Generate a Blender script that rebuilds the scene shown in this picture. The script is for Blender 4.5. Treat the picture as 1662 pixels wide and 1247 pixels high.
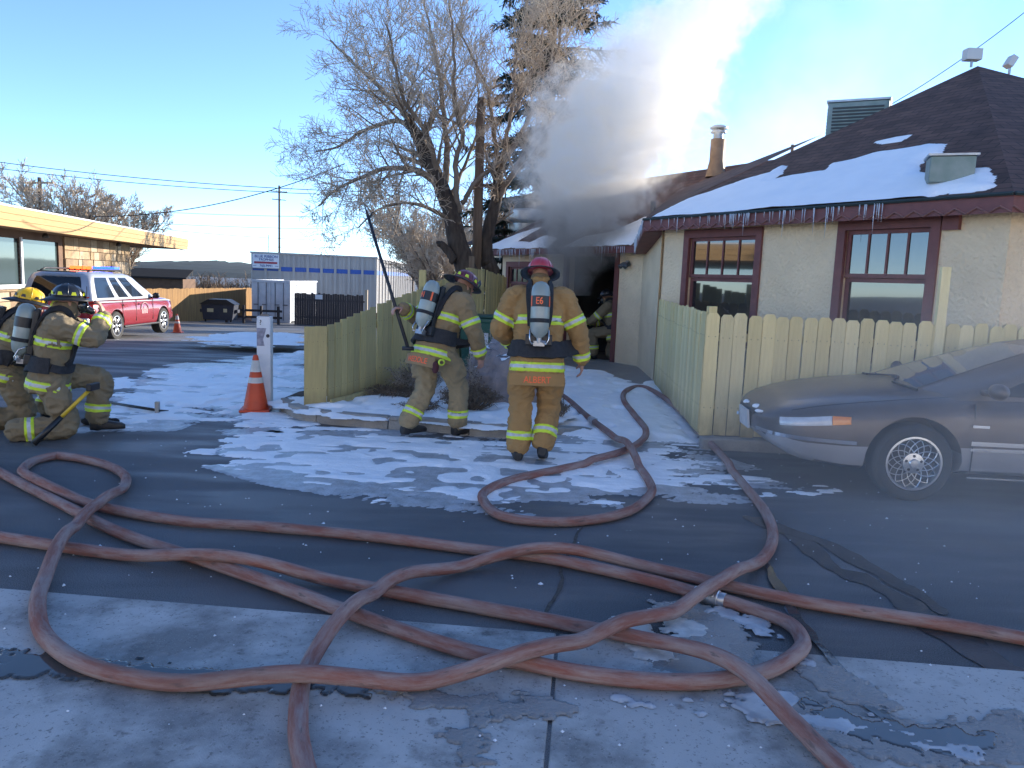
import bpy, bmesh, math, random
import numpy as np
from mathutils import Vector, Matrix, noise, Quaternion
from mathutils.bvhtree import BVHTree

R = math.radians
scene = bpy.context.scene
COL = scene.collection
for _o in list(bpy.data.objects):
    bpy.data.objects.remove(_o)

# ------------------------------------------------------------------ camera
EYE = 1.69
PITCH = math.atan((623.5 - 456.0) / 1248.0)
ROLL = R(2.2)
_f = Vector((0, math.cos(PITCH), -math.sin(PITCH)))
_r0 = Vector((1, 0, 0)); _u0 = _r0.cross(_f)
_r = _r0 * math.cos(ROLL) + _u0 * math.sin(ROLL)
_u = _u0 * math.cos(ROLL) - _r0 * math.sin(ROLL)
cam_data = bpy.data.cameras.new('camera')
cam = bpy.data.objects.new('camera', cam_data); COL.objects.link(cam)
cam.matrix_world = Matrix(((_r.x, _u.x, -_f.x, 0), (_r.y, _u.y, -_f.y, 0), (_r.z, _u.z, -_f.z, EYE), (0, 0, 0, 1)))
cam_data.sensor_width = 36.0
cam_data.lens = 36.0 * 1248.0 / 1662.0
cam_data.clip_start = 0.05; cam_data.clip_end = 6000
scene.camera = cam

# ------------------------------------------------------------------ sky, sun, exposure
SUN_AZ = math.atan2(0.788, 0.616)         # clockwise from +Y
SUN_EL = R(15.5)
world = bpy.data.worlds.new('World'); scene.world = world; world.use_nodes = True
_nt = world.node_tree
_bg = _nt.nodes['Background']
_sky = _nt.nodes.new('ShaderNodeTexSky'); _sky.sky_type = 'NISHITA'; _sky.sun_disc = False
_sky.sun_elevation = SUN_EL; _sky.sun_rotation = SUN_AZ
_sky.altitude = 3000; _sky.air_density = 0.8; _sky.dust_density = 0.1; _sky.ozone_density = 3.0
_nt.links.new(_sky.outputs[0], _bg.inputs[0]); _bg.inputs[1].default_value = 0.15
sun_data = bpy.data.lights.new('sun', 'SUN'); sun_data.energy = 4.0; sun_data.angle = R(0.53); sun_data.color = (1, 0.90, 0.76)
sun = bpy.data.objects.new('sun', sun_data); COL.objects.link(sun)
_sd = Vector((math.sin(SUN_AZ) * math.cos(SUN_EL), math.cos(SUN_AZ) * math.cos(SUN_EL), math.sin(SUN_EL)))
sun.rotation_euler = _sd.to_track_quat('Z', 'Y').to_euler()
scene.view_settings.view_transform = 'Standard'; scene.view_settings.look = 'None'
scene.view_settings.gamma = 1.0; scene.view_settings.exposure = 1.55
scene.view_settings.use_curve_mapping = False
scene.render.engine = 'CYCLES'
scene.cycles.use_denoising = True
scene.cycles.max_bounces = 6; scene.cycles.diffuse_bounces = 3; scene.cycles.glossy_bounces = 3
scene.cycles.transmission_bounces = 4; scene.cycles.transparent_max_bounces = 8; scene.cycles.volume_bounces = 4
scene.cycles.sample_clamp_indirect = 6.0
scene.cycles.volume_step_rate = 1.0; scene.cycles.volume_max_steps = 256

# ------------------------------------------------------------------ materials
MATS = {}
def mat(name, c, c2=None, scale=6.0, rough=0.7, metal=0.0, bump=0.0, bscale=None, detail=4.0, coat=0.0,
        stretch=(1, 1, 1), lo=0.35, hi=0.65, emit=None, estr=0.0, alpha=None, trans=0.0, rough2=None, spec=None, ior=None):
    if name in MATS: return MATS[name]
    m = bpy.data.materials.new(name); m.use_nodes = True
    nt = m.node_tree; n = nt.nodes; L = nt.links
    b = n['Principled BSDF']
    b.inputs['Base Color'].default_value = (*c, 1); b.inputs['Roughness'].default_value = rough
    b.inputs['Metallic'].default_value = metal
    if coat: b.inputs['Coat Weight'].default_value = coat; b.inputs['Coat Roughness'].default_value = 0.06
    if trans: b.inputs['Transmission Weight'].default_value = trans
    if spec is not None: b.inputs['Specular IOR Level'].default_value = spec
    if ior: b.inputs['IOR'].default_value = ior
    if emit: b.inputs['Emission Color'].default_value = (*emit, 1); b.inputs['Emission Strength'].default_value = estr
    if alpha is not None: b.inputs['Alpha'].default_value = alpha
    if c2 is not None or bump:
        tc = n.new('ShaderNodeTexCoord'); mp = n.new('ShaderNodeMapping')
        mp.inputs['Scale'].default_value = stretch
        L.new(tc.outputs['Object'], mp.inputs['Vector'])
        if c2 is not None:
            no = n.new('ShaderNodeTexNoise'); no.inputs['Scale'].default_value = scale; no.inputs['Detail'].default_value = detail
            L.new(mp.outputs[0], no.inputs['Vector'])
            rp = n.new('ShaderNodeMapRange'); rp.inputs[1].default_value = lo; rp.inputs[2].default_value = hi
            L.new(no.outputs[0], rp.inputs[0])
            mx = n.new('ShaderNodeMix'); mx.data_type = 'RGBA'
            mx.inputs[6].default_value = (*c, 1); mx.inputs[7].default_value = (*c2, 1)
            L.new(rp.outputs[0], mx.inputs[0]); L.new(mx.outputs[2], b.inputs['Base Color'])
            if rough2 is not None:
                rr = n.new('ShaderNodeMapRange'); rr.inputs[3].default_value = rough; rr.inputs[4].default_value = rough2
                L.new(rp.outputs[0], rr.inputs[0]); L.new(rr.outputs[0], b.inputs['Roughness'])
        if bump:
            nb = n.new('ShaderNodeTexNoise'); nb.inputs['Scale'].default_value = bscale or scale * 4; nb.inputs['Detail'].default_value = 6
            L.new(mp.outputs[0], nb.inputs['Vector'])
            bp = n.new('ShaderNodeBump'); bp.inputs['Strength'].default_value = min(1.0, bump); bp.inputs['Distance'].default_value = 0.02
            L.new(nb.outputs[0], bp.inputs['Height']); L.new(bp.outputs[0], b.inputs['Normal'])
    MATS[name] = m
    return m

# ------------------------------------------------------------------ mesh builder
class MB:
    def __init__(self): self.v = []; self.f = []; self.m = []
    def add(self, vs, fs, mi=0):
        o = len(self.v); self.v += [tuple(p) for p in vs]
        for q in fs: self.f.append(tuple(i + o for i in q)); self.m.append(mi)
        return o
    def box(self, c, s, rot=None, mi=0):
        x, y, z = s[0] / 2, s[1] / 2, s[2] / 2
        P = [Vector(p) for p in ((-x,-y,-z),(x,-y,-z),(x,y,-z),(-x,y,-z),(-x,-y,z),(x,-y,z),(x,y,z),(-x,y,z))]
        if rot is not None: P = [rot @ p for p in P]
        c = Vector(c)
        self.add([p + c for p in P], [(3,2,1,0),(4,5,6,7),(0,1,5,4),(1,2,6,5),(2,3,7,6),(3,0,4,7)], mi)
        return self
    def prism(self, poly, axis_from, axis_to, mi=0):
        """poly: list of 3D points (planar), swept by vector."""
        a = Vector(axis_from); d = Vector(axis_to) - a; n = len(poly)
        P = [Vector(p) for p in poly]
        vs = P + [p + d for p in P]
        fs = [tuple(range(n - 1, -1, -1)), tuple(range(n, 2 * n))] + [(i, (i + 1) % n, (i + 1) % n + n, i + n) for i in range(n)]
        self.add(vs, fs, mi); return self
    def frame_at(self, d):
        d = d.normalized()
        a = Vector((0, 0, 1)) if abs(d.z) < 0.9 else Vector((1, 0, 0))
        s = d.cross(a).normalized(); t = s.cross(d).normalized()
        return s, t
    def tube(self, pts, rad, n=8, mi=0, caps=True, closed=False):
        P = [Vector(p) for p in pts]; k = len(P)
        if not hasattr(rad, '__len__'): rad = [rad] * k
        rings = []; s = None
        for i, p in enumerate(P):
            if closed: d = P[(i + 1) % k] - P[i - 1]
            else: d = P[min(i + 1, k - 1)] - P[max(i - 1, 0)]
            if d.length < 1e-9: d = Vector((0, 0, 1))
            d.normalize()
            if s is None: s, t = self.frame_at(d)
            else:
                s = (s - d * s.dot(d))
                if s.length < 1e-6: s, t = self.frame_at(d)
                s.normalize(); t = d.cross(s)
            t = d.cross(s)
            rings.append([p + (s * math.cos(2 * math.pi * j / n) + t * math.sin(2 * math.pi * j / n)) * rad[i] for j in range(n)])
        self.rings(rings, mi, caps, closed); return self
    def rings(self, rings, mi=0, caps=True, closed=False):
        n = len(rings[0]); k = len(rings)
        vs = [p for r in rings for p in r]; fs = []
        for i in range(k if closed else k - 1):
            a = i * n; b = ((i + 1) % k) * n
            for j in range(n):
                j2 = (j + 1) % n
                fs.append((a + j, a + j2, b + j2, b + j))
        if caps and not closed:
            fs.append(tuple(range(n - 1, -1, -1))); fs.append(tuple(range((k - 1) * n, k * n)))
        self.add(vs, fs, mi); return self
    def cyl(self, a, b, r, r2=None, n=12, mi=0):
        return self.tube([a, b], [r, r if r2 is None else r2], n, mi)
    def lathe(self, prof, origin, axis=(0, 0, 1), n=24, mi=0, caps=False):
        ax = Vector(axis).normalized(); s, t = self.frame_at(ax); o = Vector(origin)
        rings = [[o + ax * h + (s * math.cos(2 * math.pi * j / n) + t * math.sin(2 * math.pi * j / n)) * max(r, 1e-4) for j in range(n)] for r, h in prof]
        self.rings(rings, mi, caps); return self
    def sheet(self, fn, nu, nv, mi=0):
        vs = [fn(i / nu, j / nv) for i in range(nu + 1) for j in range(nv + 1)]
        fs = [(i * (nv + 1) + j, (i + 1) * (nv + 1) + j, (i + 1) * (nv + 1) + j + 1, i * (nv + 1) + j + 1) for i in range(nu) for j in range(nv)]
        self.add(vs, fs, mi); return self
    def mesh(self, name, mats, smooth=False):
        me = bpy.data.meshes.new(name); me.from_pydata(self.v, [], self.f)
        for m in (mats if isinstance(mats, (list, tuple)) else [mats]): me.materials.append(m)
        if any(self.m): me.polygons.foreach_set('material_index', self.m)
        fix_normals(me)
        if smooth: me.polygons.foreach_set('use_smooth', [True] * len(me.polygons))
        me.update(); return me
    def build(self, name, mats, parent=None, smooth=False, loc=None, angle=None):
        me = self.mesh(name, mats, smooth or angle is not None)
        if angle is not None: me.set_sharp_from_angle(angle=R(angle))
        return link(name, me, parent, loc)

def fix_normals(me):
    bm = bmesh.new(); bm.from_mesh(me)
    bmesh.ops.recalc_face_normals(bm, faces=bm.faces); bm.to_mesh(me); bm.free()
def link(name, me, parent=None, loc=None):
    o = bpy.data.objects.new(name, me); COL.objects.link(o)
    if loc is not None: o.location = loc
    if parent is not None: o.parent = parent
    return o
def tag(o, label=None, cat=None, group=None, kind=None):
    if label: o['label'] = label
    if cat: o['category'] = cat
    if group: o['group'] = group
    if kind: o['kind'] = kind
    return o
def empty(name, loc=(0, 0, 0), rz=0.0, label=None, cat=None, group=None):
    o = bpy.data.objects.new(name, None); COL.objects.link(o); o.location = loc; o.rotation_euler = (0, 0, rz)
    o.empty_display_size = 0.2
    return tag(o, label, cat, group)
def dup(o, parent, loc=None, rot=None, scale=None):
    c = o.copy(); COL.objects.link(c); c.parent = parent
    if loc is not None: c.location = loc
    if rot is not None: c.rotation_euler = rot
    if scale is not None: c.scale = scale
    return c
def bevel(o, w=0.01, seg=2):
    b = o.modifiers.new('bevel', 'BEVEL'); b.width = w; b.segments = seg; b.limit_method = 'ANGLE'; b.angle_limit = R(35)
    return o
def evaluated(o):
    dg = bpy.context.evaluated_depsgraph_get(); dg.update()
    return bpy.data.meshes.new_from_object(o.evaluated_get(dg))
def text_mesh(s, size, extrude=0.001, mat_=None, align='CENTER', shear=0.0, xscale=1.0):
    cu = bpy.data.curves.new('text', 'FONT'); cu.body = s; cu.size = size; cu.extrude = extrude
    cu.align_x = align; cu.align_y = 'CENTER'; cu.offset = size * 0.012
    o = bpy.data.objects.new('text', cu); COL.objects.link(o)
    me = evaluated(o); bpy.data.objects.remove(o); bpy.data.curves.remove(cu)
    if xscale != 1.0:
        me.transform(Matrix.Diagonal((xscale, 1, 1, 1)))
    me.materials.clear(); me.materials.append(mat_)
    return me
def frame(o, x, y, z):
    """matrix with given origin and axes"""
    x = Vector(x).normalized(); y = Vector(y).normalized(); z = Vector(z).normalized(); o = Vector(o)
    return Matrix(((x.x, y.x, z.x, o.x), (x.y, y.y, z.y, o.y), (x.z, y.z, z.z, o.z), (0, 0, 0, 1)))
def catmull(P, n):
    P = [np.array(p, float) for p in P]; out = []
    for i in range(len(P) - 1):
        p0 = P[max(i - 1, 0)]; p1 = P[i]; p2 = P[i + 1]; p3 = P[min(i + 2, len(P) - 1)]
        for k in range(n):
            t = k / n
            out.append(0.5 * ((2 * p1) + (-p0 + p2) * t + (2 * p0 - 5 * p1 + 4 * p2 - p3) * t * t + (-p0 + 3 * p1 - 3 * p2 + p3) * t ** 3))
    out.append(P[-1]); return np.array(out)
def fbm(x, y, z=0.0, o=4):
    return noise.fractal(Vector((x, y, z)), 0.9, 2.1, o)
def inpoly(x, y, poly):
    """vectorised signed distance to polygon (positive inside)"""
    x = np.asarray(x); y = np.asarray(y)
    d = np.full(x.shape, 1e9); ins = np.zeros(x.shape, bool); n = len(poly)
    for i in range(n):
        ax, ay = poly[i]; bx, by = poly[(i + 1) % n]
        ex, ey = bx - ax, by - ay; L2 = ex * ex + ey * ey + 1e-12
        t = np.clip(((x - ax) * ex + (y - ay) * ey) / L2, 0, 1)
        d = np.minimum(d, np.hypot(x - ax - t * ex, y - ay - t * ey))
        c = ((ay > y) != (by > y)) & (x < (bx - ax) * (y - ay) / (by - ay + 1e-12) + ax)
        ins ^= c
    return np.where(ins, d, -d)
_rng = np.random.RandomState(5)
_tab = _rng.rand(256, 256)
def vnoise(x, y):
    """cheap vectorised value noise 0..1"""
    xi = np.floor(x).astype(int); yi = np.floor(y).astype(int); fx = x - xi; fy = y - yi
    fx = fx * fx * (3 - 2 * fx); fy = fy * fy * (3 - 2 * fy)
    g = lambda a, b: _tab[a % 256, b % 256]
    return (g(xi, yi) * (1 - fx) + g(xi + 1, yi) * fx) * (1 - fy) + (g(xi, yi + 1) * (1 - fx) + g(xi + 1, yi + 1) * fx) * fy
def vfbm(x, y, o=4):
    s = 0; a = 0.5; t = 0
    for k in range(o):
        s = s + a * vnoise(x * 2 ** k + 17.3 * k, y * 2 ** k + 9.1 * k); t += a; a *= 0.5
    return s / t
def heightfield(name, X, Y, Hh, z0, mats, parent=None, to3d=None, skip=0.0015):
    """closed snow-like sheet: cells where height > 0; to3d maps (x,y,h)->point"""
    ny, nx = X.shape
    keep = Hh > skip
    cell = keep[:-1, :-1] | keep[1:, :-1] | keep[:-1, 1:] | keep[1:, 1:]
    hh = np.where(keep, Hh, -0.004)
    idx = np.full(X.shape, -1); used = np.zeros(X.shape, bool)
    used[:-1, :-1] |= cell; used[1:, :-1] |= cell; used[:-1, 1:] |= cell; used[1:, 1:] |= cell
    ids = np.nonzero(used.ravel())[0]; idx.ravel()[ids] = np.arange(len(ids))
    xs = X.ravel()[ids]; ys = Y.ravel()[ids]; hs = hh.ravel()[ids]
    if to3d is None: V = np.stack([xs, ys, z0 + hs], 1) if not hasattr(z0, 'shape') else np.stack([xs, ys, z0.ravel()[ids] + hs], 1)
    else: V = to3d(xs, ys, hs)
    a = idx[:-1, :-1][cell]; b = idx[:-1, 1:][cell]; c = idx[1:, 1:][cell]; d = idx[1:, :-1][cell]
    Fq = np.stack([a, b, c, d], 1)
    me = bpy.data.meshes.new(name)
    me.vertices.add(len(V)); me.vertices.foreach_set('co', V.ravel())
    me.loops.add(Fq.size); me.loops.foreach_set('vertex_index', Fq.ravel())
    me.polygons.add(len(Fq)); me.polygons.foreach_set('loop_start', np.arange(0, Fq.size, 4)); 
    me.polygons.foreach_set('use_smooth', [True] * len(Fq))
    me.update(); me.validate()
    for m in (mats if isinstance(mats, (list, tuple)) else [mats]): me.materials.append(m)
    return link(name, me, parent)

# ------------------------------------------------------------------ ground
def gz(y):
    return 0.0 if y < 14 else (-1.5 * (y - 14) / 33 if y < 47 else -1.5)

def asphalt_material():
    m = bpy.data.materials.new('asphalt'); m.use_nodes = True; nt = m.node_tree; n = nt.nodes; L = nt.links
    b = n['Principled BSDF']; tc = n.new('ShaderNodeTexCoord')
    def noi(s, d=4, st=None):
        q = n.new('ShaderNodeTexNoise'); q.inputs['Scale'].default_value = s; q.inputs['Detail'].default_value = d
        if st:
            mp = n.new('ShaderNodeMapping'); mp.inputs['Scale'].default_value = st; L.new(tc.outputs['Object'], mp.inputs[0]); L.new(mp.outputs[0], q.inputs['Vector'])
        else: L.new(tc.outputs['Object'], q.inputs['Vector'])
        return q
    fine = noi(170, 3); big = noi(0.5, 5); streak = noi(1.3, 5, (0.35, 1.6, 1))
    r1 = n.new('ShaderNodeValToRGB'); r1.color_ramp.elements[0].position = .35; r1.color_ramp.elements[1].position = .7
    r1.color_ramp.elements[0].color = (.058, .061, .066, 1); r1.color_ramp.elements[1].color = (.22, .225, .232, 1)
    L.new(fine.outputs[0], r1.inputs[0])
    mx = n.new('ShaderNodeMix'); mx.data_type = 'RGBA'; mx.blend_type = 'MULTIPLY'; mx.inputs[0].default_value = 1
    r2 = n.new('ShaderNodeValToRGB'); r2.color_ramp.elements[0].position = .36; r2.color_ramp.elements[1].position = .66
    r2.color_ramp.elements[0].color = (.62, .62, .63, 1); r2.color_ramp.elements[1].color = (1.15, 1.15, 1.15, 1)
    L.new(big.outputs[0], r2.inputs[0]); L.new(r1.outputs[0], mx.inputs[6]); L.new(r2.outputs[0], mx.inputs[7])
    # pale dust and salt specks
    sp = noi(60, 2); rs = n.new('ShaderNodeValToRGB'); rs.color_ramp.elements[0].position = .70; rs.color_ramp.elements[1].position = .76
    rs.color_ramp.elements[0].color = (0, 0, 0, 1); rs.color_ramp.elements[1].color = (.5, .5, .5, 1); L.new(sp.outputs[0], rs.inputs[0])
    m2 = n.new('ShaderNodeMix'); m2.data_type = 'RGBA'; m2.inputs[7].default_value = (.22, .22, .23, 1)
    L.new(rs.outputs[0], m2.inputs[0]); L.new(mx.outputs[2], m2.inputs[6]); L.new(m2.outputs[2], b.inputs['Base Color'])
    rr = n.new('ShaderNodeMapRange'); rr.inputs[1].default_value = .42; rr.inputs[2].default_value = .60; rr.inputs[3].default_value = .50; rr.inputs[4].default_value = .92
    L.new(streak.outputs[0], rr.inputs[0]); L.new(rr.outputs[0], b.inputs['Roughness'])
    bp = n.new('ShaderNodeBump'); bp.inputs['Strength'].default_value = .55; bp.inputs['Distance'].default_value = .006
    L.new(fine.outputs[0], bp.inputs['Height']); L.new(bp.outputs[0], b.inputs['Normal'])
    return m
M_ASPH = asphalt_material()
mb = MB()
xs = [-1500, -400, -150, -60, -30, -15, 0, 15, 30, 60, 150, 400, 1500]
ys = [-200, -30, -5, 2, 6, 10, 14, 24, 36, 47, 70, 150, 600, 2500]
mb.sheet(lambda u, v: (xs[round(u * 12)], ys[round(v * 13)], gz(ys[round(v * 13)]) - (0 if ys[round(v * 13)] < 100 else 6)), 12, 13)
ground = tag(mb.build('ground', M_ASPH, smooth=True), kind='structure')

# concrete apron: separate slabs with open joints
M_CONC = mat('concrete', (.50, .50, .49), (.34, .34, .34), scale=1.6, rough=.75, bump=.16, bscale=150, detail=9, lo=.34, hi=.68, rough2=.5)
_n = M_CONC.node_tree.nodes; _l = M_CONC.node_tree.links
_g = _n.new('ShaderNodeNewGeometry')
def _stain(sc, lo, hi, col, fac, det=7):
    no = _n.new('ShaderNodeTexNoise'); no.inputs['Scale'].default_value = sc; no.inputs['Detail'].default_value = det; no.inputs['Roughness'].default_value = .65; _l.new(_g.outputs['Position'], no.inputs['Vector'])
    mr = _n.new('ShaderNodeMapRange'); mr.inputs[1].default_value = lo; mr.inputs[2].default_value = hi; mr.inputs[4].default_value = fac; _l.new(no.outputs[0], mr.inputs[0])
    mx = _n.new('ShaderNodeMix'); mx.data_type = 'RGBA'; b = _n['Principled BSDF']; src = b.inputs['Base Color'].links[0].from_socket
    _l.new(mr.outputs[0], mx.inputs[0]); _l.new(src, mx.inputs[6]); mx.inputs[7].default_value = (*col, 1); _l.new(mx.outputs[2], b.inputs['Base Color'])
_stain(1.1, .48, .62, (.15, .15, .148), .85); _stain(2.7, .55, .68, (.10, .098, .095), .6); _stain(9, .62, .72, (.06, .055, .05), .6, 3); _stain(60, .60, .68, (.10, .10, .10), .6, 2); _stain(140, .64, .72, (.45, .44, .42), .5, 1)
apron = tag(empty('concrete_apron', (0, 3.565, 0)), kind='structure')
ang = math.atan2(-.47, 4.98)
rot = Matrix.Rotation(ang, 3, 'Z')
joints_x = [-9.6, -6.4, -3.1, .27, 3.5, 6.7, 9.9]
for i in range(len(joints_x) - 1):
    for j in range(3):
        a, b = joints_x[i] + .008, joints_x[i + 1] - .008
        y1 = -j * 3.05 - .008; y0 = -(j + 1) * 3.05 + .008
        s = MB(); s.box((0, 0, -.06), (b - a, y1 - y0, .136), None)
        o = s.build('slab', M_CONC, apron); bevel(o, .008, 2)
        o.location = rot @ Vector(((a + b) / 2, (y0 + y1) / 2, .0 + random.Random(i * 3 + j).uniform(-.002, .003)))
        o.rotation_euler = (0, 0, ang)
TOPC = .012

# puddles, wet streaks, stains (each has its own ragged outline)
M_WATER = mat('standing_water', (.05, .055, .06), rough=.03, spec=.6, bump=.06, bscale=9)
M_WET = mat('wet_asphalt', (.05, .051, .053), (.075, .076, .078), scale=5, rough=.22, bump=.35, bscale=120)
M_WETC = mat('wet_concrete', (.20, .20, .20), (.27, .27, .268), scale=4, rough=.16, bump=.3, bscale=80, rough2=.4)
M_ICE = mat('thin_ice', (.30, .33, .37), (.46, .49, .53), scale=7, rough=.18, bump=.15, bscale=30)
M_PAINT = mat('worn_white_paint', (.62, .62, .60), (.40, .40, .39), scale=14, rough=.7, bump=.3, bscale=90)
M_DIRT = mat('road_grit', (.05, .043, .038), (.10, .09, .08), scale=30, rough=.9, bump=.6, bscale=90)
def ragged(name, poly, z, m, amp=.05, seed=0, step=.05, label=None):
    pts = []; n = len(poly)
    for i in range(n):
        a = np.array(poly[i]); b = np.array(poly[(i + 1) % n]); k = max(1, int(np.hypot(*(b - a)) / step))
        for q in range(k):
            p = a + (b - a) * q / k
            w = noise.noise_vector(Vector((p[0] * 3.1, p[1] * 5.3, seed * 7.7))) + 0.5 * noise.noise_vector(Vector((p[0] * 11, p[1] * 17, seed)))
            pts.append((p[0] + w.x * amp, p[1] + w.y * amp * .6))
    me = bpy.data.meshes.new(name); bm = bmesh.new()
    vs = [bm.verts.new((x, y, z)) for x, y in pts]; f = bm.faces.new(vs)
    bmesh.ops.triangulate(bm, faces=[f]); bmesh.ops.recalc_face_normals(bm, faces=bm.faces)
    for f in bm.faces:
        if f.normal.z < 0: f.normal_flip()
    bm.to_mesh(me); bm.free(); me.materials.append(m)
    return tag(link(name, me), kind='structure')
def streak(name, path, w, z, m, amp=.03, seed=0):
    P = catmull(path, 8); L = []; Rr = []
    for i, p in enumerate(P):
        d = P[min(i + 1, len(P) - 1)] - P[max(i - 1, 0)]; d = d / (np.hypot(*d) + 1e-9); nrm = np.array((-d[1], d[0]))
        ww = w * (.45 + .9 * vnoise(np.array(i * .35 + seed * 9.), np.array(seed * 3.3))) * min(1, (i + 1) / 3, (len(P) - i) / 3)
        L.append(tuple(p + nrm * ww)); Rr.append(tuple(p - nrm * ww))
    return ragged(name, L + Rr[::-1], z, m, amp, seed)
WETS = []
# runoff from the car across the lot
streak('wet_streak', [(1.77, 5.62), (2.01, 5.19), (2.04, 4.61), (2.18, 4.33), (2.24, 4.03), (2.28, 3.64), (2.32, 3.22)], .10, .005, M_WET, .05, 1)
streak('wet_streak', [(1.88, 5.45), (2.14, 5.08), (2.26, 4.69), (2.34, 4.30), (2.39, 3.93)], .06, .0062, M_WET, .04, 2)
streak('wet_streak', [(1.62, 4.62), (1.55, 4.05), (1.52, 3.57), (1.53, 3.17), (1.56, 2.84), (1.71, 2.63)], .030, .0172, M_WATER, .02, 3)
WETS.append(([(0.98, 3.03), (1.10, 3.09), (1.25, 3.00), (1.44, 2.85), (1.71, 2.81), (2.14, 2.95), (1.95, 2.65), (1.68, 2.59), (1.40, 2.65), (1.23, 2.74), (1.06, 2.87)], M_WETC, 21))
WETS.append(([(1.29, 2.95), (1.43, 2.83), (1.64, 2.76), (1.88, 2.76), (1.77, 2.66), (1.53, 2.69), (1.36, 2.77)], M_WATER, 22))
WETS.append(([(1.35, 3.42), (1.44, 3.30), (1.59, 3.07), (1.60, 2.98), (1.46, 3.01), (1.37, 3.17)], M_WETC, 23))
WETS.append(([(-2.18, 3.14), (-1.92, 3.12), (-1.59, 3.05), (-1.24, 3.02), (-0.85, 3.00), (-0.44, 3.01), (-0.53, 2.93), (-0.82, 2.91), (-1.20, 2.92), (-1.59, 2.95), (-1.90, 2.96), (-2.06, 2.96)], M_WATER, 24))
WETS.append(([(-0.25, 2.66), (-0.15, 2.69), (-0.05, 2.82), (0.00, 2.77), (-0.04, 2.65), (-0.05, 2.48), (-0.15, 2.48), (-0.13, 2.59)], M_WETC, 25))
WETS.append(([(-0.44, 2.97), (-0.13, 2.92), (0.22, 2.88), (0.27, 2.84), (-0.02, 2.79), (-0.30, 2.89)], M_WETC, 26))
WETS.append(([(0.80, 3.94), (1.06, 3.93), (1.15, 3.75), (1.22, 3.49), (1.12, 3.33), (0.83, 3.19), (0.69, 3.29), (0.82, 3.52), (0.97, 3.66)], M_WETC, 27))
streak('asphalt_crack', [(0.53, 5.18), (0.42, 4.77), (0.33, 4.38), (0.34, 4.20), (0.24, 3.85), (0.20, 3.66)], .012, .004, M_DIRT, .02, 15)
streak('asphalt_crack', [(1.52, 3.97), (1.52, 3.78), (1.54, 3.44)], .010, .0042, M_ICE, .015, 16)
# loose bits of ice and gravel thrown on the lot
M_ICEBIT = mat('ice_bits', (.70, .74, .80), rough=.35)
rnd = random.Random(3); bits = MB()
for k in range(420):
    x = rnd.uniform(-4.5, 3.2); y = 2.6 + 6.5 * rnd.random() ** 1.3; r = rnd.uniform(.003, .010) * (1.8 if rnd.random() < .08 else 1)
    o_ = len(bits.v)
    vs = [(x + r * rnd.uniform(.6, 1.2) * math.cos(a), y + r * rnd.uniform(.6, 1.2) * math.sin(a), .004 if y > 3.6 else .013) for a in (0, 1.57, 3.14, 4.71)] + [(x, y, (.004 if y > 3.6 else .013) + r * .8)]
    bits.add(vs, [(0, 1, 4), (1, 2, 4), (2, 3, 4), (3, 0, 4)])
tag(bits.build('ice_crumbs', M_ICEBIT), 'small white ice crumbs scattered over the dark lot', 'ice', kind='stuff')

# ------------------------------------------------------------------ raised bed with kerb
M_KERB = mat('kerb_concrete', (.36, .34, .31), (.25, .24, .225), scale=5, rough=.85, bump=.6, bscale=45)
M_SNOW = mat('snow', (.93, .94, .95), (.88, .90, .92), scale=3, rough=.55, bump=.35, bscale=26)
M_SOIL = mat('soil', (.045, .032, .024), (.08, .06, .045), scale=14, rough=.95, bump=.9, bscale=40)
kerb_pts = [(-2.89, 9.42), (-2.59, 8.88), (-2.16, 8.58), (-1.42, 8.39), (-0.87, 8.33), (0.02, 8.16), (0.98, 8.76)]
kp = catmull([(x, y) for x, y in kerb_pts], 10)
bed_back = [(.45, 9.6), (.7, 11.0), (.8, 12.5), (.5, 14.6), (-.8, 16.5), (-1.6, 14.5), (-2.2, 11.5), (-2.85, 10.2)]
bed_outline = [tuple(p) for p in kp[:-15]] + bed_back
bed = MB()
BZ = .14
def bed_top(name):
    me = bpy.data.meshes.new(name); bm = bmesh.new()
    vs = [bm.verts.new((x, y, BZ - .03)) for x, y in bed_outline]; f = bm.faces.new(vs)
    if f.normal.z < 0: f.normal_flip()
    bmesh.ops.triangulate(bm, faces=[f]); bm.to_mesh(me); bm.free(); me.materials.append(M_SOIL)
    return tag(link(name, me), kind='structure')
bed_top('planting_bed')
kerb = tag(empty('kerb', (kp[0][0], kp[0][1], 0)), kind='structure')
# kerb stones as separate lengths
seg_breaks = [0, 7, 19, 31, 45, 60]
for a, b in zip(seg_breaks[:-1], seg_breaks[1:]):
    b = min(b, len(kp) - 1)
    pts = kp[a:b + 1]; rings = []
    for i, p in enumerate(pts):
        gi = a + i; d = kp[min(gi + 1, len(kp) - 1)] - kp[max(gi - 1, 0)]; d /= np.hypot(*d); nrm = np.array((-d[1], d[0]))
        sh = 0.006 * d * (1 if i == 0 else (-1 if i == len(pts) - 1 else 0))
        hh = BZ * (1.0 if gi < len(kp) - 12 else max(.08, 1 - (gi - (len(kp) - 12)) / 12 * .9))
        pr = [(0, -.05), (.012, hh * .8), (.035, hh), (.16, hh), (.16, -.05)]
        rings.append([Vector((p[0] + sh[0] + nrm[0] * q, p[1] + sh[1] + nrm[1] * q, z)) for q, z in pr])
    s = MB(); s.rings(rings); s.build('kerb_stone', M_KERB, kerb, loc=(-kp[0][0], -kp[0][1], 0), angle=40)
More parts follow.
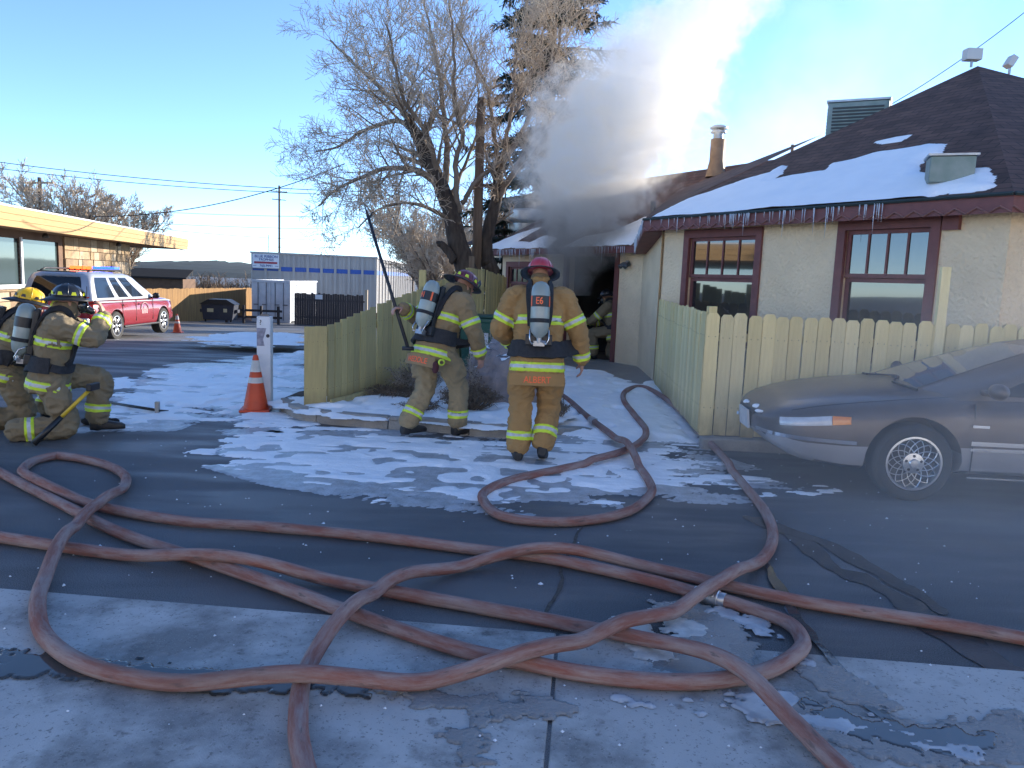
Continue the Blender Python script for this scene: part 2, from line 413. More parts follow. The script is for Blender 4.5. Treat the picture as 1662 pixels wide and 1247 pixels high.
# kerb under the right-hand fence
k2 = tag(empty('kerb', (2.0, 8.1, 0)), kind='structure')
for i in range(4):
    s = MB(); s.box((0, 0, .05), (1.19, .16, .16)); o = s.build('kerb_stone', M_KERB, k2); bevel(o, .02, 2)
    o.location = (.62 + i * 1.2, -.055 - i * .055 - .03, -.005); o.rotation_euler = (0, 0, -.05)

# ------------------------------------------------------------------ snow on the ground
def snow_patch(name, poly, res, thick, z0=0.0, edge=.18, amp=.9, stx=.5, sty=1.6, seed=0, label=None, bias=0.0, tz=None, scale=1.0):
    P = np.array(poly); x0, y0 = P.min(0) - .3; x1, y1 = P.max(0) + .3
    X, Y = np.meshgrid(np.arange(x0, x1, res), np.arange(y0, y1, res * 1.0))
    sd = inpoly(X, Y, poly)
    n1 = vfbm(X * stx * 2.0 * scale + seed * 13.7, Y * sty * 2.0 * scale + seed * 5.1, 5) - .5
    n2 = vfbm(X * 7 + seed, Y * 9 + seed * 2, 3) - .5
    lump = vfbm(X * 3.2 + 40, Y * 3.2 + seed, 4)
    m = np.clip(sd / edge, -1.5, 1.1) * .5 + n1 * amp * 2 + n2 * .25 + bias
    h = np.clip(m * 1.4, 0, 1) ** .6 * thick * (.35 + .9 * lump)
    foot = vfbm(X * 4.3 + 11, Y * 3.6 + seed * 7, 2)
    h = h * np.clip((foot - .30) * 6, .25, 1)
    h = np.where(sd < -.28, 0, h)
    zz = z0 if tz is None else tz(X, Y)
    return heightfield(name, X, Y, np.where(m > 0, h, 0), zz, M_SNOW)
tag(snow_patch('snow', [(-4.50, 8.02), (-4.98, 9.50), (-5.34, 11.15), (-5.93, 12.88), (-4.76, 13.66), (-4.44, 16.44), (-2.65, 9.92), (-2.93, 9.51), (-2.35, 8.28), (-2.62, 7.85), (-3.21, 8.51), (-3.68, 9.06), (-3.73, 8.04), (-3.96, 7.72)], .022, .035, .002, .40, .95, .6, 1.5, 1, bias=-.06, scale=1.4),
    'patchy white snow around the traffic cone and white post', 'snow', kind='stuff')
tag(snow_patch('snow', [(-2.73, 6.77), (-2.62, 8.05), (-2.10, 8.37), (-1.39, 8.19), (0.02, 7.91), (0.92, 8.54), (1.64, 11.25), (2.37, 13.73), (2.24, 10.83), (1.93, 7.80), (2.16, 7.06), (2.61, 6.54), (1.83, 6.27), (1.27, 6.05), (0.67, 6.00), (0.28, 6.05), (-0.20, 5.61), (-0.89, 5.84), (-0.69, 6.22), (-1.36, 6.23), (-1.98, 6.26)], .02, .028, .002, .45, .95, .6, 1.7, 2, bias=-.13, scale=1.9),
    'streaky trodden snow on the lot in front of the kerb', 'snow', kind='stuff')
tag(snow_patch('snow', [(-7.81, 18.21), (-7.91, 20.79), (-6.63, 21.53), (-5.64, 20.85), (-4.91, 18.15), (-6.02, 17.29), (-6.96, 17.19)], .05, .02, .002, .5, .9, .3, 1.2, 3), 'thin far snow streaks on the lot left of the yellow fence', 'snow', kind='stuff')
tag(snow_patch('snow', [(-5.95, 11.11), (-5.93, 11.70), (-5.45, 10.92), (-5.52, 10.46)], .03, .02, .002, .3, .6, .3, 1.2, 6), 'small snow patch on the lot behind the kneeling firefighters', 'snow', kind='stuff')
def walk_z(X, Y): return np.clip((Y - 8.6) / 5.5, 0, 1) * .17 + .006
tag(snow_patch('snow', [(.35, 8.9), (.75, 8.55), (1.3, 8.3), (2.0, 8.3), (2.25, 10), (2.3, 12.4), (2.0, 12.0), (1.75, 13.2), (1.2, 13.6), (.8, 14.2), (.5, 12), (.35, 10.2)], .025, .06, 0, .3, .5, 1.1, 1.1, 4, bias=.1, tz=walk_z),
    'trodden snow on the walkway leading up to the open door', 'snow', kind='stuff')
def bed_hole(X, Y):
    return 0
bp_ = [tuple(np.array(p) * 1.0) for p in kp[2:-3]] + bed_back
_in = [(x, y + .13) for x, y in [tuple(p) for p in kp[3:-6]]] + [(.55, 9.4), (.6, 10.2), (.65, 12.4), (.4, 14.2), (-.8, 15.8), (-1.2, 13), (-1.6, 11.4), (-1.75, 10.1), (-2.3, 9.75)]
tag(snow_patch('snow', _in, .022, .06, BZ - .032, .25, .42, 1.2, 1.4, 5, bias=.30), 'white snow covering the planting bed behind the kerb', 'snow', kind='stuff')
# walkway slab
M_WALK = mat('walk_concrete', (.28, .27, .26), (.18, .176, .17), scale=3, rough=.7, bump=.5, bscale=50, rough2=.35)
w = MB(); w.sheet(lambda u, v: ((1.25 + (2.35 - 1.25) * u) + (.0 - .35 * v * (1 - u)), 8.5 + 7.0 * v, min(1, max(0, (8.5 + 7.0 * v - 8.6) / 5.5)) * .17 + .004), 2, 14)
tag(w.build('walkway', M_WALK, smooth=True), kind='structure')

def film(name, poly, m, seed, z, edge=.12, amp=.9, res=.009, sx=1.5, sy=3.0, bias=0.0, thick=.003):
    P = np.array(poly); x0, y0 = P.min(0) - .1; x1, y1 = P.max(0) + .1
    X, Y = np.meshgrid(np.arange(x0, x1, res), np.arange(y0, y1, res)); sd = inpoly(X, Y, poly)
    v = np.clip(sd / edge, -1.5, 1.0) * .5 + (vfbm(X * sx * 2 + seed * 3.7, Y * sy * 2 + seed, 6) - .5) * amp * 2 + (vfbm(X * 30, Y * 30 + seed, 2) - .5) * .5 + bias
    return tag(heightfield(name, X, Y, np.where((v > 0) & (sd > -.1), thick, 0), z, m, skip=.0005), kind='structure')
film('thin_ice', [(1.35, 3.50), (1.47, 3.35), (1.54, 3.07), (1.57, 2.82), (1.73, 2.67), (1.57, 2.63), (1.44, 2.90), (1.35, 3.26)], M_ICE, 1, .0170, bias=-.15)
film('thin_ice', [(0.48, 2.94), (0.73, 2.94), (0.86, 2.86), (0.69, 2.78), (0.51, 2.81)], M_ICE, 2, .0150, bias=-.25)
film('thin_ice', [(1.11, 3.97), (1.35, 3.80), (1.42, 3.53), (1.25, 3.49), (1.16, 3.69)], M_ICE, 3, .0150, bias=-.2)
film('thin_ice', [(0.95, 3.03), (1.13, 3.09), (1.29, 2.91), (1.49, 2.75), (1.73, 2.67), (1.56, 2.61), (1.32, 2.68), (1.07, 2.85)], M_ICE, 9, .0175, bias=-.34, amp=1.1)
film('painted_mark', [(0.58, 3.70), (0.70, 3.69), (0.80, 3.30), (0.68, 3.22), (0.59, 3.43)], M_PAINT, 4, .0150, .06, .6, bias=.05, thick=.002)
film('painted_mark', [(0.78, 3.82), (1.05, 3.74), (0.92, 3.46), (0.73, 3.54)], M_PAINT, 5, .0152, .10, .8, bias=-.1, thick=.002)

for poly, m_, sd_ in WETS:
    film('puddle', poly, m_, sd_, .0122 + .0006 * (sd_ % 9) if m_ is M_WETC else .0172, .10, .42, .007, 1.6, 2.6, .12, .0022)
M_SLUSH = mat('grey_slush', (.30, .32, .34), (.46, .49, .53), scale=9, rough=.35, bump=.5, bscale=40)
film('slush', [(-2.70, 6.63), (-2.64, 8.12), (-1.41, 8.29), (0.02, 8.03), (0.92, 8.54), (1.93, 11.95), (2.29, 10.84), (2.00, 7.81), (2.65, 6.39), (1.77, 6.04), (0.84, 5.78), (-0.19, 5.41), (-0.95, 5.67), (-1.92, 6.07)], M_SLUSH, 41, .0035, .5, 1.0, .022, .7, 1.5, -.05, .004)
film('slush', [(-4.39, 7.70), (-5.02, 9.59), (-6.04, 13.12), (-4.51, 16.70), (-2.59, 9.68), (-2.30, 8.11), (-2.64, 7.57), (-3.50, 8.60), (-3.63, 7.69)], M_SLUSH, 42, .0035, .5, 1.0, .025, .7, 1.5, -.05, .004)

# ------------------------------------------------------------------ stucco building
def stucco():
    m = mat('stucco', (.86, .68, .45), (.77, .60, .39), scale=2.2, rough=.9, bump=1.0, bscale=26, detail=6)
    m.node_tree.nodes['Bump'].inputs['Distance'].default_value = .035
    return m
M_STUCCO = stucco()
M_TRIM = mat('red_brown_trim', (.19, .065, .058), (.15, .052, .048), scale=9, rough=.6, bump=.25, bscale=40)
M_TRIMD = mat('dark_soffit', (.10, .036, .032), rough=.75)
def roof_material():
    m = bpy.data.materials.new('roof_shingles'); m.use_nodes = True; nt = m.node_tree; n = nt.nodes; L = nt.links; b = n['Principled BSDF']
    uv = n.new('ShaderNodeUVMap'); br = n.new('ShaderNodeTexBrick'); br.inputs['Scale'].default_value = 1.0
    br.inputs['Brick Width'].default_value = .30; br.inputs['Row Height'].default_value = .135; br.inputs['Mortar Size'].default_value = .007
    br.inputs['Color1'].default_value = (.135, .070, .050, 1); br.inputs['Color2'].default_value = (.090, .048, .036, 1); br.inputs['Mortar'].default_value = (.03, .018, .015, 1)
    L.new(uv.outputs[0], br.inputs['Vector'])
    no = n.new('ShaderNodeTexNoise'); no.inputs['Scale'].default_value = 3; no.inputs['Detail'].default_value = 8; L.new(uv.outputs[0], no.inputs['Vector'])
    rp = n.new('ShaderNodeMapRange'); rp.inputs[1].default_value = .3; rp.inputs[2].default_value = .7; rp.inputs[3].default_value = .65; rp.inputs[4].default_value = 1.3
    L.new(no.outputs[0], rp.inputs[0])
    mx = n.new('ShaderNodeMix'); mx.data_type = 'RGBA'; mx.blend_type = 'MULTIPLY'; mx.inputs[0].default_value = 1
    L.new(br.outputs[0], mx.inputs[6]); L.new(rp.outputs[0], mx.inputs[7]); L.new(mx.outputs[2], b.inputs['Base Color'])
    b.inputs['Roughness'].default_value = .85
    bp = n.new('ShaderNodeBump'); bp.inputs['Strength'].default_value = .7; bp.inputs['Distance'].default_value = .015
    iv = n.new('ShaderNodeMath'); iv.operation = 'SUBTRACT'; iv.inputs[0].default_value = 1; L.new(br.outputs['Fac'], iv.inputs[1])
    L.new(iv.outputs[0], bp.inputs['Height']); L.new(bp.outputs[0], b.inputs['Normal'])
    return m
M_ROOF = roof_material()
M_GLASS = mat('window_glass', (.012, .015, .018), rough=.02, spec=.9, coat=1.0)
M_GLASSD = mat('lower_sash_glass', (.022, .024, .026), (.05, .05, .048), scale=1.6, rough=.07, spec=.6)
M_METAL = mat('galvanised_metal', (.42, .44, .45), (.30, .32, .33), scale=5, rough=.38, metal=.8, bump=.1, bscale=30)
M_GREENM = mat('weathered_green_metal', (.16, .22, .20), (.22, .27, .25), scale=6, rough=.5, metal=.4)
M_DARK = mat('matt_black', (.012, .011, .011), rough=.95)

def face_uv(me, faces_axes):
    uv = me.uv_layers.new(name='UVMap')
    for p in me.polygons:
        o, s, t = faces_axes
        for li in p.loop_indices:
            v = me.vertices[me.loops[li].vertex_index].co - o
            uv.data[li].uv = (v.dot(s), v.dot(t))
HC = Vector((7.5, 12.64, 0)); APEX = Vector((7.1, 12.64, 5.3))
def hexv(k, rad, z):
    a = R(181.6 + 60 * k); return HC + Vector((rad * math.cos(a), rad * math.sin(a), z))
bld = empty('stucco_building', (2.35, 12.5, 0), 0, 'cream stucco building with red trim, brown shingle roof and snow, smoke at its door', 'building')
BO = Vector((2.35, 12.5, 0))
def bpart(mb, name, mats, parent=None, **k):
    o = mb.build(name, mats, parent or bld, **k)
    if parent is None: o.location = -BO
    return o
class Wall:
    def __init__(s, a, b, out):
        s.o = Vector((a[0], a[1], 0)); d = Vector((b[0] - a[0], b[1] - a[1], 0)); s.L = d.length; s.d = d.normalized(); s.n = Vector(out).normalized()
    def P(s, t, z, off=0.0): return s.o + s.d * t + s.n * off + Vector((0, 0, z))
    def panel(s, mb, t0, t1, z0, z1, holes=(), reveal=.14, mi=0):
        T = sorted({t0, t1, *[h[0] for h in holes], *[h[1] for h in holes]}); Z = sorted({z0, z1, *[h[2] for h in holes], *[h[3] for h in holes]})
        for i in range(len(T) - 1):
            for j in range(len(Z) - 1):
                cx, cz = (T[i] + T[i + 1]) / 2, (Z[j] + Z[j + 1]) / 2
                if any(h[0] < cx < h[1] and h[2] < cz < h[3] for h in holes): continue
                mb.add([s.P(T[i], Z[j]), s.P(T[i + 1], Z[j]), s.P(T[i + 1], Z[j + 1]), s.P(T[i], Z[j + 1])], [(0, 1, 2, 3)], mi)
        for a, b, c, d in holes:
            q = [(a, c), (b, c), (b, d), (a, d)]
            for i in range(4):
                (ta, za), (tb, zb) = q[i], q[(i + 1) % 4]
                mb.add([s.P(ta, za), s.P(tb, zb), s.P(tb, zb, -reveal), s.P(ta, za, -reveal)], [(0, 1, 2, 3)], mi)
    def bar(s, mb, ta, tb, za, zb, o0, o1, mi=0):
        q = [s.P(ta, za, o0), s.P(tb, za, o0), s.P(tb, zb, o0), s.P(ta, zb, o0)]
        mb.prism(q, (0, 0, 0), s.n * (o1 - o0), mi)
nA = Vector((-.8558, -.5173, 0))
WA = Wall((2.35, 12.5), (5.04, 8.05), nA)
wins = [(.47, 2.0, .95, 2.56), (3.19, 4.49, .95, 2.58)]
mb = MB(); WA.panel(mb, 0, WA.L, -.2, 2.72, [(a + .1, b - .1, c, d - .08) for a, b, c, d in wins])
bpart(mb, 'wall', M_STUCCO)
hv = [hexv(k, 5.2, 0) for k in range(6)]
for k in range(1, 6):
    a, b = hv[k], hv[(k + 1) % 6]; w_ = Wall(a, b, ((a + b) / 2 - HC))
    mb = MB(); w_.panel(mb, 0, w_.L, -.2, 2.72); bpart(mb, 'wall', M_STUCCO)
def window(W, a, b, z0, z1, npanes, split=.5, zsplit=None, trim=.11):
    mb = MB()
    W.bar(mb, a, a + trim, z0, z1, -.02, .035); W.bar(mb, b - trim, b, z0, z1, -.02, .035)
    W.bar(mb, a + trim, b - trim, z1 - .12, z1, -.02, .034); W.bar(mb, a - .04, b + .04, z0 - .08, z0, -.02, .06)
    win = bpart(mb, 'window', M_TRIM)
    ia, ib, iz0, iz1 = a + trim, b - trim, z0, z1 - .12
    zs = zsplit or (iz0 + (iz1 - iz0) * split)
    fr = .05
    s_ = MB()   # sash frames
    for (za, zb, off) in ((zs + .002, iz1, -.03), (iz0, zs - .002, -.06)):
        W.bar(s_, ia, ia + fr, za, zb, off - .03, off); W.bar(s_, ib - fr, ib, za, zb, off - .03, off)
        W.bar(s_, ia + fr, ib - fr, zb - fr, zb, off - .03, off - .001); W.bar(s_, ia + fr, ib - fr, za, za + fr, off - .03, off - .001)
    o = bpart(s_, 'sash', M_TRIM, win)
    pw = (ib - ia - 2 * fr - .025 * (npanes - 1)) / npanes
    for i in range(npanes):
        t = ia + fr + i * (pw + .025)
        if i:
            m_ = MB(); W.bar(m_, t - .025, t, zs + fr, iz1 - fr, -.058, -.032); bpart(m_, 'muntin', M_TRIM, win)
        p_ = MB(); W.bar(p_, t, t + pw, zs + fr, iz1 - fr, -.056, -.048); bpart(p_, 'pane', M_GLASS, win)
    p_ = MB(); W.bar(p_, ia + fr, ib - fr, iz0 + fr, zs - fr, -.086, -.078); bpart(p_, 'pane', M_GLASS, win)
    m_ = MB(); m_.add([W.P(ia - .3, z0 - .2, -.5), W.P(ib + .3, z0 - .2, -.5), W.P(ib + .3, z1 + .2, -.5), W.P(ia - .3, z1 + .2, -.5)], [(0, 1, 2, 3)]); bpart(m_, 'dark_interior', M_DARK, win)  # black sheet stands in for the unlit room behind the panes
    return win
window(WA, *wins[0], 4, zsplit=1.845)
window(WA, *wins[1], 4, zsplit=1.885)
# pilaster post beside the corner
mb = MB(); WA.bar(mb, 4.52, 4.70, 2.42, 2.60, .0, .06); bpart(mb, 'trim_block', M_TRIM)
# annex facade, side return, gable end
e_ = -WA.d
PRp = Vector((2.35, 14.5, 0)); PLp = PRp + e_ * 5.2
WN = Wall(PRp, PLp, nA)
DOOR = (.78, 2.45, .14, 2.28)
AWIN = (3.45, 4.98, 1.0, 2.14)
mb = MB(); WN.panel(mb, 0, 5.2, -.2, 2.5, [DOOR, (AWIN[0] + .1, AWIN[1] - .1, AWIN[2], AWIN[3] - .08)], reveal=.2); bpart(mb, 'wall', M_STUCCO)
WS = Wall((2.35, 12.5), (2.35, 14.5), (-1, 0, 0)); mb = MB(); WS.panel(mb, 0, 2.0, -.2, 2.72); bpart(mb, 'wall', M_STUCCO)
WE = Wall(PLp, PLp - nA * 4.6, e_); mb = MB(); WE.panel(mb, 0, 4.6, -.2, 2.5); bpart(mb, 'wall', M_STUCCO)
window(WN, *AWIN, 5, zsplit=1.62)
# back block, added to cast shadow on the lot; carries the roof fan
PB0 = PRp - nA * 1.2 + e_ * 5.2; PB1 = PB0 + e_ * 3.6
for a, b, o_ in ((PB0, PB1, nA), (PB1, PB1 - nA * 4.5, e_)):
    w_ = Wall(a, b, o_); mb = MB(); w_.panel(mb, 0, w_.L, -.2, 2.7); bpart(mb, 'wall', M_STUCCO)
# door frame and room with dark grey walls behind it
mb = MB()
WN.bar(mb, DOOR[0] - .10, DOOR[0] + .02, .14, 2.36, -.05, .03); WN.bar(mb, DOOR[1] - .02, DOOR[1] + .10, .14, 2.36, -.05, .03)
WN.bar(mb, DOOR[0] + .02, DOOR[1] - .02, 2.24, 2.36, -.05, .029)
bpart(mb, 'door_frame', M_TRIM)
mb = MB()
WN.bar(mb, DOOR[0] - .1, DOOR[1] + .1, .02, .14, -.3, .12); bpart(mb, 'door_step', M_KERB)
mb = MB()
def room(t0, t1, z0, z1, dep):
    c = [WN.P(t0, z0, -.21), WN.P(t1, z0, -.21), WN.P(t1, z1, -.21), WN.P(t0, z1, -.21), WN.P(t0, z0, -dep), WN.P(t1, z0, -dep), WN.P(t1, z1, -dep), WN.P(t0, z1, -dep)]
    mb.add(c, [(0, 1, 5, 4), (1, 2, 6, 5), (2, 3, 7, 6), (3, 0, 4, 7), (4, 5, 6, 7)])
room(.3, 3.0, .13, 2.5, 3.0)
bpart(mb, 'dark_interior', mat('dark_room_walls', (.06, .058, .055), (.03, .03, .03), scale=2, rough=.95))
mb = MB(); WN.bar(mb, 1.95, 2.35, .14, 2.1, -1.5, -1.45); bpart(mb, 'inner_door', mat('grey_door', (.20, .20, .20), rough=.7))
# roofs
roofs = []
EV = [hexv(k, 5.5, 2.74) for k in range(6)]
for k in range(6):
    a, b = EV[k], EV[(k + 1) % 6]
    me = bpy.data.meshes.new('roof'); me.from_pydata([a, b, APEX], [], [(0, 1, 2)]); me.materials.append(M_ROOF)
    d = (b - a).normalized(); nn = d.cross(APEX - a).normalized(); t = nn.cross(d)
    if t.z < 0: t = -t
    face_uv(me, (a, d, t)); o = link('roof', me, bld, -BO)
    f_ = MB()   # fascia and soffit
    ai, bi = hexv(k, 5.25, 0), hexv((k + 1) % 6, 5.25, 0); zz = Vector((0, 0, 1))
    ao, bo = Vector((a.x, a.y, 0)), Vector((b.x, b.y, 0))
    f_.add([ao + zz * 2.735, bo + zz * 2.735, bo + zz * 2.55, ao + zz * 2.55, ai + zz * 2.60, bi + zz * 2.60], [(0, 1, 2, 3), (3, 2, 5, 4)])
    bpart(f_, 'fascia', M_TRIM)
    if k < 2:
        z_ = MB(); L_ = (bo - ao).length; npt = int(L_ / .11); dd = (bo - ao).normalized(); no_ = Vector((dd.y, -dd.x, 0))
        if no_.dot((ao + bo) / 2 - HC) < 0: no_ = -no_
        z_.tube([ao + dd * (i * L_ / npt) + no_ * .012 + zz * (2.555 if i % 2 else 2.615) for i in range(npt + 1)], .011, 4); bpart(z_, 'zigzag_trim', mat('pale_red_trim', (.24, .12, .105), rough=.7))
        g_ = MB(); g_.tube([ao + no_ * .02 + zz * 2.735, bo + no_ * .02 + zz * 2.735], .022, 6); bpart(g_, 'drip_edge', mat('dark_green_edge', (.03, .045, .045), rough=.5))
# annex gable roof
RZ = 4.15; RD = 2.35
def an(t, off, z): return PRp + e_ * t - nA * off + Vector((0, 0, z))
def roof_quad(name, pts, parent=None):
    me = bpy.data.meshes.new(name); me.from_pydata(pts, [], [tuple(range(len(pts)))]); me.materials.append(M_ROOF)
    a, b = pts[0], pts[1]; d = (b - a).normalized(); nn = d.cross(pts[2] - a).normalized(); t = nn.cross(d)
    if t.z < 0: t = -t
    face_uv(me, (a, d, t)); return link(name, me, bld, -BO)
roof_quad('roof', [an(-.6, -.35, 2.42), an(5.6, -.35, 2.42), an(4.2, RD, RZ), an(-2.5, RD, RZ)])
roof_quad('roof', [an(5.6, -.35, 2.42), an(5.6, 4.95, 2.42), an(4.2, RD, RZ)])
roof_quad('roof', [an(5.6, 4.95, 2.42), an(-2.5, 4.95, 2.42), an(-2.5, RD, RZ), an(4.2, RD, RZ)])
roof_quad('roof', [an(4.0, .9, 2.68), an(9.1, .9, 2.68), an(8.0, 3.3, 4.05), an(3.0, 3.3, 4.05)])
roof_quad('roof', [an(9.1, .9, 2.68), an(9.1, 6.0, 2.68), an(8.0, 3.3, 4.05)])
roof_quad('roof', [an(9.1, 6.0, 2.68), an(3.0, 6.0, 2.68), an(3.0, 3.3, 4.05), an(8.0, 3.3, 4.05)])
roof_quad('roof', [an(7.5, 3.4, 2.9), an(13.2, 3.4, 2.9), an(12.0, 6.0, 4.7), an(7.5, 6.0, 4.7)])  # hidden third block, added to throw shadow over the left lot
roof_quad('roof', [an(13.2, 3.4, 2.9), an(13.2, 8.6, 2.9), an(12.0, 6.0, 4.7)])
roof_quad('roof', [an(13.2, 8.6, 2.9), an(7.5, 8.6, 2.9), an(7.5, 6.0, 4.7), an(12.0, 6.0, 4.7)])
for a_, b_, o_ in ((an(7.5, 3.8, 0), an(12.9, 3.8, 0), nA), (an(12.9, 3.8, 0), an(12.9, 8.2, 0), e_)):
    w_ = Wall(a_, b_, o_); mb = MB(); w_.panel(mb, 0, w_.L, -.2, 2.95); bpart(mb, 'wall', M_STUCCO)
f_ = MB(); f_.prism([an(-.2, -.35, 2.28), an(5.6, -.35, 2.28), an(5.6, -.35, 2.41), an(-.2, -.35, 2.41)], (0, 0, 0), -nA * .03)
f_.add([an(-.2, -.33, 2.285), an(5.6, -.33, 2.285), an(5.6, .0, 2.33), an(-.2, .0, 2.33)], [(0, 1, 2, 3)]); bpart(f_, 'fascia', M_TRIM)
f_ = MB(); f_.prism([an(5.6, -.35, 2.28), an(5.6, 4.9, 2.28), an(5.6, 4.9, 2.41), an(5.6, -.35, 2.41)], (0, 0, 0), -e_ * .03)
f_.add([an(5.57, -.33, 2.284), an(5.57, 4.9, 2.284), an(5.2, 4.9, 2.33), an(5.2, -.33, 2.33)], [(0, 1, 2, 3)]); bpart(f_, 'fascia', M_TRIM)
# sloping boxed eave between the main roof corner and the annex eave
c0 = EV[0]; p1 = an(-.15, -.36, 2.41)
f_ = MB(); f_.prism([c0 + Vector((0, 0, -.02)), p1, p1 - Vector((0, 0, .16)), c0 - Vector((0, 0, .20))], (0, 0, 0), (.42, .05, .03)); bpart(f_, 'valley_fascia', M_TRIM)
roof_quad('roof', [c0, p1, an(.6, 1.3, 3.6), APEX * .55 + c0 * .45 + Vector((0, .2, .05))])
# roof snow
def roof_snow(a, b, top, poly, seed, thick=.06, edge=.12, amp=.42):
    d = (b - a).normalized(); nn = d.cross(top - a).normalized()
    if nn.z < 0: nn = -nn
    t = nn.cross(d)
    if t.z < 0: t = -t
    P = np.array(poly); x0, y0 = P.min(0) - .1; x1, y1 = P.max(0) + .1
    X, Y = np.meshgrid(np.arange(x0, x1, .025), np.arange(max(y0, -.02), y1, .025)); sd = inpoly(X, Y, poly)
    m = np.clip(sd / edge, -1.5, 1.2) * .5 + (vfbm(X * 1.6 + seed, Y * 4.5 + seed * 3, 6) - .5) * amp * 2
    h = np.where(m > 0, np.clip(m * 1.5, 0, 1) ** .5 * thick * (.6 + .6 * vfbm(X * 1.5, Y * 1.5 + seed, 3)), 0)
    A_, D_, T_, N_ = [np.array(v) for v in (a, d, t, nn)]
    o = heightfield('roof_snow', X, Y, h, 0, M_SNOW, None, lambda x, y, hh: A_ + np.outer(x, D_) + np.outer(y, T_) + np.outer(hh + .004, N_))
    return o
s1 = roof_snow(EV[0], EV[1], APEX, [(0.13, -0.08), (0.37, 0.59), (0.86, 1.06), (1.41, 1.41), (1.51, 1.60), (1.66, 1.31), (1.68, 1.06), (2.00, 1.19), (2.52, 1.19), (2.38, 1.50), (2.75, 1.56), (3.08, 1.70), (3.64, 1.70), (3.89, 1.64), (3.98, 1.37), (3.91, 1.04), (4.07, 0.80), (4.44, 0.68), (4.70, 0.74), (4.92, 0.78), (5.20, 0.18), (5.16, 0.08), (4.68, 0.10), (4.79, -0.15), (3.69, -0.16), (2.22, -0.13)], 3)
tag(s1, 'large white snow sheet lying on the brown roof above the two windows', 'snow', kind='stuff')
s2 = roof_snow(EV[0], EV[1], APEX, [(2.65, 2.14), (2.94, 2.22), (3.14, 2.23), (3.13, 2.01), (2.86, 2.01)], 5, .03, .06, .2)
tag(s2, 'small thin snow remnant high on the brown roof', 'snow', kind='stuff')
s3 = roof_snow(an(5.6, -.35, 2.42), an(-.6, -.35, 2.42), an(-2.5, RD, RZ), [(0, 0), (2.9, 0), (2.8, .35), (2.1, .55), (1.9, .3), (1.2, .35), (1.25, .95), (.8, .8)], 8)
tag(s3, 'white snow with icicles on the low roof left of the smoke', 'snow', kind='stuff')
s4 = roof_snow(an(5.6, -.35, 2.42), an(-.6, -.35, 2.42), an(-2.5, RD, RZ), [(3.5, 0), (5.6, 0), (5.5, .9), (4.9, 1.1), (4.5, .55), (3.8, .4)], 9)
tag(s4, 'white snow on the low roof above the smoking door', 'snow', kind='stuff')
# icicles
M_ICICLE = mat('icicle_ice', (.72, .78, .86), rough=.12, trans=.35, ior=1.31)
ic = MB(); rnd = random.Random(11)
def icicles(a, b, n, lmin, lmax, z):
    for i in range(n):
        q = rnd.random(); p = a.lerp(b, q); L_ = rnd.uniform(lmin, lmax) * (1.8 if rnd.random() < .1 else 1)
        r = .006 + .03 * L_ * .25
        ic.tube([(p.x, p.y, z), (p.x + rnd.uniform(-.004, .004), p.y, z - L_ * .5), (p.x, p.y, z - L_)], [r, r * .6, .001], 5)
no_ = nA * .03
icicles(EV[0] + (EV[1] - EV[0]) * .3 + no_, EV[0] + (EV[1] - EV[0]) * .75 + no_, 60, .05, .22, 2.73)
icicles(EV[0] + (EV[1] - EV[0]) * .03 + no_, EV[0] + (EV[1] - EV[0]) * .4 + no_, 18, .04, .18, 2.73)
icicles(an(2.6, -.38, 0), an(5.6, -.38, 0), 55, .06, .30, 2.40)
icicles(an(.0, -.38, 0), an(1.3, -.38, 0), 20, .05, .22, 2.40)
for i in range(16):
    q = rnd.random(); p = c0.lerp(p1, q); L_ = rnd.uniform(.08, .3)
    ic.tube([(p.x - .02, p.y - .02, p.z), (p.x - .02, p.y - .02, p.z - L_)], [.016, .001], 5)
tag(ic.build('icicles', M_ICICLE, smooth=True), 'thin ice icicles hanging in rows from the snowy eaves', 'icicles', kind='stuff')

# ------------------------------------------------------------------ things on the roof
def on_A(s, t):
    a, b = EV[0], EV[1]; d = (b - a).normalized(); nn = d.cross(APEX - a).normalized(); tt = nn.cross(d)
    if tt.z < 0: tt = -tt
    return a + d * s + tt * t
# evaporative cooler
def cooler(loc, rz, size, label):
    w_, d_, h_ = size; c = empty('rooftop_cooler', loc, rz, label, 'cooler')
    m = MB(); m.box((0, 0, h_ / 2), (w_, d_, h_ * .9)); bevel(m.build('housing', M_GREENM, c), .015)
    m = MB(); m.box((0, 0, h_ * .975), (w_ * 1.05, d_ * 1.05, h_ * .05)); m.build('lid', M_METAL, c)
    m = MB(); m.box((0, 0, -.12), (w_ * .96, d_ * .96, .3)); m.build('base_tray', M_METAL, c)
    for sx, ry in ((0, 0), (1, math.pi / 2), (2, math.pi), (3, -math.pi / 2)):
        g = MB(); ww = w_ if sx % 2 == 0 else d_; oo = d_ / 2 if sx % 2 == 0 else w_ / 2
        for i in range(9): g.box((0, -oo - .006, h_ * (.16 + .08 * i)), (ww * .84, .012, h_ * .045), None)
        o = g.build('louvre', mat('dark_louvre', (.05, .06, .06), rough=.7), c); o.rotation_euler = (0, 0, ry)
    return c
cooler((5.85, 13.9, 4.26), -.45, (.95, .95, .68), 'green grey metal cooler on the ridge beside the tall roof')
bx = on_A(4.62, .42)
c = empty('roof_vent', bx, 0, 'low grey metal box vent on the roof edge right of the snow', 'vent')
m = MB(); m.box((0, 0, .12), (.44, .34, .28)); bevel(m.build('vent_body', M_GREENM, c), .01)
m = MB(); m.box((0, 0, .272), (.49, .39, .022)); m.build('cap', M_METAL, c); c.rotation_euler = (0, 0, -.35)
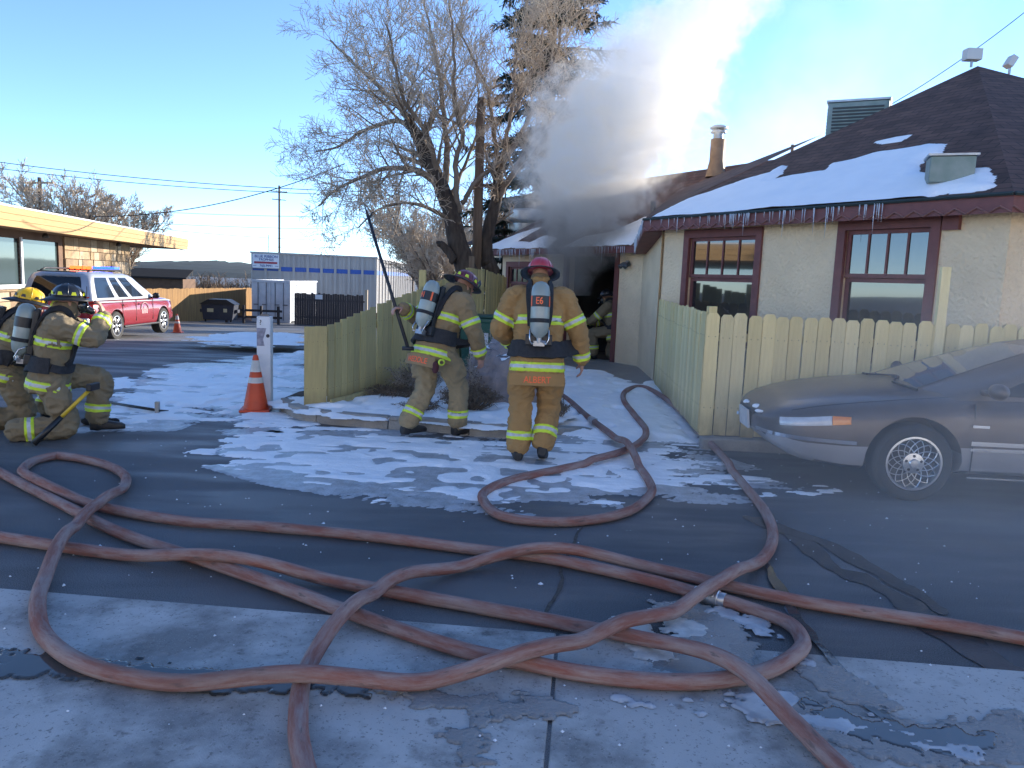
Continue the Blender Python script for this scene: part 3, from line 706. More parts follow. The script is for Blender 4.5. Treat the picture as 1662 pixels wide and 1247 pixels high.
# tall flue with rain cap
c = empty('flue_pipe', (3.83, 15.5, 3.95), 0, 'tan flue pipe with round metal cap on the ridge', 'chimney')
m = MB(); m.lathe([(.20, -.1), (.16, .12), (.14, .2), (.14, .62), (.0, .62)], (0, 0, 0), n=20); m.build('casing', mat('tan_painted_metal', (.36, .22, .12), (.28, .17, .10), scale=7, rough=.6), c, smooth=True)
m = MB(); m.cyl((0, 0, .6), (0, 0, .80), .095, n=16); m.build('pipe', M_METAL, c, angle=40)
for z_, r_ in ((.74, .15), (.82, .17)):
    m = MB(); m.lathe([(.09, z_ - .0), (r_, z_), (r_, z_ + .025), (.10, z_ + .06), (.0, z_ + .08)], (0, 0, 0), n=20); m.build('cap', M_METAL, c, angle=40)
m = MB(); m.lathe([(.03, 0), (.03, .16), (0, .16)], (0, 0, 0), n=10); c = tag(m.build('vent_stub', mat('tan_painted_metal', (.3, .2, .1)), None, angle=40, loc=(4.98, 14.6, 4.20)), 'thin tan vent stub on the ridge right of the flue', 'vent')
# dark vent pipe above the door
c = empty('vent_pipe', an(.45, .55, 2.85), 0, 'dark vent pipe standing in roof snow above the door', 'vent')
m = MB(); m.cyl((0, 0, 0), (0, 0, .46), .05, n=14); m.build('pipe', mat('black_pipe', (.03, .032, .036), rough=.5), c, angle=40)
m = MB(); m.lathe([(.16, -.04), (.07, .10), (.052, .12)], (0, 0, 0), n=16); m.build('flashing', M_DARK, c, angle=40)
# kitchen exhaust fan
c = empty('exhaust_fan', (.16, 20.1, 2.62), 0, 'round tiered metal exhaust fan on the roof left of the smoke', 'fan')
m = MB(); m.box((0, 0, .06), (.85, .85, .3)); m.build('curb', M_METAL, c)
m = MB(); m.lathe([(.40, .2), (.42, .25), (.42, .52), (.36, .56)], (0, 0, 0), n=24); m.build('lower_drum', M_METAL, c, angle=35)
m = MB(); m.lathe([(.36, .55), (.50, .60), (.52, .66), (.50, .84), (.44, .88), (.25, .89)], (0, 0, 0), n=24); m.build('wind_band', mat('white_metal', (.6, .62, .64), (.4, .42, .44), scale=4, rough=.4, metal=.5), c, angle=35)
m = MB(); m.lathe([(.24, .88), (.26, .92), (.26, 1.08), (.20, 1.12), (0, 1.14)], (0, 0, 0), n=20); m.build('motor_dome', mat('dark_motor', (.06, .06, .065), rough=.5, metal=.5), c, angle=35)
# floodlights at the apex
for k, (dx, dz, ry, lab) in enumerate(((-.18, .10, .15, 'white box floodlight left of the roof peak'), (.42, .02, .5, 'white box floodlight tilted right of the roof peak'))):
    c = empty('floodlight', (7.1 + dx, 12.5, 5.22 + dz), 0, lab, 'floodlight', 'floodlights at the roof peak')
    m = MB(); m.box((0, 0, .10), (.24 if k == 0 else .10, .16, .17), Matrix.Rotation(ry * (k > 0), 3, 'Y')); bevel(m.build('lamp_body', mat('pale_lamp_paint', (.55, .56, .54), rough=.5), c), .01)
    m = MB(); m.cyl((0, 0, -.08), (0, 0, .04), .02, n=8); m.build('bracket', M_METAL, c)
# wall lamp right of the door
c = empty('wall_lamp', WN.P(.40, 2.10, .01), 0, 'small twin wall lamp on the stucco right of the door', 'lamp')
m = MB(); m.cyl((0, 0, 0), nA * .05, .055, n=12); m.build('mount', M_METAL, c)
for sgn in (-1, 1):
    m = MB(); q = nA * .06 + e_ * (.07 * sgn); m.tube([nA * .05, q, q + nA * .10 + Vector((0, 0, -.07))], [.02, .03, .05], 10); m.build('lamp_head', mat('dark_lamp', (.06, .07, .08), rough=.4), c, smooth=True)

# ------------------------------------------------------------------ yellow picket fences
M_YEL = [mat('yellow_board_%d' % i, c, c2, scale=5, rough=.75, bump=.5, bscale=18, stretch=(6, 6, .5), lo=.3, hi=.75) for i, (c, c2) in enumerate((((.84, .68, .34), (.74, .58, .27)), ((.87, .72, .39), (.78, .62, .31)), ((.80, .64, .31), (.68, .53, .24))))]
M_YELOLD = [mat('weathered_yellow_%d' % i, c, c2, scale=4, rough=.8, bump=.6, bscale=16, stretch=(6, 6, .6), lo=.3, hi=.75) for i, (c, c2) in enumerate((((.58, .47, .20), (.46, .37, .16)), ((.53, .43, .19), (.41, .33, .15))))]
def darken_base(m, z0=.0, z1=.22, col=(.10, .095, .06)):  # boards get darker towards the bottom, broken up by noise
    nt = m.node_tree; n = nt.nodes; L = nt.links; b = n['Principled BSDF']; src = b.inputs['Base Color'].links[0].from_socket
    tc = n.new('ShaderNodeTexCoord'); sp = n.new('ShaderNodeSeparateXYZ'); L.new(tc.outputs['Object'], sp.inputs[0]); ge = n.new('ShaderNodeObjectInfo')
    no = n.new('ShaderNodeTexNoise'); no.inputs['Scale'].default_value = 9; no.inputs['Detail'].default_value = 6; ad = n.new('ShaderNodeVectorMath'); ad.operation = 'ADD'; L.new(tc.outputs['Object'], ad.inputs[0]); L.new(ge.outputs['Location'], ad.inputs[1]); L.new(ad.outputs[0], no.inputs['Vector'])
    mr = n.new('ShaderNodeMapRange'); mr.inputs[1].default_value = z1; mr.inputs[2].default_value = z0; L.new(sp.outputs['Z'], mr.inputs[0])
    mu = n.new('ShaderNodeMath'); mu.operation = 'MULTIPLY'; L.new(mr.outputs[0], mu.inputs[0]); L.new(no.outputs[0], mu.inputs[1])
    mx = n.new('ShaderNodeMix'); mx.data_type = 'RGBA'; L.new(mu.outputs[0], mx.inputs[0]); L.new(src, mx.inputs[6]); mx.inputs[7].default_value = (*col, 1)
    hv = n.new('ShaderNodeHueSaturation'); vr = n.new('ShaderNodeMapRange'); vr.inputs[3].default_value = .86; vr.inputs[4].default_value = 1.08; L.new(ge.outputs['Random'], vr.inputs[0]); L.new(vr.outputs[0], hv.inputs['Value']); L.new(mx.outputs[2], hv.inputs['Color'])
    L.new(hv.outputs[0], b.inputs['Base Color'])
for _m in M_YEL + M_YELOLD: darken_base(_m)
def picket_mesh(w, h, th, m, ear=.028):
    b = MB(); poly = [(-w / 2, 0, 0), (w / 2, 0, 0), (w / 2, 0, h - ear), (w / 2 - ear, 0, h), (-w / 2 + ear, 0, h), (-w / 2, 0, h - ear)]
    b.prism(poly, (0, 0, 0), (0, th, 0))
    for zz in (.23, .81):
        for xx in (-.035, .035): b.cyl((xx, -.0015, zz * h), (xx, .004, zz * h), .0045, n=5, mi=1)
    return b.mesh('picket', [m, mat('rusty_nail', (.10, .06, .04), rough=.7)])
PM = [picket_mesh(.136, 1.0, .019, m) for m in M_YEL]
PMF = [picket_mesh(.140, 1.0, .019, m, .004) for m in M_YELOLD]
def fence_run(parent, origin, a, b, hfun, meshes, gap, rnd, z0=.0, rails=True, lean=0.0, outward=None):
    """pickets from a to b (2D), as children of parent"""
    a = Vector((*a, 0)); b = Vector((*b, 0)); d = (b - a); L_ = d.length; d.normalize(); rz = math.atan2(d.y, d.x)
    n = int(L_ / gap)
    for i in range(n):
        t = (i + .5) * gap; h = hfun(t / L_)
        p = link('picket', rnd.choice(meshes), parent)
        q = a + d * t; p.location = (q.x - origin[0], q.y - origin[1], z0 + rnd.uniform(-.008, .008))
        p.rotation_euler = (rnd.uniform(-.008, .008), rnd.uniform(-.008, .008) + lean * math.sin(i * 1.7), rz); p.scale = (rnd.uniform(.97, 1.01), 1, h * rnd.uniform(.992, 1.008))
    nrm = Vector((-d.y, d.x, 0))
    if rails:
        for fz in (.22, .78):
            r = MB(); q0 = a + nrm * .04; q1 = b + nrm * .04
            z_a, z_b = z0 + hfun(0) * fz, z0 + hfun(1) * fz
            r.prism([Vector((q0.x, q0.y, z_a)), Vector((q1.x, q1.y, z_b)), Vector((q1.x, q1.y, z_b + .085)), Vector((q0.x, q0.y, z_a + .085))], (0, 0, 0), nrm * .038)
            o = r.build('rail', meshes[0].materials[0], parent, loc=(-origin[0], -origin[1], 0))
rnd = random.Random(21)
O1 = (2.04, 8.19)
fr = empty('picket_fence', (*O1, 0), 0, 'pale yellow dog-eared picket fence behind the parked coupe', 'fence')
fence_run(fr, O1, (2.04, 8.19), (6.6, 7.88), lambda t: 1.31, PM, .1445, rnd, .115)
fence_run(fr, O1, (2.30, 12.4), (2.03, 8.20), lambda t: 1.36 - .05 * t, PM, .1445, rnd, .13)
m = MB(); m.box((0, 0, .7), (.09, .09, 1.4)); o = m.build('post', M_YEL[2], fr); o.location = (.07, .09, .1)
m = MB(); m.box((0, 0, 1.0), (.095, .05, 2.0)); tag(m.build('yellow_post', M_YEL[1], None, loc=WA.P(4.90, 0, .55) + Vector((0, 0, 0))), 'single tall yellow board rising above the fence before the wall', 'post')
# left fence that climbs away behind the bed
O2 = (-2.36, 9.06)
fl = empty('picket_fence', (*O2, 0), 0, 'weathered yellow board fence climbing away behind the planting bed', 'fence')
fence_run(fl, O2, (-2.20, 9.12), (-.55, 14.2), lambda t: .98 + .80 * min(1, t / .85), PMF, .150, rnd, .10, lean=.012)
fence_run(fl, O2, (-.55, 14.2), (-.20, 17.2), lambda t: 1.74 - .1 * t, PMF, .150, rnd, .12)
fence_run(fl, O2, (-2.46, 9.03), (-2.20, 9.10), lambda t: .97, PMF, .125, rnd, .10, rails=False)
for px, py, hh in ((-2.30, 9.20, .95), (-1.35, 11.9, 1.75), (-.72, 14.0, 2.05)):
    m = MB(); m.box((0, 0, hh / 2), (.1, .1, hh)); o = m.build('post', mat('old_brown_post', (.10, .065, .04), (.16, .11, .07), scale=6, rough=.9, stretch=(5, 5, .6)) if hh > 2 else M_YELOLD[0], fl); o.location = (px - O2[0] - .09, py - O2[1] + .06, .05)
m = MB(); m.prism([(-2.17, 9.08, .13), (-1.0, 12.7, .15), (-1.0, 12.7, .22), (-2.17, 9.08, .20)], (0, 0, 0), (.03, -.01, 0)); m.build('base_board', M_YELOLD[1], fl, loc=(-O2[0], -O2[1], 0))
# ------------------------------------------------------------------ white post with notice, traffic cone
M_WHITE = mat('white_paint', (.74, .75, .77), (.64, .65, .67), scale=6, rough=.55, bump=.15, bscale=20)
pc = empty('sign_post', (-3.08, 9.50, 0), .12, 'white square post with a printed notice behind the traffic cone', 'post')
m = MB(); m.box((0, 0, .57), (.165, .165, 1.14)); bevel(m.build('post', M_WHITE, pc), .006)
m = MB(); m.prism([(-.06, 0, 1.14), (.06, 0, 1.14), (.03, 0, 1.172), (-.03, 0, 1.172)], (0, 0, 0), (0, .08, 0)); m.build('post_cap', mat('grey_brown_cap', (.2, .17, .15)), pc, loc=(0, -.04, 0))
m = MB(); m.box((0, -.0845, .90), (.158, .004, .44)); m.build('notice', mat('notice_paper', (.70, .72, .76), rough=.5), pc)
m = MB(); m.add([(-.079, -.0875, .78), (.012, -.0875, .78), (-.005, -.0875, .86), (.035, -.0875, 1.00), (-.079, -.0875, 1.00)], [(0, 1, 2, 3, 4)]); m.build('photo_print', mat('grey_print', (.20, .20, .26), (.34, .34, .42), scale=25, rough=.5), pc)
m = MB(); m.lathe([(.022, 0), (.022, .003), (0, .003)], (.052, -.087, .905), (0, -1, 0), 16); m.build('round_mark', mat('black_print', (.02, .02, .03), rough=.5), pc)
o = link('lettering', text_mesh('?', .085, .0006, mat('black_print', (.02, .02, .03))), pc, (-.035, -.088, 1.065)); o.rotation_euler = (math.pi / 2, 0, 0)
M_CONE = mat('cone_orange', (.62, .075, .02), (.50, .06, .02), scale=7, rough=.5, bump=.1)
M_BAND = mat('cone_reflective_white', (.66, .64, .60), (.50, .49, .47), scale=9, rough=.45)
def cone(loc, s, label, bands=True, group='orange traffic cones'):
    c = empty('traffic_cone', loc, .2, label, 'traffic cone', group)
    def pr(z): return (.155 - .125 * (z - .03) / .68)
    m = MB()
    n = 28
    z_cuts = [.03, .12, .25, .36]; m.lathe([(pr(z) * s, z * s) for z in z_cuts + [.43, .46, .50]] + [(pr(.645) * s, .645 * s), (pr(.69) * s, .69 * s), (pr(.71) * .8 * s, .712 * s), (.015 * s, .714 * s)], (0, 0, 0), n=n); m.build('cone_body', M_CONE, c, angle=40)
    m = MB(); m.box((0, 0, .016 * s), (.37 * s, .37 * s, .032 * s)); bevel(m.build('base', M_CONE, c), .012)
    if bands:
        for a, b in ((.36, .43), (.50, .645)):
            m = MB(); m.lathe([(pr(z) * s + .001, z * s) for z in (a, (a + b) / 2, b)], (0, 0, 0), n=n); m.build('reflective_band', M_BAND, c, angle=40)
    return c
cone((-3.09, 9.18, .015), .95, 'orange traffic cone with white bands standing in snow by the white post')
# ------------------------------------------------------------------ boulder, bushes, dry grass
def boulder(name, loc, size, seed, m, label):
    me = bpy.data.meshes.new(name); bm = bmesh.new(); bmesh.ops.create_icosphere(bm, subdivisions=5, radius=1)
    for v in bm.verts:
        p = v.co.copy(); k = 1 + .22 * fbm(p.x * 1.3 + seed, p.y * 1.3, p.z * 1.3) + .05 * fbm(p.x * 6, p.y * 6, p.z * 6 + seed)
        v.co = Vector((p.x * size[0] * k, p.y * size[1] * k, max(-.25, p.z * k) * size[2]))
    for f in bm.faces: f.smooth = True
    bm.to_mesh(me); bm.free(); me.materials.append(m); return tag(link(name, me, None, loc), label, 'boulder')
M_ROCK = mat('pink_grey_rock', (.34, .29, .28), (.22, .195, .195), scale=5, rough=.9, bump=1.0, bscale=22)
bo = boulder('boulder', (-.12, 10.1, .10), (.56, .42, .80), 4, M_ROCK, 'large rounded grey boulder with a snow rim between the two standing firefighters')
me = bpy.data.meshes.new('snow_cap'); bm = bmesh.new(); bm.from_mesh(bo.data)
dl = [f for f in bm.faces if not (f.normal.z > .80 - .18 * fbm(f.calc_center_median().x * 5, f.calc_center_median().y * 5, 3) and f.calc_center_median().z > .45)]
bmesh.ops.delete(bm, geom=dl, context='FACES')
for v in bm.verts: v.co += v.normal * .014
bm.to_mesh(me); bm.free(); me.materials.clear(); me.materials.append(M_SNOW); link('snow_cap', me, bo)['kind'] = 'stuff'
M_TWIG = mat('dry_twig', (.13, .095, .065), (.20, .16, .12), scale=8, rough=.9)
M_TWIGF = mat('frosted_twig', (.42, .38, .33), (.25, .21, .17), scale=10, rough=.9)
def bush(loc, r, h, n, seed, label, m=M_TWIG, droop=.3, name='dry_bush', group=None):
    rnd = random.Random(seed); c = empty(name, loc, 0, label, 'bush', group); st = MB(); lf = MB()
    for i in range(n):
        a = rnd.uniform(0, 6.283); sp = r * math.sqrt(rnd.random()); hh = h * rnd.uniform(.5, 1.05) * (1 - .35 * sp / r)
        b0 = Vector((math.cos(a) * sp * .3, math.sin(a) * sp * .3, 0)); tip = Vector((math.cos(a) * sp, math.sin(a) * sp, hh))
        mid = b0.lerp(tip, .5) + Vector((rnd.uniform(-.04, .04), rnd.uniform(-.04, .04), hh * .12 * (1 - droop)))
        end = tip + Vector((math.cos(a) * droop * .2, math.sin(a) * droop * .2, -droop * .15 * rnd.random()))
        st.tube([b0, mid, tip, end], [.006, .004, .0025, .001], 3, caps=False)
        for k in range(5):
            q = mid.lerp(tip, rnd.random()); e2 = q + Vector((rnd.uniform(-.12, .12), rnd.uniform(-.12, .12), rnd.uniform(-.02, .12))) * (h / .6)
            st.tube([q, q.lerp(e2, .5) + Vector((0, 0, .01)), e2], [.003, .002, .0008], 3, caps=False)
            for w in range(3):
                s = rnd.uniform(.008, .018); pp = q.lerp(e2, rnd.random()) + Vector((rnd.uniform(-.02, .02), rnd.uniform(-.02, .02), rnd.uniform(-.02, .02))); u_ = Vector((rnd.uniform(-1, 1), rnd.uniform(-1, 1), rnd.uniform(-1, 1))) * s; v_ = Vector((rnd.uniform(-1, 1), rnd.uniform(-1, 1), rnd.uniform(-1, 1))) * s
                lf.add([pp, pp + u_, pp + u_ + v_, pp + v_], [(0, 1, 2, 3)])
    st.build('stems', m, c); lf.build('dry_leaves', mat('dead_leaves', (.10, .07, .05), (.17, .13, .09), scale=20, rough=.9), c); return c
bush((-.50, 9.32, .10), .40, .36, 190, 1, 'dense dark dry bush at the kerb behind the walking firefighter', m=M_TWIG)
bush((-.62, 9.75, .10), .30, .80, 34, 2, 'tall frosted dry stems beside the boulder', M_TWIGF, .1)
bush((-1.28, 10.3, .10), .40, .55, 160, 3, 'frosted dry bush left of the walking firefighter', M_TWIGF, .5)
bush((-1.60, 9.95, .08), .40, .22, 140, 4, 'low dead plants along the base of the climbing fence', M_TWIG, .5)
bush((-.15, 11.4, .10), .45, 1.0, 80, 5, 'pale dry shrub in front of the green bin', M_TWIGF, .2)
bush((.55, 8.95, .10), .22, .30, 36, 6, 'small sparse twigs in snow behind the rear firefighter', M_TWIG, .2)
bush((2.95, 10.2, .1), .35, 1.45, 46, 7, 'bare thin stems growing before the left window', M_TWIGF, .1)
bush((-1.1, 9.12, .11), .35, .12, 40, 8, 'sprinkled dead leaves on snow near the kerb', M_TWIG, .4)
# green bin beyond the bed
gb = empty('green_bin', (-.62, 12.6, .05), .15, 'green wheeled bin with pale paper standing behind the dry stems', 'bin')
m = MB(); m.rings([[Vector((x * w_, y * w_ * .9, z)) for x, y in ((-.5, -.5), (.5, -.5), (.5, .5), (-.5, .5))] for w_, z in ((.44, 0), (.58, .95), (.62, .96), (.62, 1.02))]); bevel(m.build('bin_body', mat('green_plastic', (.02, .10, .075), rough=.45), gb), .02)
m = MB(); m.box((0, 0, 1.05), (.66, .60, .05)); bevel(m.build('lid', mat('dark_green_plastic', (.015, .07, .055), rough=.4), gb), .02)
m = MB(); m.box((.02, -.268, .62), (.3, .006, .34), Matrix.Rotation(-.06, 3, 'X')); m.build('paper_label', M_WHITE, gb)

# ------------------------------------------------------------------ left building
M_FASCIA = mat('ochre_fascia', (.42, .26, .095), (.36, .22, .08), scale=3, rough=.6, stretch=(4, .4, 4))
M_STONE = mat('tan_stone', (.30, .22, .13), (.22, .16, .10), scale=2.5, rough=.9, bump=.8, bscale=14)
M_BROWN = mat('brown_siding', (.11, .06, .035), (.15, .085, .05), scale=3, rough=.8)
lb = empty('flat_roofed_building', (-16.2, 24.0, -.3), 0, 'low building with wide ochre fascia and large shop windows behind the red vehicle', 'building')
LO = Vector((-16.2, 24.0, -.3))
ld = Vector((-.165, .986, 0)).normalized(); ln = Vector((ld.y, -ld.x, 0))
LW = Wall((-15.5, 19.8), (-15.5 + ld.x * 17.2, 19.8 + ld.y * 17.2), ln)
def lpart(mb, name, m, parent=None, **k):
    o = mb.build(name, m, parent or lb, **k)
    if parent is None: o.location = -LO
    return o
mb = MB(); LW.panel(mb, 0, 17.2, .78, 2.72, [(.2, 3.0, .95, 2.45), (3.15, 6.1, .95, 2.45), (6.22, 9.2, .95, 2.45)], .12); lpart(mb, 'wall', M_BROWN)
mb = MB(); w_ = Wall(LW.P(17.2, 0), LW.P(17.2, 0, -10), ld); w_.panel(mb, 0, 10, -1.5, 2.72); lpart(mb, 'wall', M_STONE)
for (a, b) in ((.2, 3.0), (3.15, 6.1), (6.22, 9.2)):
    m = MB(); LW.bar(m, a, b, .95, 2.45, -.08, -.06); lpart(m, 'shop_window', mat('shop_glass', (.05, .075, .08), rough=.04, spec=.7))
for a_, b_ in ((3.0, 3.15), (6.1, 6.22)):
    m = MB(); LW.bar(m, a_, b_, .9, 2.5, -.1, .05); lpart(m, 'mullion', M_WHITE)
m = MB(); LW.bar(m, -.5, 9.5, .82, .95, -.05, .16); lpart(m, 'sill', M_WHITE)
# stone veneer under the windows and at the far end
rs = random.Random(4)
def stones(t0, t1, z0, z1, hrow):
    z = z0
    while z < z1 - .05:
        h = min(hrow * rs.uniform(.7, 1.3), z1 - z); t = t0
        while t < t1 - .05:
            w = min(rs.uniform(.35, .9), t1 - t); m = MB()
            LW.bar(m, t + .012, t + w - .012, z + .012, z + h - .012, .0, rs.uniform(.05, .09))
            lpart(m, 'stone', rs.choice(STM)); t += w
        z += h
STM = [mat('stone_%d' % i, c, tuple(x * .75 for x in c), scale=4, rough=.9, bump=.6, bscale=20) for i, c in enumerate(((.40, .30, .19), (.34, .24, .14), (.44, .35, .24), (.26, .18, .11)))]
stones(0, 9.6, -.1, .82, .3)
stones(9.6, 17.2, -.9, 2.7, .45)
m = MB(); LW.bar(m, -.3, 9.7, -.35, -.02, .0, 1.2); lpart(m, 'walk', M_KERB)
# fascia with three board lines, roof sheet with snow-white edge
FO = 1.15
for k in range(3):
    m = MB(); LW.bar(m, -6, 23.5, 2.70 + k * .19, 2.70 + k * .19 + .183, FO - .06 - .02 * (2 - k), FO + .02 * k); lpart(m, 'fascia_board', M_FASCIA)
m = MB()
for t in (23.5,):
    q = [LW.P(t, 2.70, FO), LW.P(t, 3.27, FO), LW.P(t, 3.27, -11), LW.P(t, 2.70, -11)]; m.prism(q, (0, 0, 0), -ld * .06)
lpart(m, 'fascia_board', M_FASCIA)
m = MB(); q = [LW.P(-6, 3.272, FO + .06), LW.P(23.52, 3.272, FO + .06), LW.P(23.52, 3.272, -11), LW.P(-6, 3.272, -11)]; m.prism(q, (0, 0, 0), (0, 0, .05)); lpart(m, 'roof', M_WHITE)
m = MB(); q = [LW.P(-6, 2.715, FO - .08), LW.P(23.4, 2.715, FO - .08), LW.P(23.4, 2.715, -11), LW.P(-6, 2.715, -11)]; m.prism(q, (0, 0, 0), (0, 0, .03)); lpart(m, 'soffit', mat('brown_soffit', (.20, .11, .05), rough=.8))
for t in (7.5, 15.0):
    m = MB(); p = LW.P(t, 2.62, .25); m.lathe([(.05, .1), (.10, .02), (.12, -.06), (.0, -.08)], p, n=12); lpart(m, 'soffit_light', mat('dark_bronze', (.06, .05, .045), rough=.4), smooth=True)
for t, z_ in ((8.5, .35), (18.5, .28)):
    m = MB(); m.lathe([(.12, 0), (.12, z_), (.18, z_ + .02), (0, z_ + .12)], LW.P(t, 3.3, -3), n=12); lpart(m, 'roof_vent', M_DARK, smooth=True)

# ------------------------------------------------------------------ far yard: fences, dumpster, container, metal building
def plank_fence(name, a, b, h, z0, m, label, w=.15, posts=None, hvar=.03, seed=0):
    rnd = random.Random(seed); c = empty(name, (a[0], a[1], z0), 0, label, 'fence'); a_ = Vector((*a, 0)); b_ = Vector((*b, 0)); d = (b_ - a_); L_ = d.length; d.normalize(); nrm = Vector((-d.y, d.x, 0)); mb = MB(); rz = Matrix.Rotation(math.atan2(d.y, d.x), 3, 'Z')
    for i in range(int(L_ / w)):
        q = d * ((i + .5) * w); hh = h + rnd.uniform(-hvar, hvar)
        mb.box((q.x, q.y, hh / 2), (w * .93, .025, hh), rz)
    o = mb.build('planks', m, c); o['kind'] = 'stuff'
    rl = MB()
    for fz in (.25, .8): q = d * (L_ / 2) + nrm * .06; rl.box((q.x, q.y, h * fz), (L_, .05, .1), rz)
    rl.build('rail', m, c)
    return c
M_CEDAR = mat('cedar_planks', (.33, .185, .065), (.22, .12, .045), scale=1.5, rough=.85, stretch=(5, 5, .4))
M_DKWOOD = mat('dark_stained_planks', (.035, .030, .032), (.06, .05, .05), scale=2, rough=.8, stretch=(5, 5, .4))
plank_fence('cedar_fence', (-20.3, 41.0), (-18.2, 55.0), 2.05, -1.55, M_CEDAR, 'sunlit orange cedar plank fence behind the red vehicle and dumpster', seed=2)
plank_fence('dark_plank_fence', (-13.6, 47.6), (-9.2, 47.2), 1.95, -1.5, M_DKWOOD, 'dark stained plank fence right of the white container', seed=3, hvar=.05)
m = MB(); m.box((0, 0, 1.15), (.16, .16, 2.3)); tag(m.build('pale_post', mat('bare_wood_post', (.45, .36, .26), rough=.8), None, loc=(-9.05, 47.0, -1.5)), 'pale wooden post at the right end of the dark fence', 'post')
m = MB(); m.box((-11.9 + 11.9, 0, 0), (.45, .01, .28)); tag(m.build('notice_board', M_WHITE, None, loc=(-12.05, 47.42, .25)), 'small white notice fixed on the dark plank fence', 'sign')
m = MB(); m.box((0, 0, .45), (.9, .4, .9)); bevel(tag(m.build('brown_crate', mat('brown_box', (.16, .09, .05), rough=.8), None, loc=(-8.3, 47.6, -1.5)), 'low brown box right of the pale post', 'crate'), .02)
# split rail fence
c = empty('rail_fence', (-17.5, 46.8, -1.5), 0, 'low dark rail fence between dumpster and white container', 'fence')
for i in range(4):
    m = MB(); m.box((i * 1.05, 0, .55), (.14, .14, 1.1)); m.build('post', M_DKWOOD, c)
for z_ in (.4, .8):
    m = MB(); m.box((1.6, .08, z_), (3.5, .06, .14)); m.build('rail', M_DKWOOD, c)
# dumpster
c = empty('dumpster', (-16.9, 44.2, -1.27), .1, 'dark blue dumpster with sloped lid before the cedar fence', 'dumpster')
M_DUMP = mat('dumpster_paint', (.018, .024, .045), (.03, .035, .05), scale=5, rough=.5)
m = MB(); m.prism([(-.8, -.5, .12), (.8, -.5, .12), (.92, -.5, 1.0), (-.92, -.5, 1.0)], (0, 0, 0), (0, 1.1, 0)); bevel(m.build('bin_body', M_DUMP, c), .02)
m = MB(); m.prism([(-.98, -.56, 1.0), (.98, -.56, 1.0), (.5, -.56, 1.28), (-.5, -.56, 1.28)], (0, 0, 0), (0, 1.2, 0)); m.build('lid', mat('black_plastic', (.015, .015, .018), rough=.45), c)
for x in (-.98, .98):
    m = MB(); m.box((x, 0, .62), (.12, .5, .18)); m.build('lift_pocket', M_DUMP, c)
for x, w_ in ((-.4, .34), (.42, .2)):
    m = MB(); m.box((x, -.512, .66), (w_, .008, .2)); m.build('decal', mat('yellowed_label', (.55, .5, .3), rough=.6), c)
for x in (-.7, .7):
    m = MB(); m.lathe([(.08, -.03), (.08, .03)], (x, -.4, .08), (1, 0, 0), 12, caps=True); m.build('castor', M_DARK, c)
# container
ct = empty('storage_container', (-15.35, 48.6, -1.5), -.02, 'white storage container with locked double doors before the metal building', 'container')
M_CONT = mat('container_white', (.62, .64, .67), (.50, .52, .55), scale=2, rough=.55)
CW, CH, CL = 2.44, 2.6, 6.06
b = MB(); b.box((0, CL / 2, CH / 2 + .05), (CW - .12, CL, CH - .1)); b.build('box_shell', M_CONT, ct)
for sx in (-1, 1):
    for i in range(20):
        m = MB(); m.box((sx * (CW / 2 - .045), .35 + i * .28, CH / 2), (.04, .14, CH - .35)); m.build('corrugation', M_CONT, ct)
    m = MB(); m.box((sx * (CW / 2 - .06), .03, CH / 2 + .02), (.12, .14, CH)); m.build('corner_post', M_CONT, ct)
    d_ = MB(); d_.box((sx * .57, -.035, CH / 2 + .02), (1.12, .06, CH - .3)); dr = d_.build('door', M_CONT, ct)
    for k in (.28, .80):
        m = MB(); m.cyl((sx * k, -.095, .15), (sx * k, -.095, CH - .1), .022, n=8); m.build('lock_rod', mat('dark_rod', (.12, .12, .13), rough=.5), dr)
        m = MB(); m.box((sx * k + .12 * sx, -.11, 1.12), (.3, .03, .05)); m.build('handle', mat('dark_rod', (.12, .12, .13)), dr)
for z_ in (.09, CH - .02):
    m = MB(); m.box((0, -.01, z_), (CW, .14, .15)); m.build('end_rail', M_CONT, ct)
for y_ in (.05,):
    for sx in (-1, 1):
        m = MB(); m.box((sx * (CW / 2 - .03), CL / 2, CH), (.1, CL, .1)); m.build('top_rail', M_CONT, ct)
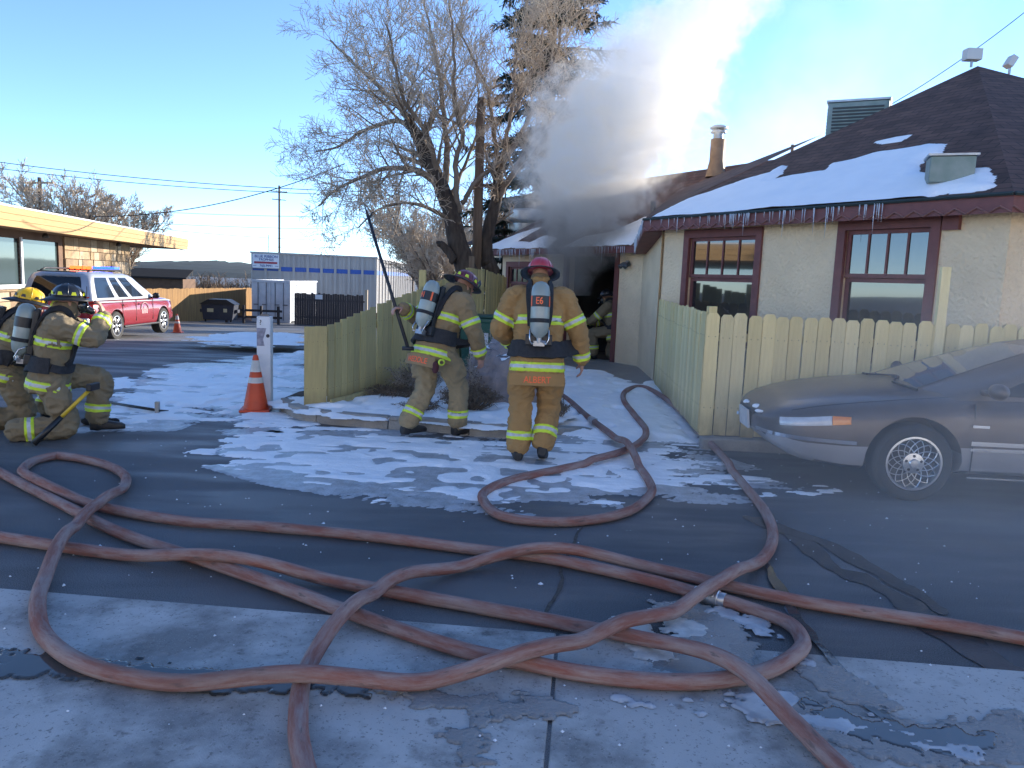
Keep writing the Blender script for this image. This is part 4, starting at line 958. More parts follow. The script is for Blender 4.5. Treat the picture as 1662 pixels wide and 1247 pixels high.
# metal building
mbd = empty('metal_building', (-19.8, 58.0, -1.6), 0, 'long grey ribbed metal building with a blue stripe and sign', 'building')
M_SHEET = mat('grey_sheet_metal', (.42, .40, .38), (.37, .35, .335), scale=.6, rough=.5, metal=.15)
M_BLUE = mat('blue_stripe_paint', (.03, .10, .38), rough=.5)
MO = Vector((-19.8, 58.0, -1.6))
F1 = Vector((-19.8, 58.0, 0)); F2 = Vector((-10.9, 60.2, 0)); F3 = Vector((-13.2, 101, 0))
def met(a, b, out, z0, z1t, z2t, nrib, far=False):
    w_ = Wall(a, b, out)
    m = MB(); m.add([w_.P(0, z0), w_.P(w_.L, z0), w_.P(w_.L, z2t), w_.P(0, z1t)], [(0, 1, 2, 3)]); o = m.build('wall', M_SHEET, mbd, loc=-MO)
    for i in range(nrib + 1):
        t = i * w_.L / nrib; zt = z1t + (z2t - z1t) * i / nrib
        m = MB(); w_.bar(m, max(0, t - .09), min(w_.L, t + .09), z0, zt - .02, .0, .10); m.build('rib', M_SHEET, mbd, loc=-MO)
        if i < nrib:
            m = MB(); t2 = (i + 1) * w_.L / nrib; w_.bar(m, t + .092, t2 - .092, 1.74, 2.06, .0, .035); m.build('blue_stripe', M_BLUE, mbd, loc=-MO)
            for q in (1, 2, 3):
                m = MB(); tt = t + (t2 - t) * q / 4; w_.bar(m, tt - .012, tt + .012, z0, zt - .03, 0, .03); m.build('seam', M_SHEET, mbd, loc=-MO)
    m = MB(); w_.bar(m, -.1, w_.L + .1, min(z1t, z2t) - .12, min(z1t, z2t), .10, .16); m.build('parapet_cap', M_SHEET, mbd, loc=-MO)
met(F1, F2, (.24, -.97, 0), -1.6, 3.12, 3.12, 9)
met(F2, F3, (1, .05, 0), -1.6, 3.12, 3.12, 18)
m = MB(); m.add([F1 + Vector((0, 0, 3.1)), F2 + Vector((0, 0, 3.1)), F3 + Vector((0, 0, 3.1)), F3 + Vector((-9, 0, 3.1))], [(0, 1, 2, 3)]); m.build('roof', M_SHEET, mbd, loc=-MO)
WM = Wall(F1, F2, (.24, -.97, 0))
sg = empty('wall_sign', WM.P(1.05, 2.45, .2), 0, 'white trophy shop sign with blue lettering on the grey metal building', 'sign')
sg.rotation_euler = (0, 0, math.atan2(WM.d.y, WM.d.x))
m = MB(); m.box((0, 0, 0), (1.9, .06, 1.02)); m.build('sign_board', mat('sign_white', (.72, .73, .76), rough=.5), sg)
for z_ in (.535, -.535):
    m = MB(); m.box((0, -.01, z_), (1.98, .08, .05)); m.build('sign_frame', M_SHEET, sg)
M_NAVY = mat('navy_lettering', (.03, .06, .22), rough=.5)
for s_, sz, z_, mm in (('BLUE RIBBON', .27, .33, M_NAVY), ('TROPHIES', .24, .10, M_NAVY), ('760-9991', .25, -.36, M_NAVY)):
    o = link('lettering', text_mesh(s_, sz, .004, mm), sg, (.03, -.036, z_)); o.rotation_euler = (math.pi / 2, 0, 0)
m = MB(); m.box((0, -.034, -.125), (1.66, .008, .15)); m.build('red_band', mat('sign_red', (.36, .05, .07), rough=.5), sg)
for k in (-1, 1):
    m = MB(); m.box((k * .78, -.034, -.36), (.24, .006, .03)); m.build('sign_rule', M_NAVY, sg)

# ------------------------------------------------------------------ poles and wires
M_POLE = mat('pole_wood', (.13, .085, .055), (.19, .13, .09), scale=3, rough=.9, stretch=(6, 6, .5))
M_WIRE = mat('black_wire', (.02, .02, .022), rough=.6)
def pole(loc, h, r, label, arms=(), steel=False):
    c = empty('utility_pole', loc, 0, label, 'utility pole'); m = MB(); m.tube([(0, 0, 0), (0, 0, h)], [r, r * .75], 10); m.build('pole', M_POLE, c, smooth=True)
    for z_, w_, ry in arms:
        m = MB(); m.box((0, -.1, z_), (w_, .1, .12), Matrix.Rotation(ry, 3, 'Z')); m.build('crossarm', mat('pale_arm', (.35, .27, .18), rough=.85), c)
        for k in (-.45, -.15, .15, .45):
            m = MB(); m.lathe([(.03, 0), (.05, .05), (.03, .12), (0, .14)], (k * w_ * math.cos(ry), k * w_ * math.sin(ry) - .1, z_ + .06), n=8); m.build('insulator', M_METAL, c)
    return c
pole((-30.5, 50.0, -1.5), 8.55, .16, 'wooden utility pole with a pale crossarm left of the bare tree', ((8.2, 2.4, -.3),))
pole((-36.0, 118.0, -4), 18.5, .20, 'distant utility pole with crossarms above the metal building', ((17.6, 2.4, .4), (16.4, 2.0, .4)))
pole((-6.9, 52, -1.5), 5.6, .07, 'thin grey pole beside the metal building side wall')
pole((-.90, 17.4, 0), 5.6, .125, 'cut off wooden pole standing between the two tree trunks')
m = MB(); m.cyl((0, 0, 0), (0, 0, 3.4), .03, n=6); c = tag(m.build('antenna_mast', M_METAL, None, loc=(-18.6, 58.3, 1.0)), 'thin mast rising from the corner of the metal building', 'mast')
def wire(a, b, sag, label, r=.016, group='overhead wires'):
    a = Vector(a); b = Vector(b); n = 24; m = MB()
    m.tube([a.lerp(b, i / n) - Vector((0, 0, sag * 4 * (i / n) * (1 - i / n))) for i in range(n + 1)], r, 5)
    return tag(m.build('overhead_wire', M_WIRE), label, 'wire', group)
def W2(p, q, sag, label, r=.016): wire(p, q, sag, label, r)
W2(*[(-26.82, 38.00, 6.58), (-6.63, 38.00, 5.69)], .3, 'uppermost dark wire crossing the left sky', .018)
W2(*[(-29.67, 42.00, 6.75), (-6.67, 42.00, 5.94)], .35, 'second dark wire below the topmost one at left', .018)
W2(*[(-16.33, 30.00, 3.51), (-6.65, 30.00, 5.85)], .5, 'sagging service wire running up into the bare tree', .018)
W2(*[(-56.70, 80.00, 8.02), (-12.66, 80.00, 7.70)], .6, 'third faint wire over the low building roof', .02)
W2(*[(-56.76, 80.00, 6.91), (-12.64, 80.00, 6.47)], .6, 'fourth faint wire over the low building roof', .02)
W2(*[(-45.46, 90.00, 6.37), (-9.93, 90.00, 5.83)], .6, 'faint wire ending behind the tree above the metal building', .02)
W2(*[(-45.49, 90.00, 5.33), (-14.18, 90.00, 5.25)], .8, 'faint low wire just above the metal building', .02)
W2(*[(-33.18, 70.00, 3.95), (-24.05, 70.00, 2.54)], .2, 'short sloping wire left of the metal building', .02)
W2(*[(5.96, 13.00, 4.75), (8.28, 13.00, 6.54)], .08, 'thin wire rising from the rooftop cooler to the right', .007)

# ------------------------------------------------------------------ hills and brush
def hill():
    P = []; nx = 160; rows = 5
    rnd = random.Random(8)
    def top(x): return 4.5 + 4 * fbm(x * .0035, 3.1) + 5 * math.exp(-((x + 400) / 170) ** 2) + 1.2 * fbm(x * .09, 7.7)
    m = MB(); m.sheet(lambda u, v: (-1500 + 2600 * u, 900 + 260 * v, -8 + (top(-1500 + 2600 * u) + 8) * math.sin(v * math.pi / 2) ** .8 + (rnd.uniform(0, 1.6) if v > .9 else 0)), 420, 6)
    return m.build('hills', mat('forested_hill', (.016, .030, .034), (.026, .042, .044), scale=.05, rough=.95), smooth=False)
tag(hill(), kind='structure')
def twiggy(name, label, x0, x1, y, z0, h, n, seed, m, dens=1):
    rnd = random.Random(seed); mb = MB()
    for i in range(n):
        x = rnd.uniform(x0, x1); yy = y + rnd.uniform(-6, 6); hh = h * rnd.uniform(.5, 1.1); b0 = Vector((x, yy, z0))
        for k in range(7):
            a = rnd.uniform(0, 6.28); sp = hh * .35 * rnd.random(); t = b0 + Vector((math.cos(a) * sp, math.sin(a) * sp, hh * rnd.uniform(.6, 1)))
            mb.tube([b0, b0.lerp(t, .5) + Vector((rnd.uniform(-.1, .1), 0, .1)), t], [.05, .035, .01], 3, caps=False)
            for j in range(6):
                q = b0.lerp(t, rnd.uniform(.4, 1)); e2 = q + Vector((rnd.uniform(-.6, .6), rnd.uniform(-.4, .4), rnd.uniform(.1, .7))); mb.tube([q, e2], [.022, .008], 3, caps=False)
    return tag(mb.build(name, m), label, 'brush', kind='stuff')
twiggy('far_brush', 'tan leafless brush and tree tops beyond the cedar fence', -52, -18, 85, -2.2, 3.4, 260, 3, mat('tan_brush', (.26, .18, .11), (.20, .14, .09), scale=.3, rough=.95))
c = empty('far_shed', (-36, 78, -2), .1, 'low dark roofed shed behind the cedar fence', 'shed')
m = MB(); m.box((0, 0, 1.3), (6, 4, 2.6)); m.build('wall', M_BROWN, c); m = MB(); m.prism([(-3.4, -2.4, 2.6), (3.4, -2.4, 2.6), (3.4, 0, 3.4), (-3.4, 0, 3.4)], (0, 0, 0), (0, .1, .15)); m.build('roof', M_DARK, c)

# ------------------------------------------------------------------ trees
M_BARK = mat('dark_bark', (.045, .033, .026), (.085, .065, .05), scale=5, rough=.95, bump=1.0, bscale=12, stretch=(3, 3, .6))
M_BRANCH = mat('branch_bark', (.17, .13, .095), (.24, .185, .14), scale=4, rough=.95)
M_FINE = mat('fine_twigs', (.50, .41, .31), (.38, .30, .22), scale=2, rough=.95)
class Tree:
    def __init__(s, seed): s.rmin = .0042; s.r = random.Random(seed); s.trunk = MB(); s.limb = MB(); s.twig = MB(); s.n = 0
    def grow(s, p, d, L, r, depth, maxd, up=.10, spread=.75, wob=.16, curve=None, kids=None):
        rnd = s.r; seg = max(3, int(4 + L * 1.0)) if depth < maxd else 3; pts = [p.copy()]; dirs = []; q = p.copy(); dd = d.normalized()
        for i in range(seg):
            dd = (dd + Vector((rnd.gauss(0, wob), rnd.gauss(0, wob), rnd.gauss(0, wob) + up)) * (1.0 / seg) * 1.6).normalized()
            q = q + dd * (L / seg); pts.append(q.copy()); dirs.append(dd.copy())
        rad = [max(s.rmin, r * (1 - .8 * i / seg)) for i in range(seg + 1)]
        tgt = s.limb if r > .02 else s.twig
        tgt.tube(pts, rad, 5 if r > .03 else 3, caps=False); s.n += 1
        if depth >= maxd: return
        k = kids if kids else {0: 10, 1: 9, 2: 8, 3: 5}.get(depth, 4)
        s.sprout(pts, rad, L, depth, maxd, k, up, spread, wob)
    def sprout(s, pts, rad, L, depth, maxd, k, up, spread, wob, t0=.2):
        rnd = s.r; n = len(pts) - 1
        for j in range(k):
            t = t0 + (1 - t0) * (j + rnd.random()) / k; f = t * n; i = min(int(f), n - 1); p = pts[i].lerp(pts[i + 1], f - i); ax = (pts[i + 1] - pts[i]).normalized()
            side = ax.cross(Vector((rnd.gauss(0, 1), rnd.gauss(0, 1), rnd.gauss(0, 1)))).normalized()
            d = (ax * (1 - spread * rnd.uniform(.5, .9)) + side * spread * rnd.uniform(.5, 1)).normalized()
            d = (d + Vector((0, 0, up * .8))).normalized(); k_ = 1
            s.grow(p, d, L * rnd.uniform(.34, .60) * (1.15 - .40 * t), max(.003, rad[i] * rnd.uniform(.35, .55)), depth + 1, maxd, up, spread, wob)
    def path(s, pts, r0, r1, kids, L=None, maxd=3, up=.1, spread=.8, wob=.16, trunk=False, t0=.2, n=6, depth=0):
        P = [Vector(p) for p in catmull(pts, n)]; k = len(P)
        jit = [Vector((noise.noise(Vector((i * .6, s.n * 3.1, 0))), noise.noise(Vector((i * .6, s.n * 3.1, 9))), 0)) * .05 for i in range(k)]
        P = [p + j for p, j in zip(P, jit)]; rad = [r0 + (r1 - r0) * (i / (k - 1)) for i in range(k)]
        (s.trunk if trunk else s.limb).tube(P, rad, 12 if trunk else 6); s.n += 1
        tot = sum((P[i + 1] - P[i]).length for i in range(k - 1))
        if kids: s.sprout(P, rad, L or tot * .75, depth, maxd, kids, up, spread, wob, t0)
    def build(s, name, loc, label, mats=(None, None, None), group=None):
        c = empty(name, loc, 0, label, 'tree', group); o = (-loc[0], -loc[1], -loc[2])
        if s.trunk.v: s.trunk.build('trunk', mats[0] or M_BARK, c, loc=o, smooth=True)
        if s.limb.v: s.limb.build('limbs', mats[1] or M_BRANCH, c, loc=o, smooth=True)
        if s.twig.v: s.twig.build('crown_twigs', mats[2] or M_FINE, c, loc=o)
        return c
def vary(pts, y, dy):
    """bend a limb out of its plane so the crown has depth"""
    out = []; n = len(pts)
    for i, (x, yy, z) in enumerate(pts):
        k = (y + dy * (i / (n - 1)) ** 1.2) / yy
        out.append((x * k, yy * k, EYE + (z - EYE) * k))
    return out
# main bare tree left of the annex
T = Tree(7)
T.path([(-1.01, 17.00, 1.36), (-1.09, 17.00, 1.86), (-1.34, 17.00, 2.58), (-1.46, 17.00, 3.09), (-1.69, 17.00, 3.63), (-1.96, 17.00, 4.16), (-2.22, 17.00, 4.65), (-2.46, 17.00, 5.06)], .25, .10, 10, 3.0, 3, .1, .8, .16, True, .55)
T.path(vary([(-2.22, 17.00, 4.65), (-2.44, 17.00, 5.04), (-2.79, 17.00, 5.41), (-3.25, 17.00, 5.83), (-3.71, 17.00, 6.20), (-4.10, 17.00, 6.56)], 17, 1.5), 0.083, .02, 20, 2.9, 3, .12)
T.path(vary([(-1.69, 17.00, 3.63), (-1.89, 17.00, 3.78), (-2.20, 17.00, 3.96), (-2.56, 17.00, 4.00), (-2.97, 17.00, 3.96), (-3.44, 17.00, 3.76), (-3.94, 17.00, 3.50), (-4.35, 17.00, 3.13)], 17, -2.0), 0.083, .02, 25, 2.3, 3, .02, .8)
T.path(vary([(-2.11, 17.00, 4.45), (-2.53, 17.00, 4.94), (-2.94, 17.00, 4.92), (-3.45, 17.00, 4.71), (-3.94, 17.00, 4.39), (-4.41, 17.00, 4.27)], 17, 1.0), 0.068, .015, 22, 2.3, 3, .04, .8)
T.path(vary([(-1.64, 17.00, 3.58), (-1.58, 17.00, 4.33), (-1.68, 17.00, 5.16), (-1.80, 17.00, 6.03), (-1.97, 17.00, 6.73), (-2.18, 17.00, 7.56)], 17, 1.8), 0.090, .02, 23, 2.6, 3, .2, .7)
T.path(vary([(-1.29, 17.00, 3.10), (-1.40, 17.00, 4.08), (-1.26, 17.00, 4.79), (-1.44, 17.00, 5.56), (-1.51, 17.00, 6.52), (-1.63, 17.00, 7.46)], 17, -1.2), 0.075, .015, 20, 2.4, 3, .2, .7)
T.path(vary([(-1.75, 17.00, 3.81), (-2.06, 17.00, 4.76), (-2.54, 17.00, 5.44), (-2.75, 17.00, 6.18), (-2.92, 17.00, 6.92)], 17, -2.2), 0.068, .015, 20, 2.4, 3, .15, .75)
T.path([(-1.23, 17.00, 3.31), (-0.92, 17.00, 3.80), (-0.58, 17.00, 4.07), (-0.43, 17.00, 4.22)], .06, .03, 5, 1.4, 2, .15)
T.path(vary([(-1.42, 17.00, 2.91), (-1.89, 17.00, 3.15), (-2.43, 17.00, 3.27), (-3.03, 17.00, 3.11), (-3.49, 17.00, 2.70)], 17, -2.5), 0.053, .012, 18, 1.9, 3, .0, .85)
T.path(vary([(-1.52, 17.00, 3.30), (-1.31, 17.00, 3.83), (-1.00, 17.00, 4.61), (-0.96, 17.00, 5.37), (-1.05, 17.00, 6.12)], 17, 2.5), 0.053, .012, 17, 2.0, 3, .2, .75)
T.path([(-1.34, 16.80, 2.06), (-1.53, 16.80, 2.32), (-1.69, 16.80, 2.44)], .10, .07, 0, trunk=True)
T.build('bare_tree', (-1.1, 17, 0), 'big leafless dark trunked tree with wide tan branches left of the smoke')
T = Tree(19)
T.path([(-0.51, 17.60, 1.34), (-0.57, 17.60, 1.89), (-0.68, 17.60, 2.16), (-0.70, 17.60, 2.64), (-0.52, 17.60, 3.44), (-0.48, 17.60, 4.11)], .20, .11, 4, 2.0, 3, .15, .8, .16, True, .6)
T.path(vary([(-0.48, 17.60, 4.11), (-0.62, 17.60, 4.93), (-0.76, 17.60, 5.72), (-0.98, 17.60, 6.22), (-1.31, 17.60, 6.80), (-1.53, 17.60, 7.19)], 17.6, -1), 0.060, .015, 12, 2.3, 3, .2, .7)
T.path(vary([(-0.44, 17.60, 4.11), (-0.31, 17.60, 4.94), (-0.20, 17.60, 5.74), (-0.21, 17.60, 6.49), (-0.03, 17.60, 7.24), (-0.00, 17.60, 7.85)], 17.6, 1), 0.060, .015, 12, 2.3, 3, .2, .75)
T.path(vary([(-0.52, 17.60, 3.44), (-0.22, 17.60, 3.96), (0.13, 17.60, 4.54), (0.43, 17.60, 4.97), (0.67, 17.60, 5.37)], 17.6, -1), 0.075, .03, 14, 2.4, 3, .2, .8)
T.path(vary([(-0.42, 17.60, 4.22), (0.11, 17.60, 5.15), (0.49, 17.60, 6.01), (0.71, 17.60, 6.77), (0.79, 17.60, 7.46)], 17.6, -.6), 0.068, .015, 16, 2.6, 3, .18, .85)
T.path(vary([(-0.16, 17.60, 5.40), (0.16, 17.60, 6.20), (0.37, 17.60, 6.97), (0.47, 17.60, 7.74)], 17.6, .5), 0.045, .012, 13, 2.4, 3, .2, .8)
T.path(vary([(-0.19, 17.60, 3.95), (0.21, 17.60, 4.33), (0.54, 17.60, 4.57), (0.81, 17.60, 4.65)], 17.6, -.5), 0.038, .012, 15, 1.5, 3, .1, .85)
T.build('bare_tree', (-.5, 17.6, 0), 'leafless slanting tree with dense tan twigs in front of the evergreen')
# background bare trees
def small_tree(name, x, y, z0, h, seed, label, n=7, lean=0, width=.6, m=None):
    t = Tree(seed); t.rmin = .00030 * y; rnd = t.r; fork = h * .22
    t.path([(x, y, z0), (x + lean * .2, y, z0 + fork * .6), (x + lean * .3, y, z0 + fork)], h * .028, h * .022, 0, trunk=True)
    for i in range(n):
        a = 6.28 * i / n + rnd.uniform(-.3, .3); sp = h * width * rnd.uniform(.35, 1)
        e = (x + lean + math.cos(a) * sp, y + math.sin(a) * sp * .7, z0 + h * rnd.uniform(.72, 1.0) - .1 * sp)
        mid = (x + lean * .5 + math.cos(a) * sp * .35, y + math.sin(a) * sp * .3, z0 + fork + (e[2] - z0 - fork) * .5)
        t.path([(x + lean * .3, y, z0 + fork * .95), mid, e], h * .015, h * .003, 12, h * .45, 3, .16, .7, .18)
    return t.build(name, (x, y, z0), label, (m, m, None), 'distant leafless trees')
M_BARK2 = mat('grey_bark', (.16, .12, .09), (.22, .17, .13), scale=4, rough=.95)
small_tree('bare_tree', -29.5, 51.5, -1.5, 9.0, 31, 'broad leafless tree behind the flat ochre roof', 10, 0, .55, M_BARK2)
small_tree('bare_tree', -36.5, 72, -2, 9.2, 32, 'smaller leafless tree right of the flat ochre roof end', 8, 0, .5, M_BARK2)
small_tree('bare_tree', -5.4, 46, -1.5, 8.6, 33, 'leafless tree beyond the metal building side, left of the big trunk', 10, 0, .55, M_BARK2)
small_tree('bare_tree', -3.4, 36, -1, 5.2, 34, 'leafless tree seen behind the cut off pole', 9, 0, .5, M_BARK2)
small_tree('bare_tree', -13.5, 120, -3, 10.5, 35, 'small far leafless tree top above the metal building', 8, 0, .5, M_BARK2)
# evergreen
M_NEEDLE = mat('dark_needles', (.014, .026, .018), (.032, .046, .028), scale=1.5, rough=.8)
def spruce(loc, h, rbase, label, seed, z_start=.12, whorls=34, dens=1.0, mesh_scale=1.0):
    rnd = random.Random(seed); c = empty('evergreen_tree', loc, 0, label, 'tree'); tr = MB(); nd = MB(); br = MB()
    tr.tube([(0, 0, 0), (0, 0, h * .5), (0, 0, h)], [h * .022, h * .013, .02], 10); tr.build('trunk', M_BARK, c, smooth=True)
    for w in range(whorls):
        fz = z_start + (1 - z_start) * (w + rnd.random() * .6) / whorls; z = h * fz; Lm = rbase * (1 - fz) ** .75 * rnd.uniform(.75, 1.15) + .2
        nb = 6
        for b in range(nb):
            a = rnd.uniform(0, 6.283); L_ = Lm * rnd.uniform(.6, 1.15); n = 9; pts = []
            for i in range(n + 1):
                t = i / n; pts.append(Vector((math.cos(a) * L_ * t, math.sin(a) * L_ * t, z + L_ * (.12 * t - .62 * t * t + .38 * t ** 3))))
            br.tube(pts, [.035 * (1 - t / (n + 1)) + .006 for t in range(n + 1)], 4, caps=False)
            sidev = Vector((-math.sin(a), math.cos(a), 0))
            for i in range(1, n + 1):
                wdt = (.16 + .34 * math.sin(min(1, i / n * 1.15) * math.pi * .8)) * min(1.0, L_ / 1.5) * 1.25
                for q in range(int(9 * dens)):
                    sg = rnd.choice((-1, 1)); f = rnd.random(); p0 = pts[i - 1].lerp(pts[i], f)
                    d = (sidev * sg * rnd.uniform(.4, 1) + (pts[i] - pts[i - 1]).normalized() * rnd.uniform(.2, .8) + Vector((0, 0, rnd.uniform(-.75, .1)))).normalized(); ln_ = wdt * rnd.uniform(.5, 1.1)
                    u_ = d.cross(Vector((rnd.gauss(0, 1), rnd.gauss(0, 1), rnd.gauss(0, 1)))).normalized() * rnd.uniform(.018, .036)
                    e = p0 + d * ln_; md = p0.lerp(e, .5) + Vector((0, 0, .02))
                    nd.add([p0, md + u_, e + Vector((0, 0, -.06 * ln_)), md - u_], [(0, 1, 2, 3)])
                    for s2 in (-1, 1):
                        v_ = (d * .6 + u_.normalized() * s2 * .8).normalized() * ln_ * .35
                        nd.add([md, md + v_ + Vector((0, 0, .015)), md + v_ * .9 + d * .03], [(0, 1, 2)])
    br.build('branches', M_BARK, c); nd.build('crown', M_NEEDLE, c); return c
spruce((.75, 22.8, 0), 13.8, 3.5, 'tall dark evergreen rising behind the bare trees beside the smoke', 3, .22, 30)
spruce((-.35, 20.0, 0), 4.0, 1.0, 'small dark evergreen behind the trunks left of the annex window', 5, .05, 14, .8)

# ------------------------------------------------------------------ people
def ell_ring(c, s, f, rx, ry, n=20, p=2.3):
    out = []
    for j in range(n):
        a = 2 * math.pi * j / n; ca, sa = math.cos(a), math.sin(a)
        out.append(c + s * rx * math.copysign(abs(ca) ** (2 / p), ca) + f * ry * math.copysign(abs(sa) ** (2 / p), sa))
    return out
def limb(mb, pts, radii, n=14, sub=5):
    """tapered limb along joints; radii one per joint"""
    P = catmull([list(p) + [r] for p, r in zip(pts, radii)], sub)
    mb.tube([Vector(p[:3]) for p in P], [max(.004, p[3]) for p in P], n)
    # rounded ends
    for q, r in ((pts[0], radii[0]), (pts[-1], radii[-1])): ball(mb, q, r)
def ball(mb, c, r, sc=(1, 1, 1), n=12):
    c = Vector(c); rings = []
    for i in range(1, 8):
        a = math.pi * i / 8; rings.append([c + Vector((math.sin(a) * math.cos(2 * math.pi * j / n) * r * sc[0], math.sin(a) * math.sin(2 * math.pi * j / n) * r * sc[1], math.cos(a) * r * sc[2])) for j in range(n)])
    mb.rings(rings)
def torso(mb, rows, n=22, sub=4):
    """rows: (centre, side vector, half width, half depth)"""
    A = catmull([list(c) + [w, d] + list(s) for c, s, w, d in rows], sub); rings = []
    for i, a in enumerate(A):
        c = Vector(a[:3]); s = Vector(a[5:8]).normalized(); ax = Vector(A[min(i + 1, len(A) - 1)][:3]) - Vector(A[max(i - 1, 0)][:3]); ax.normalize()
        s = (s - ax * s.dot(ax)).normalized(); f = ax.cross(s)
        rings.append(ell_ring(c, s, f, a[3], a[4], n))
    mb.rings(rings)
def remesh(mb, voxel, smooth=2, wr=0.0, wfreq=9.0, seed=0, wstretch=(1, 1, 1)):
    me = mb.mesh('tmp', M_DARK); o = link('tmp', me); r = o.modifiers.new('r', 'REMESH'); r.mode = 'VOXEL'; r.voxel_size = voxel; r.adaptivity = 0
    sm = o.modifiers.new('s', 'SMOOTH'); sm.factor = .5; sm.iterations = smooth
    out = evaluated(o); bpy.data.objects.remove(o); bpy.data.meshes.remove(me); out.materials.clear()
    if wr:
        out.update(); nv = len(out.vertices); nr = [v.normal.copy() for v in out.vertices]
        for v, n_ in zip(out.vertices, nr):
            p = v.co; q = Vector((p.x * wfreq * wstretch[0] + seed, p.y * wfreq * wstretch[1], p.z * wfreq * wstretch[2]))
            w = .7 * noise.noise(q) + .75 * (1 - 3.2 * abs(noise.noise(q * 1.35 + Vector((3, 1, 7))))) + .35 * (1 - 3 * abs(noise.noise(q * 3.1)))
            v.co = p + n_ * wr * w
    out.polygons.foreach_set('use_smooth', [True] * len(out.polygons)); return out
def hand(mb, wrist, d, palm_n, side, curl=.5, s=1.0):
    """d: pointing direction, palm_n: palm normal, side: thumb direction (unit)"""
    d = Vector(d).normalized(); n = Vector(palm_n); n = (n - d * n.dot(d)).normalized(); t = Vector(side); t = (t - d * t.dot(d) - n * t.dot(n)).normalized(); w = Vector(wrist)
    rows = [(w - d * .02, t, .028 * s, .022 * s), (w + d * .02 * s, t, .034 * s, .020 * s), (w + d * .06 * s, t, .042 * s, .019 * s), (w + d * .095 * s, t, .040 * s, .015 * s)]
    torso(mb, rows, 14, 3)
    for k, (off, L_) in enumerate(((.031, .078), (.011, .088), (-.010, .082), (-.029, .064))):
        p0 = w + d * .085 * s + t * off * s; pts = [p0]; dd = d.copy(); a = 0
        for j, fr in enumerate((.45, .30, .25)):
            a = curl * (.5 + .5 * j) * (1 + .08 * k); dd = (dd * math.cos(a) + n * math.sin(a)).normalized(); pts.append(pts[-1] + dd * L_ * fr * s * 1.1)
        limb(mb, pts, [.0105 * s, .0098 * s, .009 * s, .0078 * s], 8, 2)
    p0 = w + d * .03 * s + t * .030 * s; p1 = p0 + (d * .5 + t * .8 + n * .3).normalized() * .040 * s; p2 = p1 + (d * .8 + t * .25 + n * .5 * (1 + curl)).normalized() * .036 * s; p3 = p2 + (d * .9 + n * .5 * (1 + curl)).normalized() * .026 * s
    limb(mb, [p0, p1, p2, p3], [.015 * s, .0125 * s, .011 * s, .009 * s], 8, 2)
M_SKIN = mat('skin', (.46, .26, .19), (.40, .21, .15), scale=9, rough=.55)
M_LIME = mat('lime_reflective', (.62, .80, .04), (.55, .72, .05), scale=12, rough=.5, emit=None)
M_SILVER = mat('silver_reflective', (.56, .58, .60), (.46, .48, .50), scale=22, rough=.35)
M_STRAP = mat('black_webbing', (.014, .015, .019), (.025, .026, .030), scale=30, rough=.75, bump=.3, bscale=90)
M_HARD = mat('black_hard_plastic', (.016, .017, .020), rough=.4)
M_BOOT = mat('black_rubber_boot', (.014, .014, .016), (.03, .028, .026), scale=14, rough=.6)
M_CHROME = mat('bright_metal', (.7, .7, .72), rough=.2, metal=1)
M_ORANGE = mat('orange_reflective_letter', (.95, .16, .05), rough=.45)
M_TANK = mat('air_cylinder', (.34, .38, .36), (.24, .29, .27), scale=5, rough=.32, coat=.3)
M_NAVYP = mat('navy_patch', (.02, .025, .06), rough=.8)
def cloth(name, c, k=.78):
    m = mat(name, c, tuple(x * k for x in c), scale=3.0, rough=.9, bump=.45, bscale=140, detail=6, lo=.3, hi=.7); return m
def cut_band(me, p, ax, w, rad, off=.005, stripes=(0, .30, .70, 1), inset=None):
    """band of the garment surface between two planes; returns mesh with lime / silver / lime stripes"""
    p = Vector(p); ax = Vector(ax).normalized(); bm = bmesh.new(); bm.from_mesh(me)
    kill = [f for f in bm.faces if abs((f.calc_center_median() - p).dot(ax)) > w + .03 or ((f.calc_center_median() - p) - ax * (f.calc_center_median() - p).dot(ax)).length > rad]
    bmesh.ops.delete(bm, geom=kill, context='FACES')
    for k, s in enumerate(stripes):
        pl = p + ax * (s - .5) * w
        g_ = list(bm.verts) + list(bm.edges) + list(bm.faces)
        bmesh.ops.bisect_plane(bm, geom=g_, plane_co=pl, plane_no=ax, clear_inner=(k == 0), clear_outer=(k == len(stripes) - 1))
    for f in bm.faces:
        s = (f.calc_center_median() - p).dot(ax) / w + .5; f.material_index = 1 if stripes[1] < s < stripes[2] else 0; f.smooth = True
    bm.normal_update()
    for v in bm.verts: v.co += v.normal * off
    # a rim so that the tape has thickness
    be = [e for e in bm.edges if e.is_boundary]; r = bmesh.ops.extrude_edge_only(bm, edges=be)
    for v in [g for g in r['geom'] if isinstance(g, bmesh.types.BMVert)]: v.co -= v.normal * off * 1.6 if v.normal.length else Vector()
    out = bpy.data.meshes.new('reflective_tape'); bm.to_mesh(out); bm.free(); out.materials.append(M_LIME); out.materials.append(M_SILVER); return out
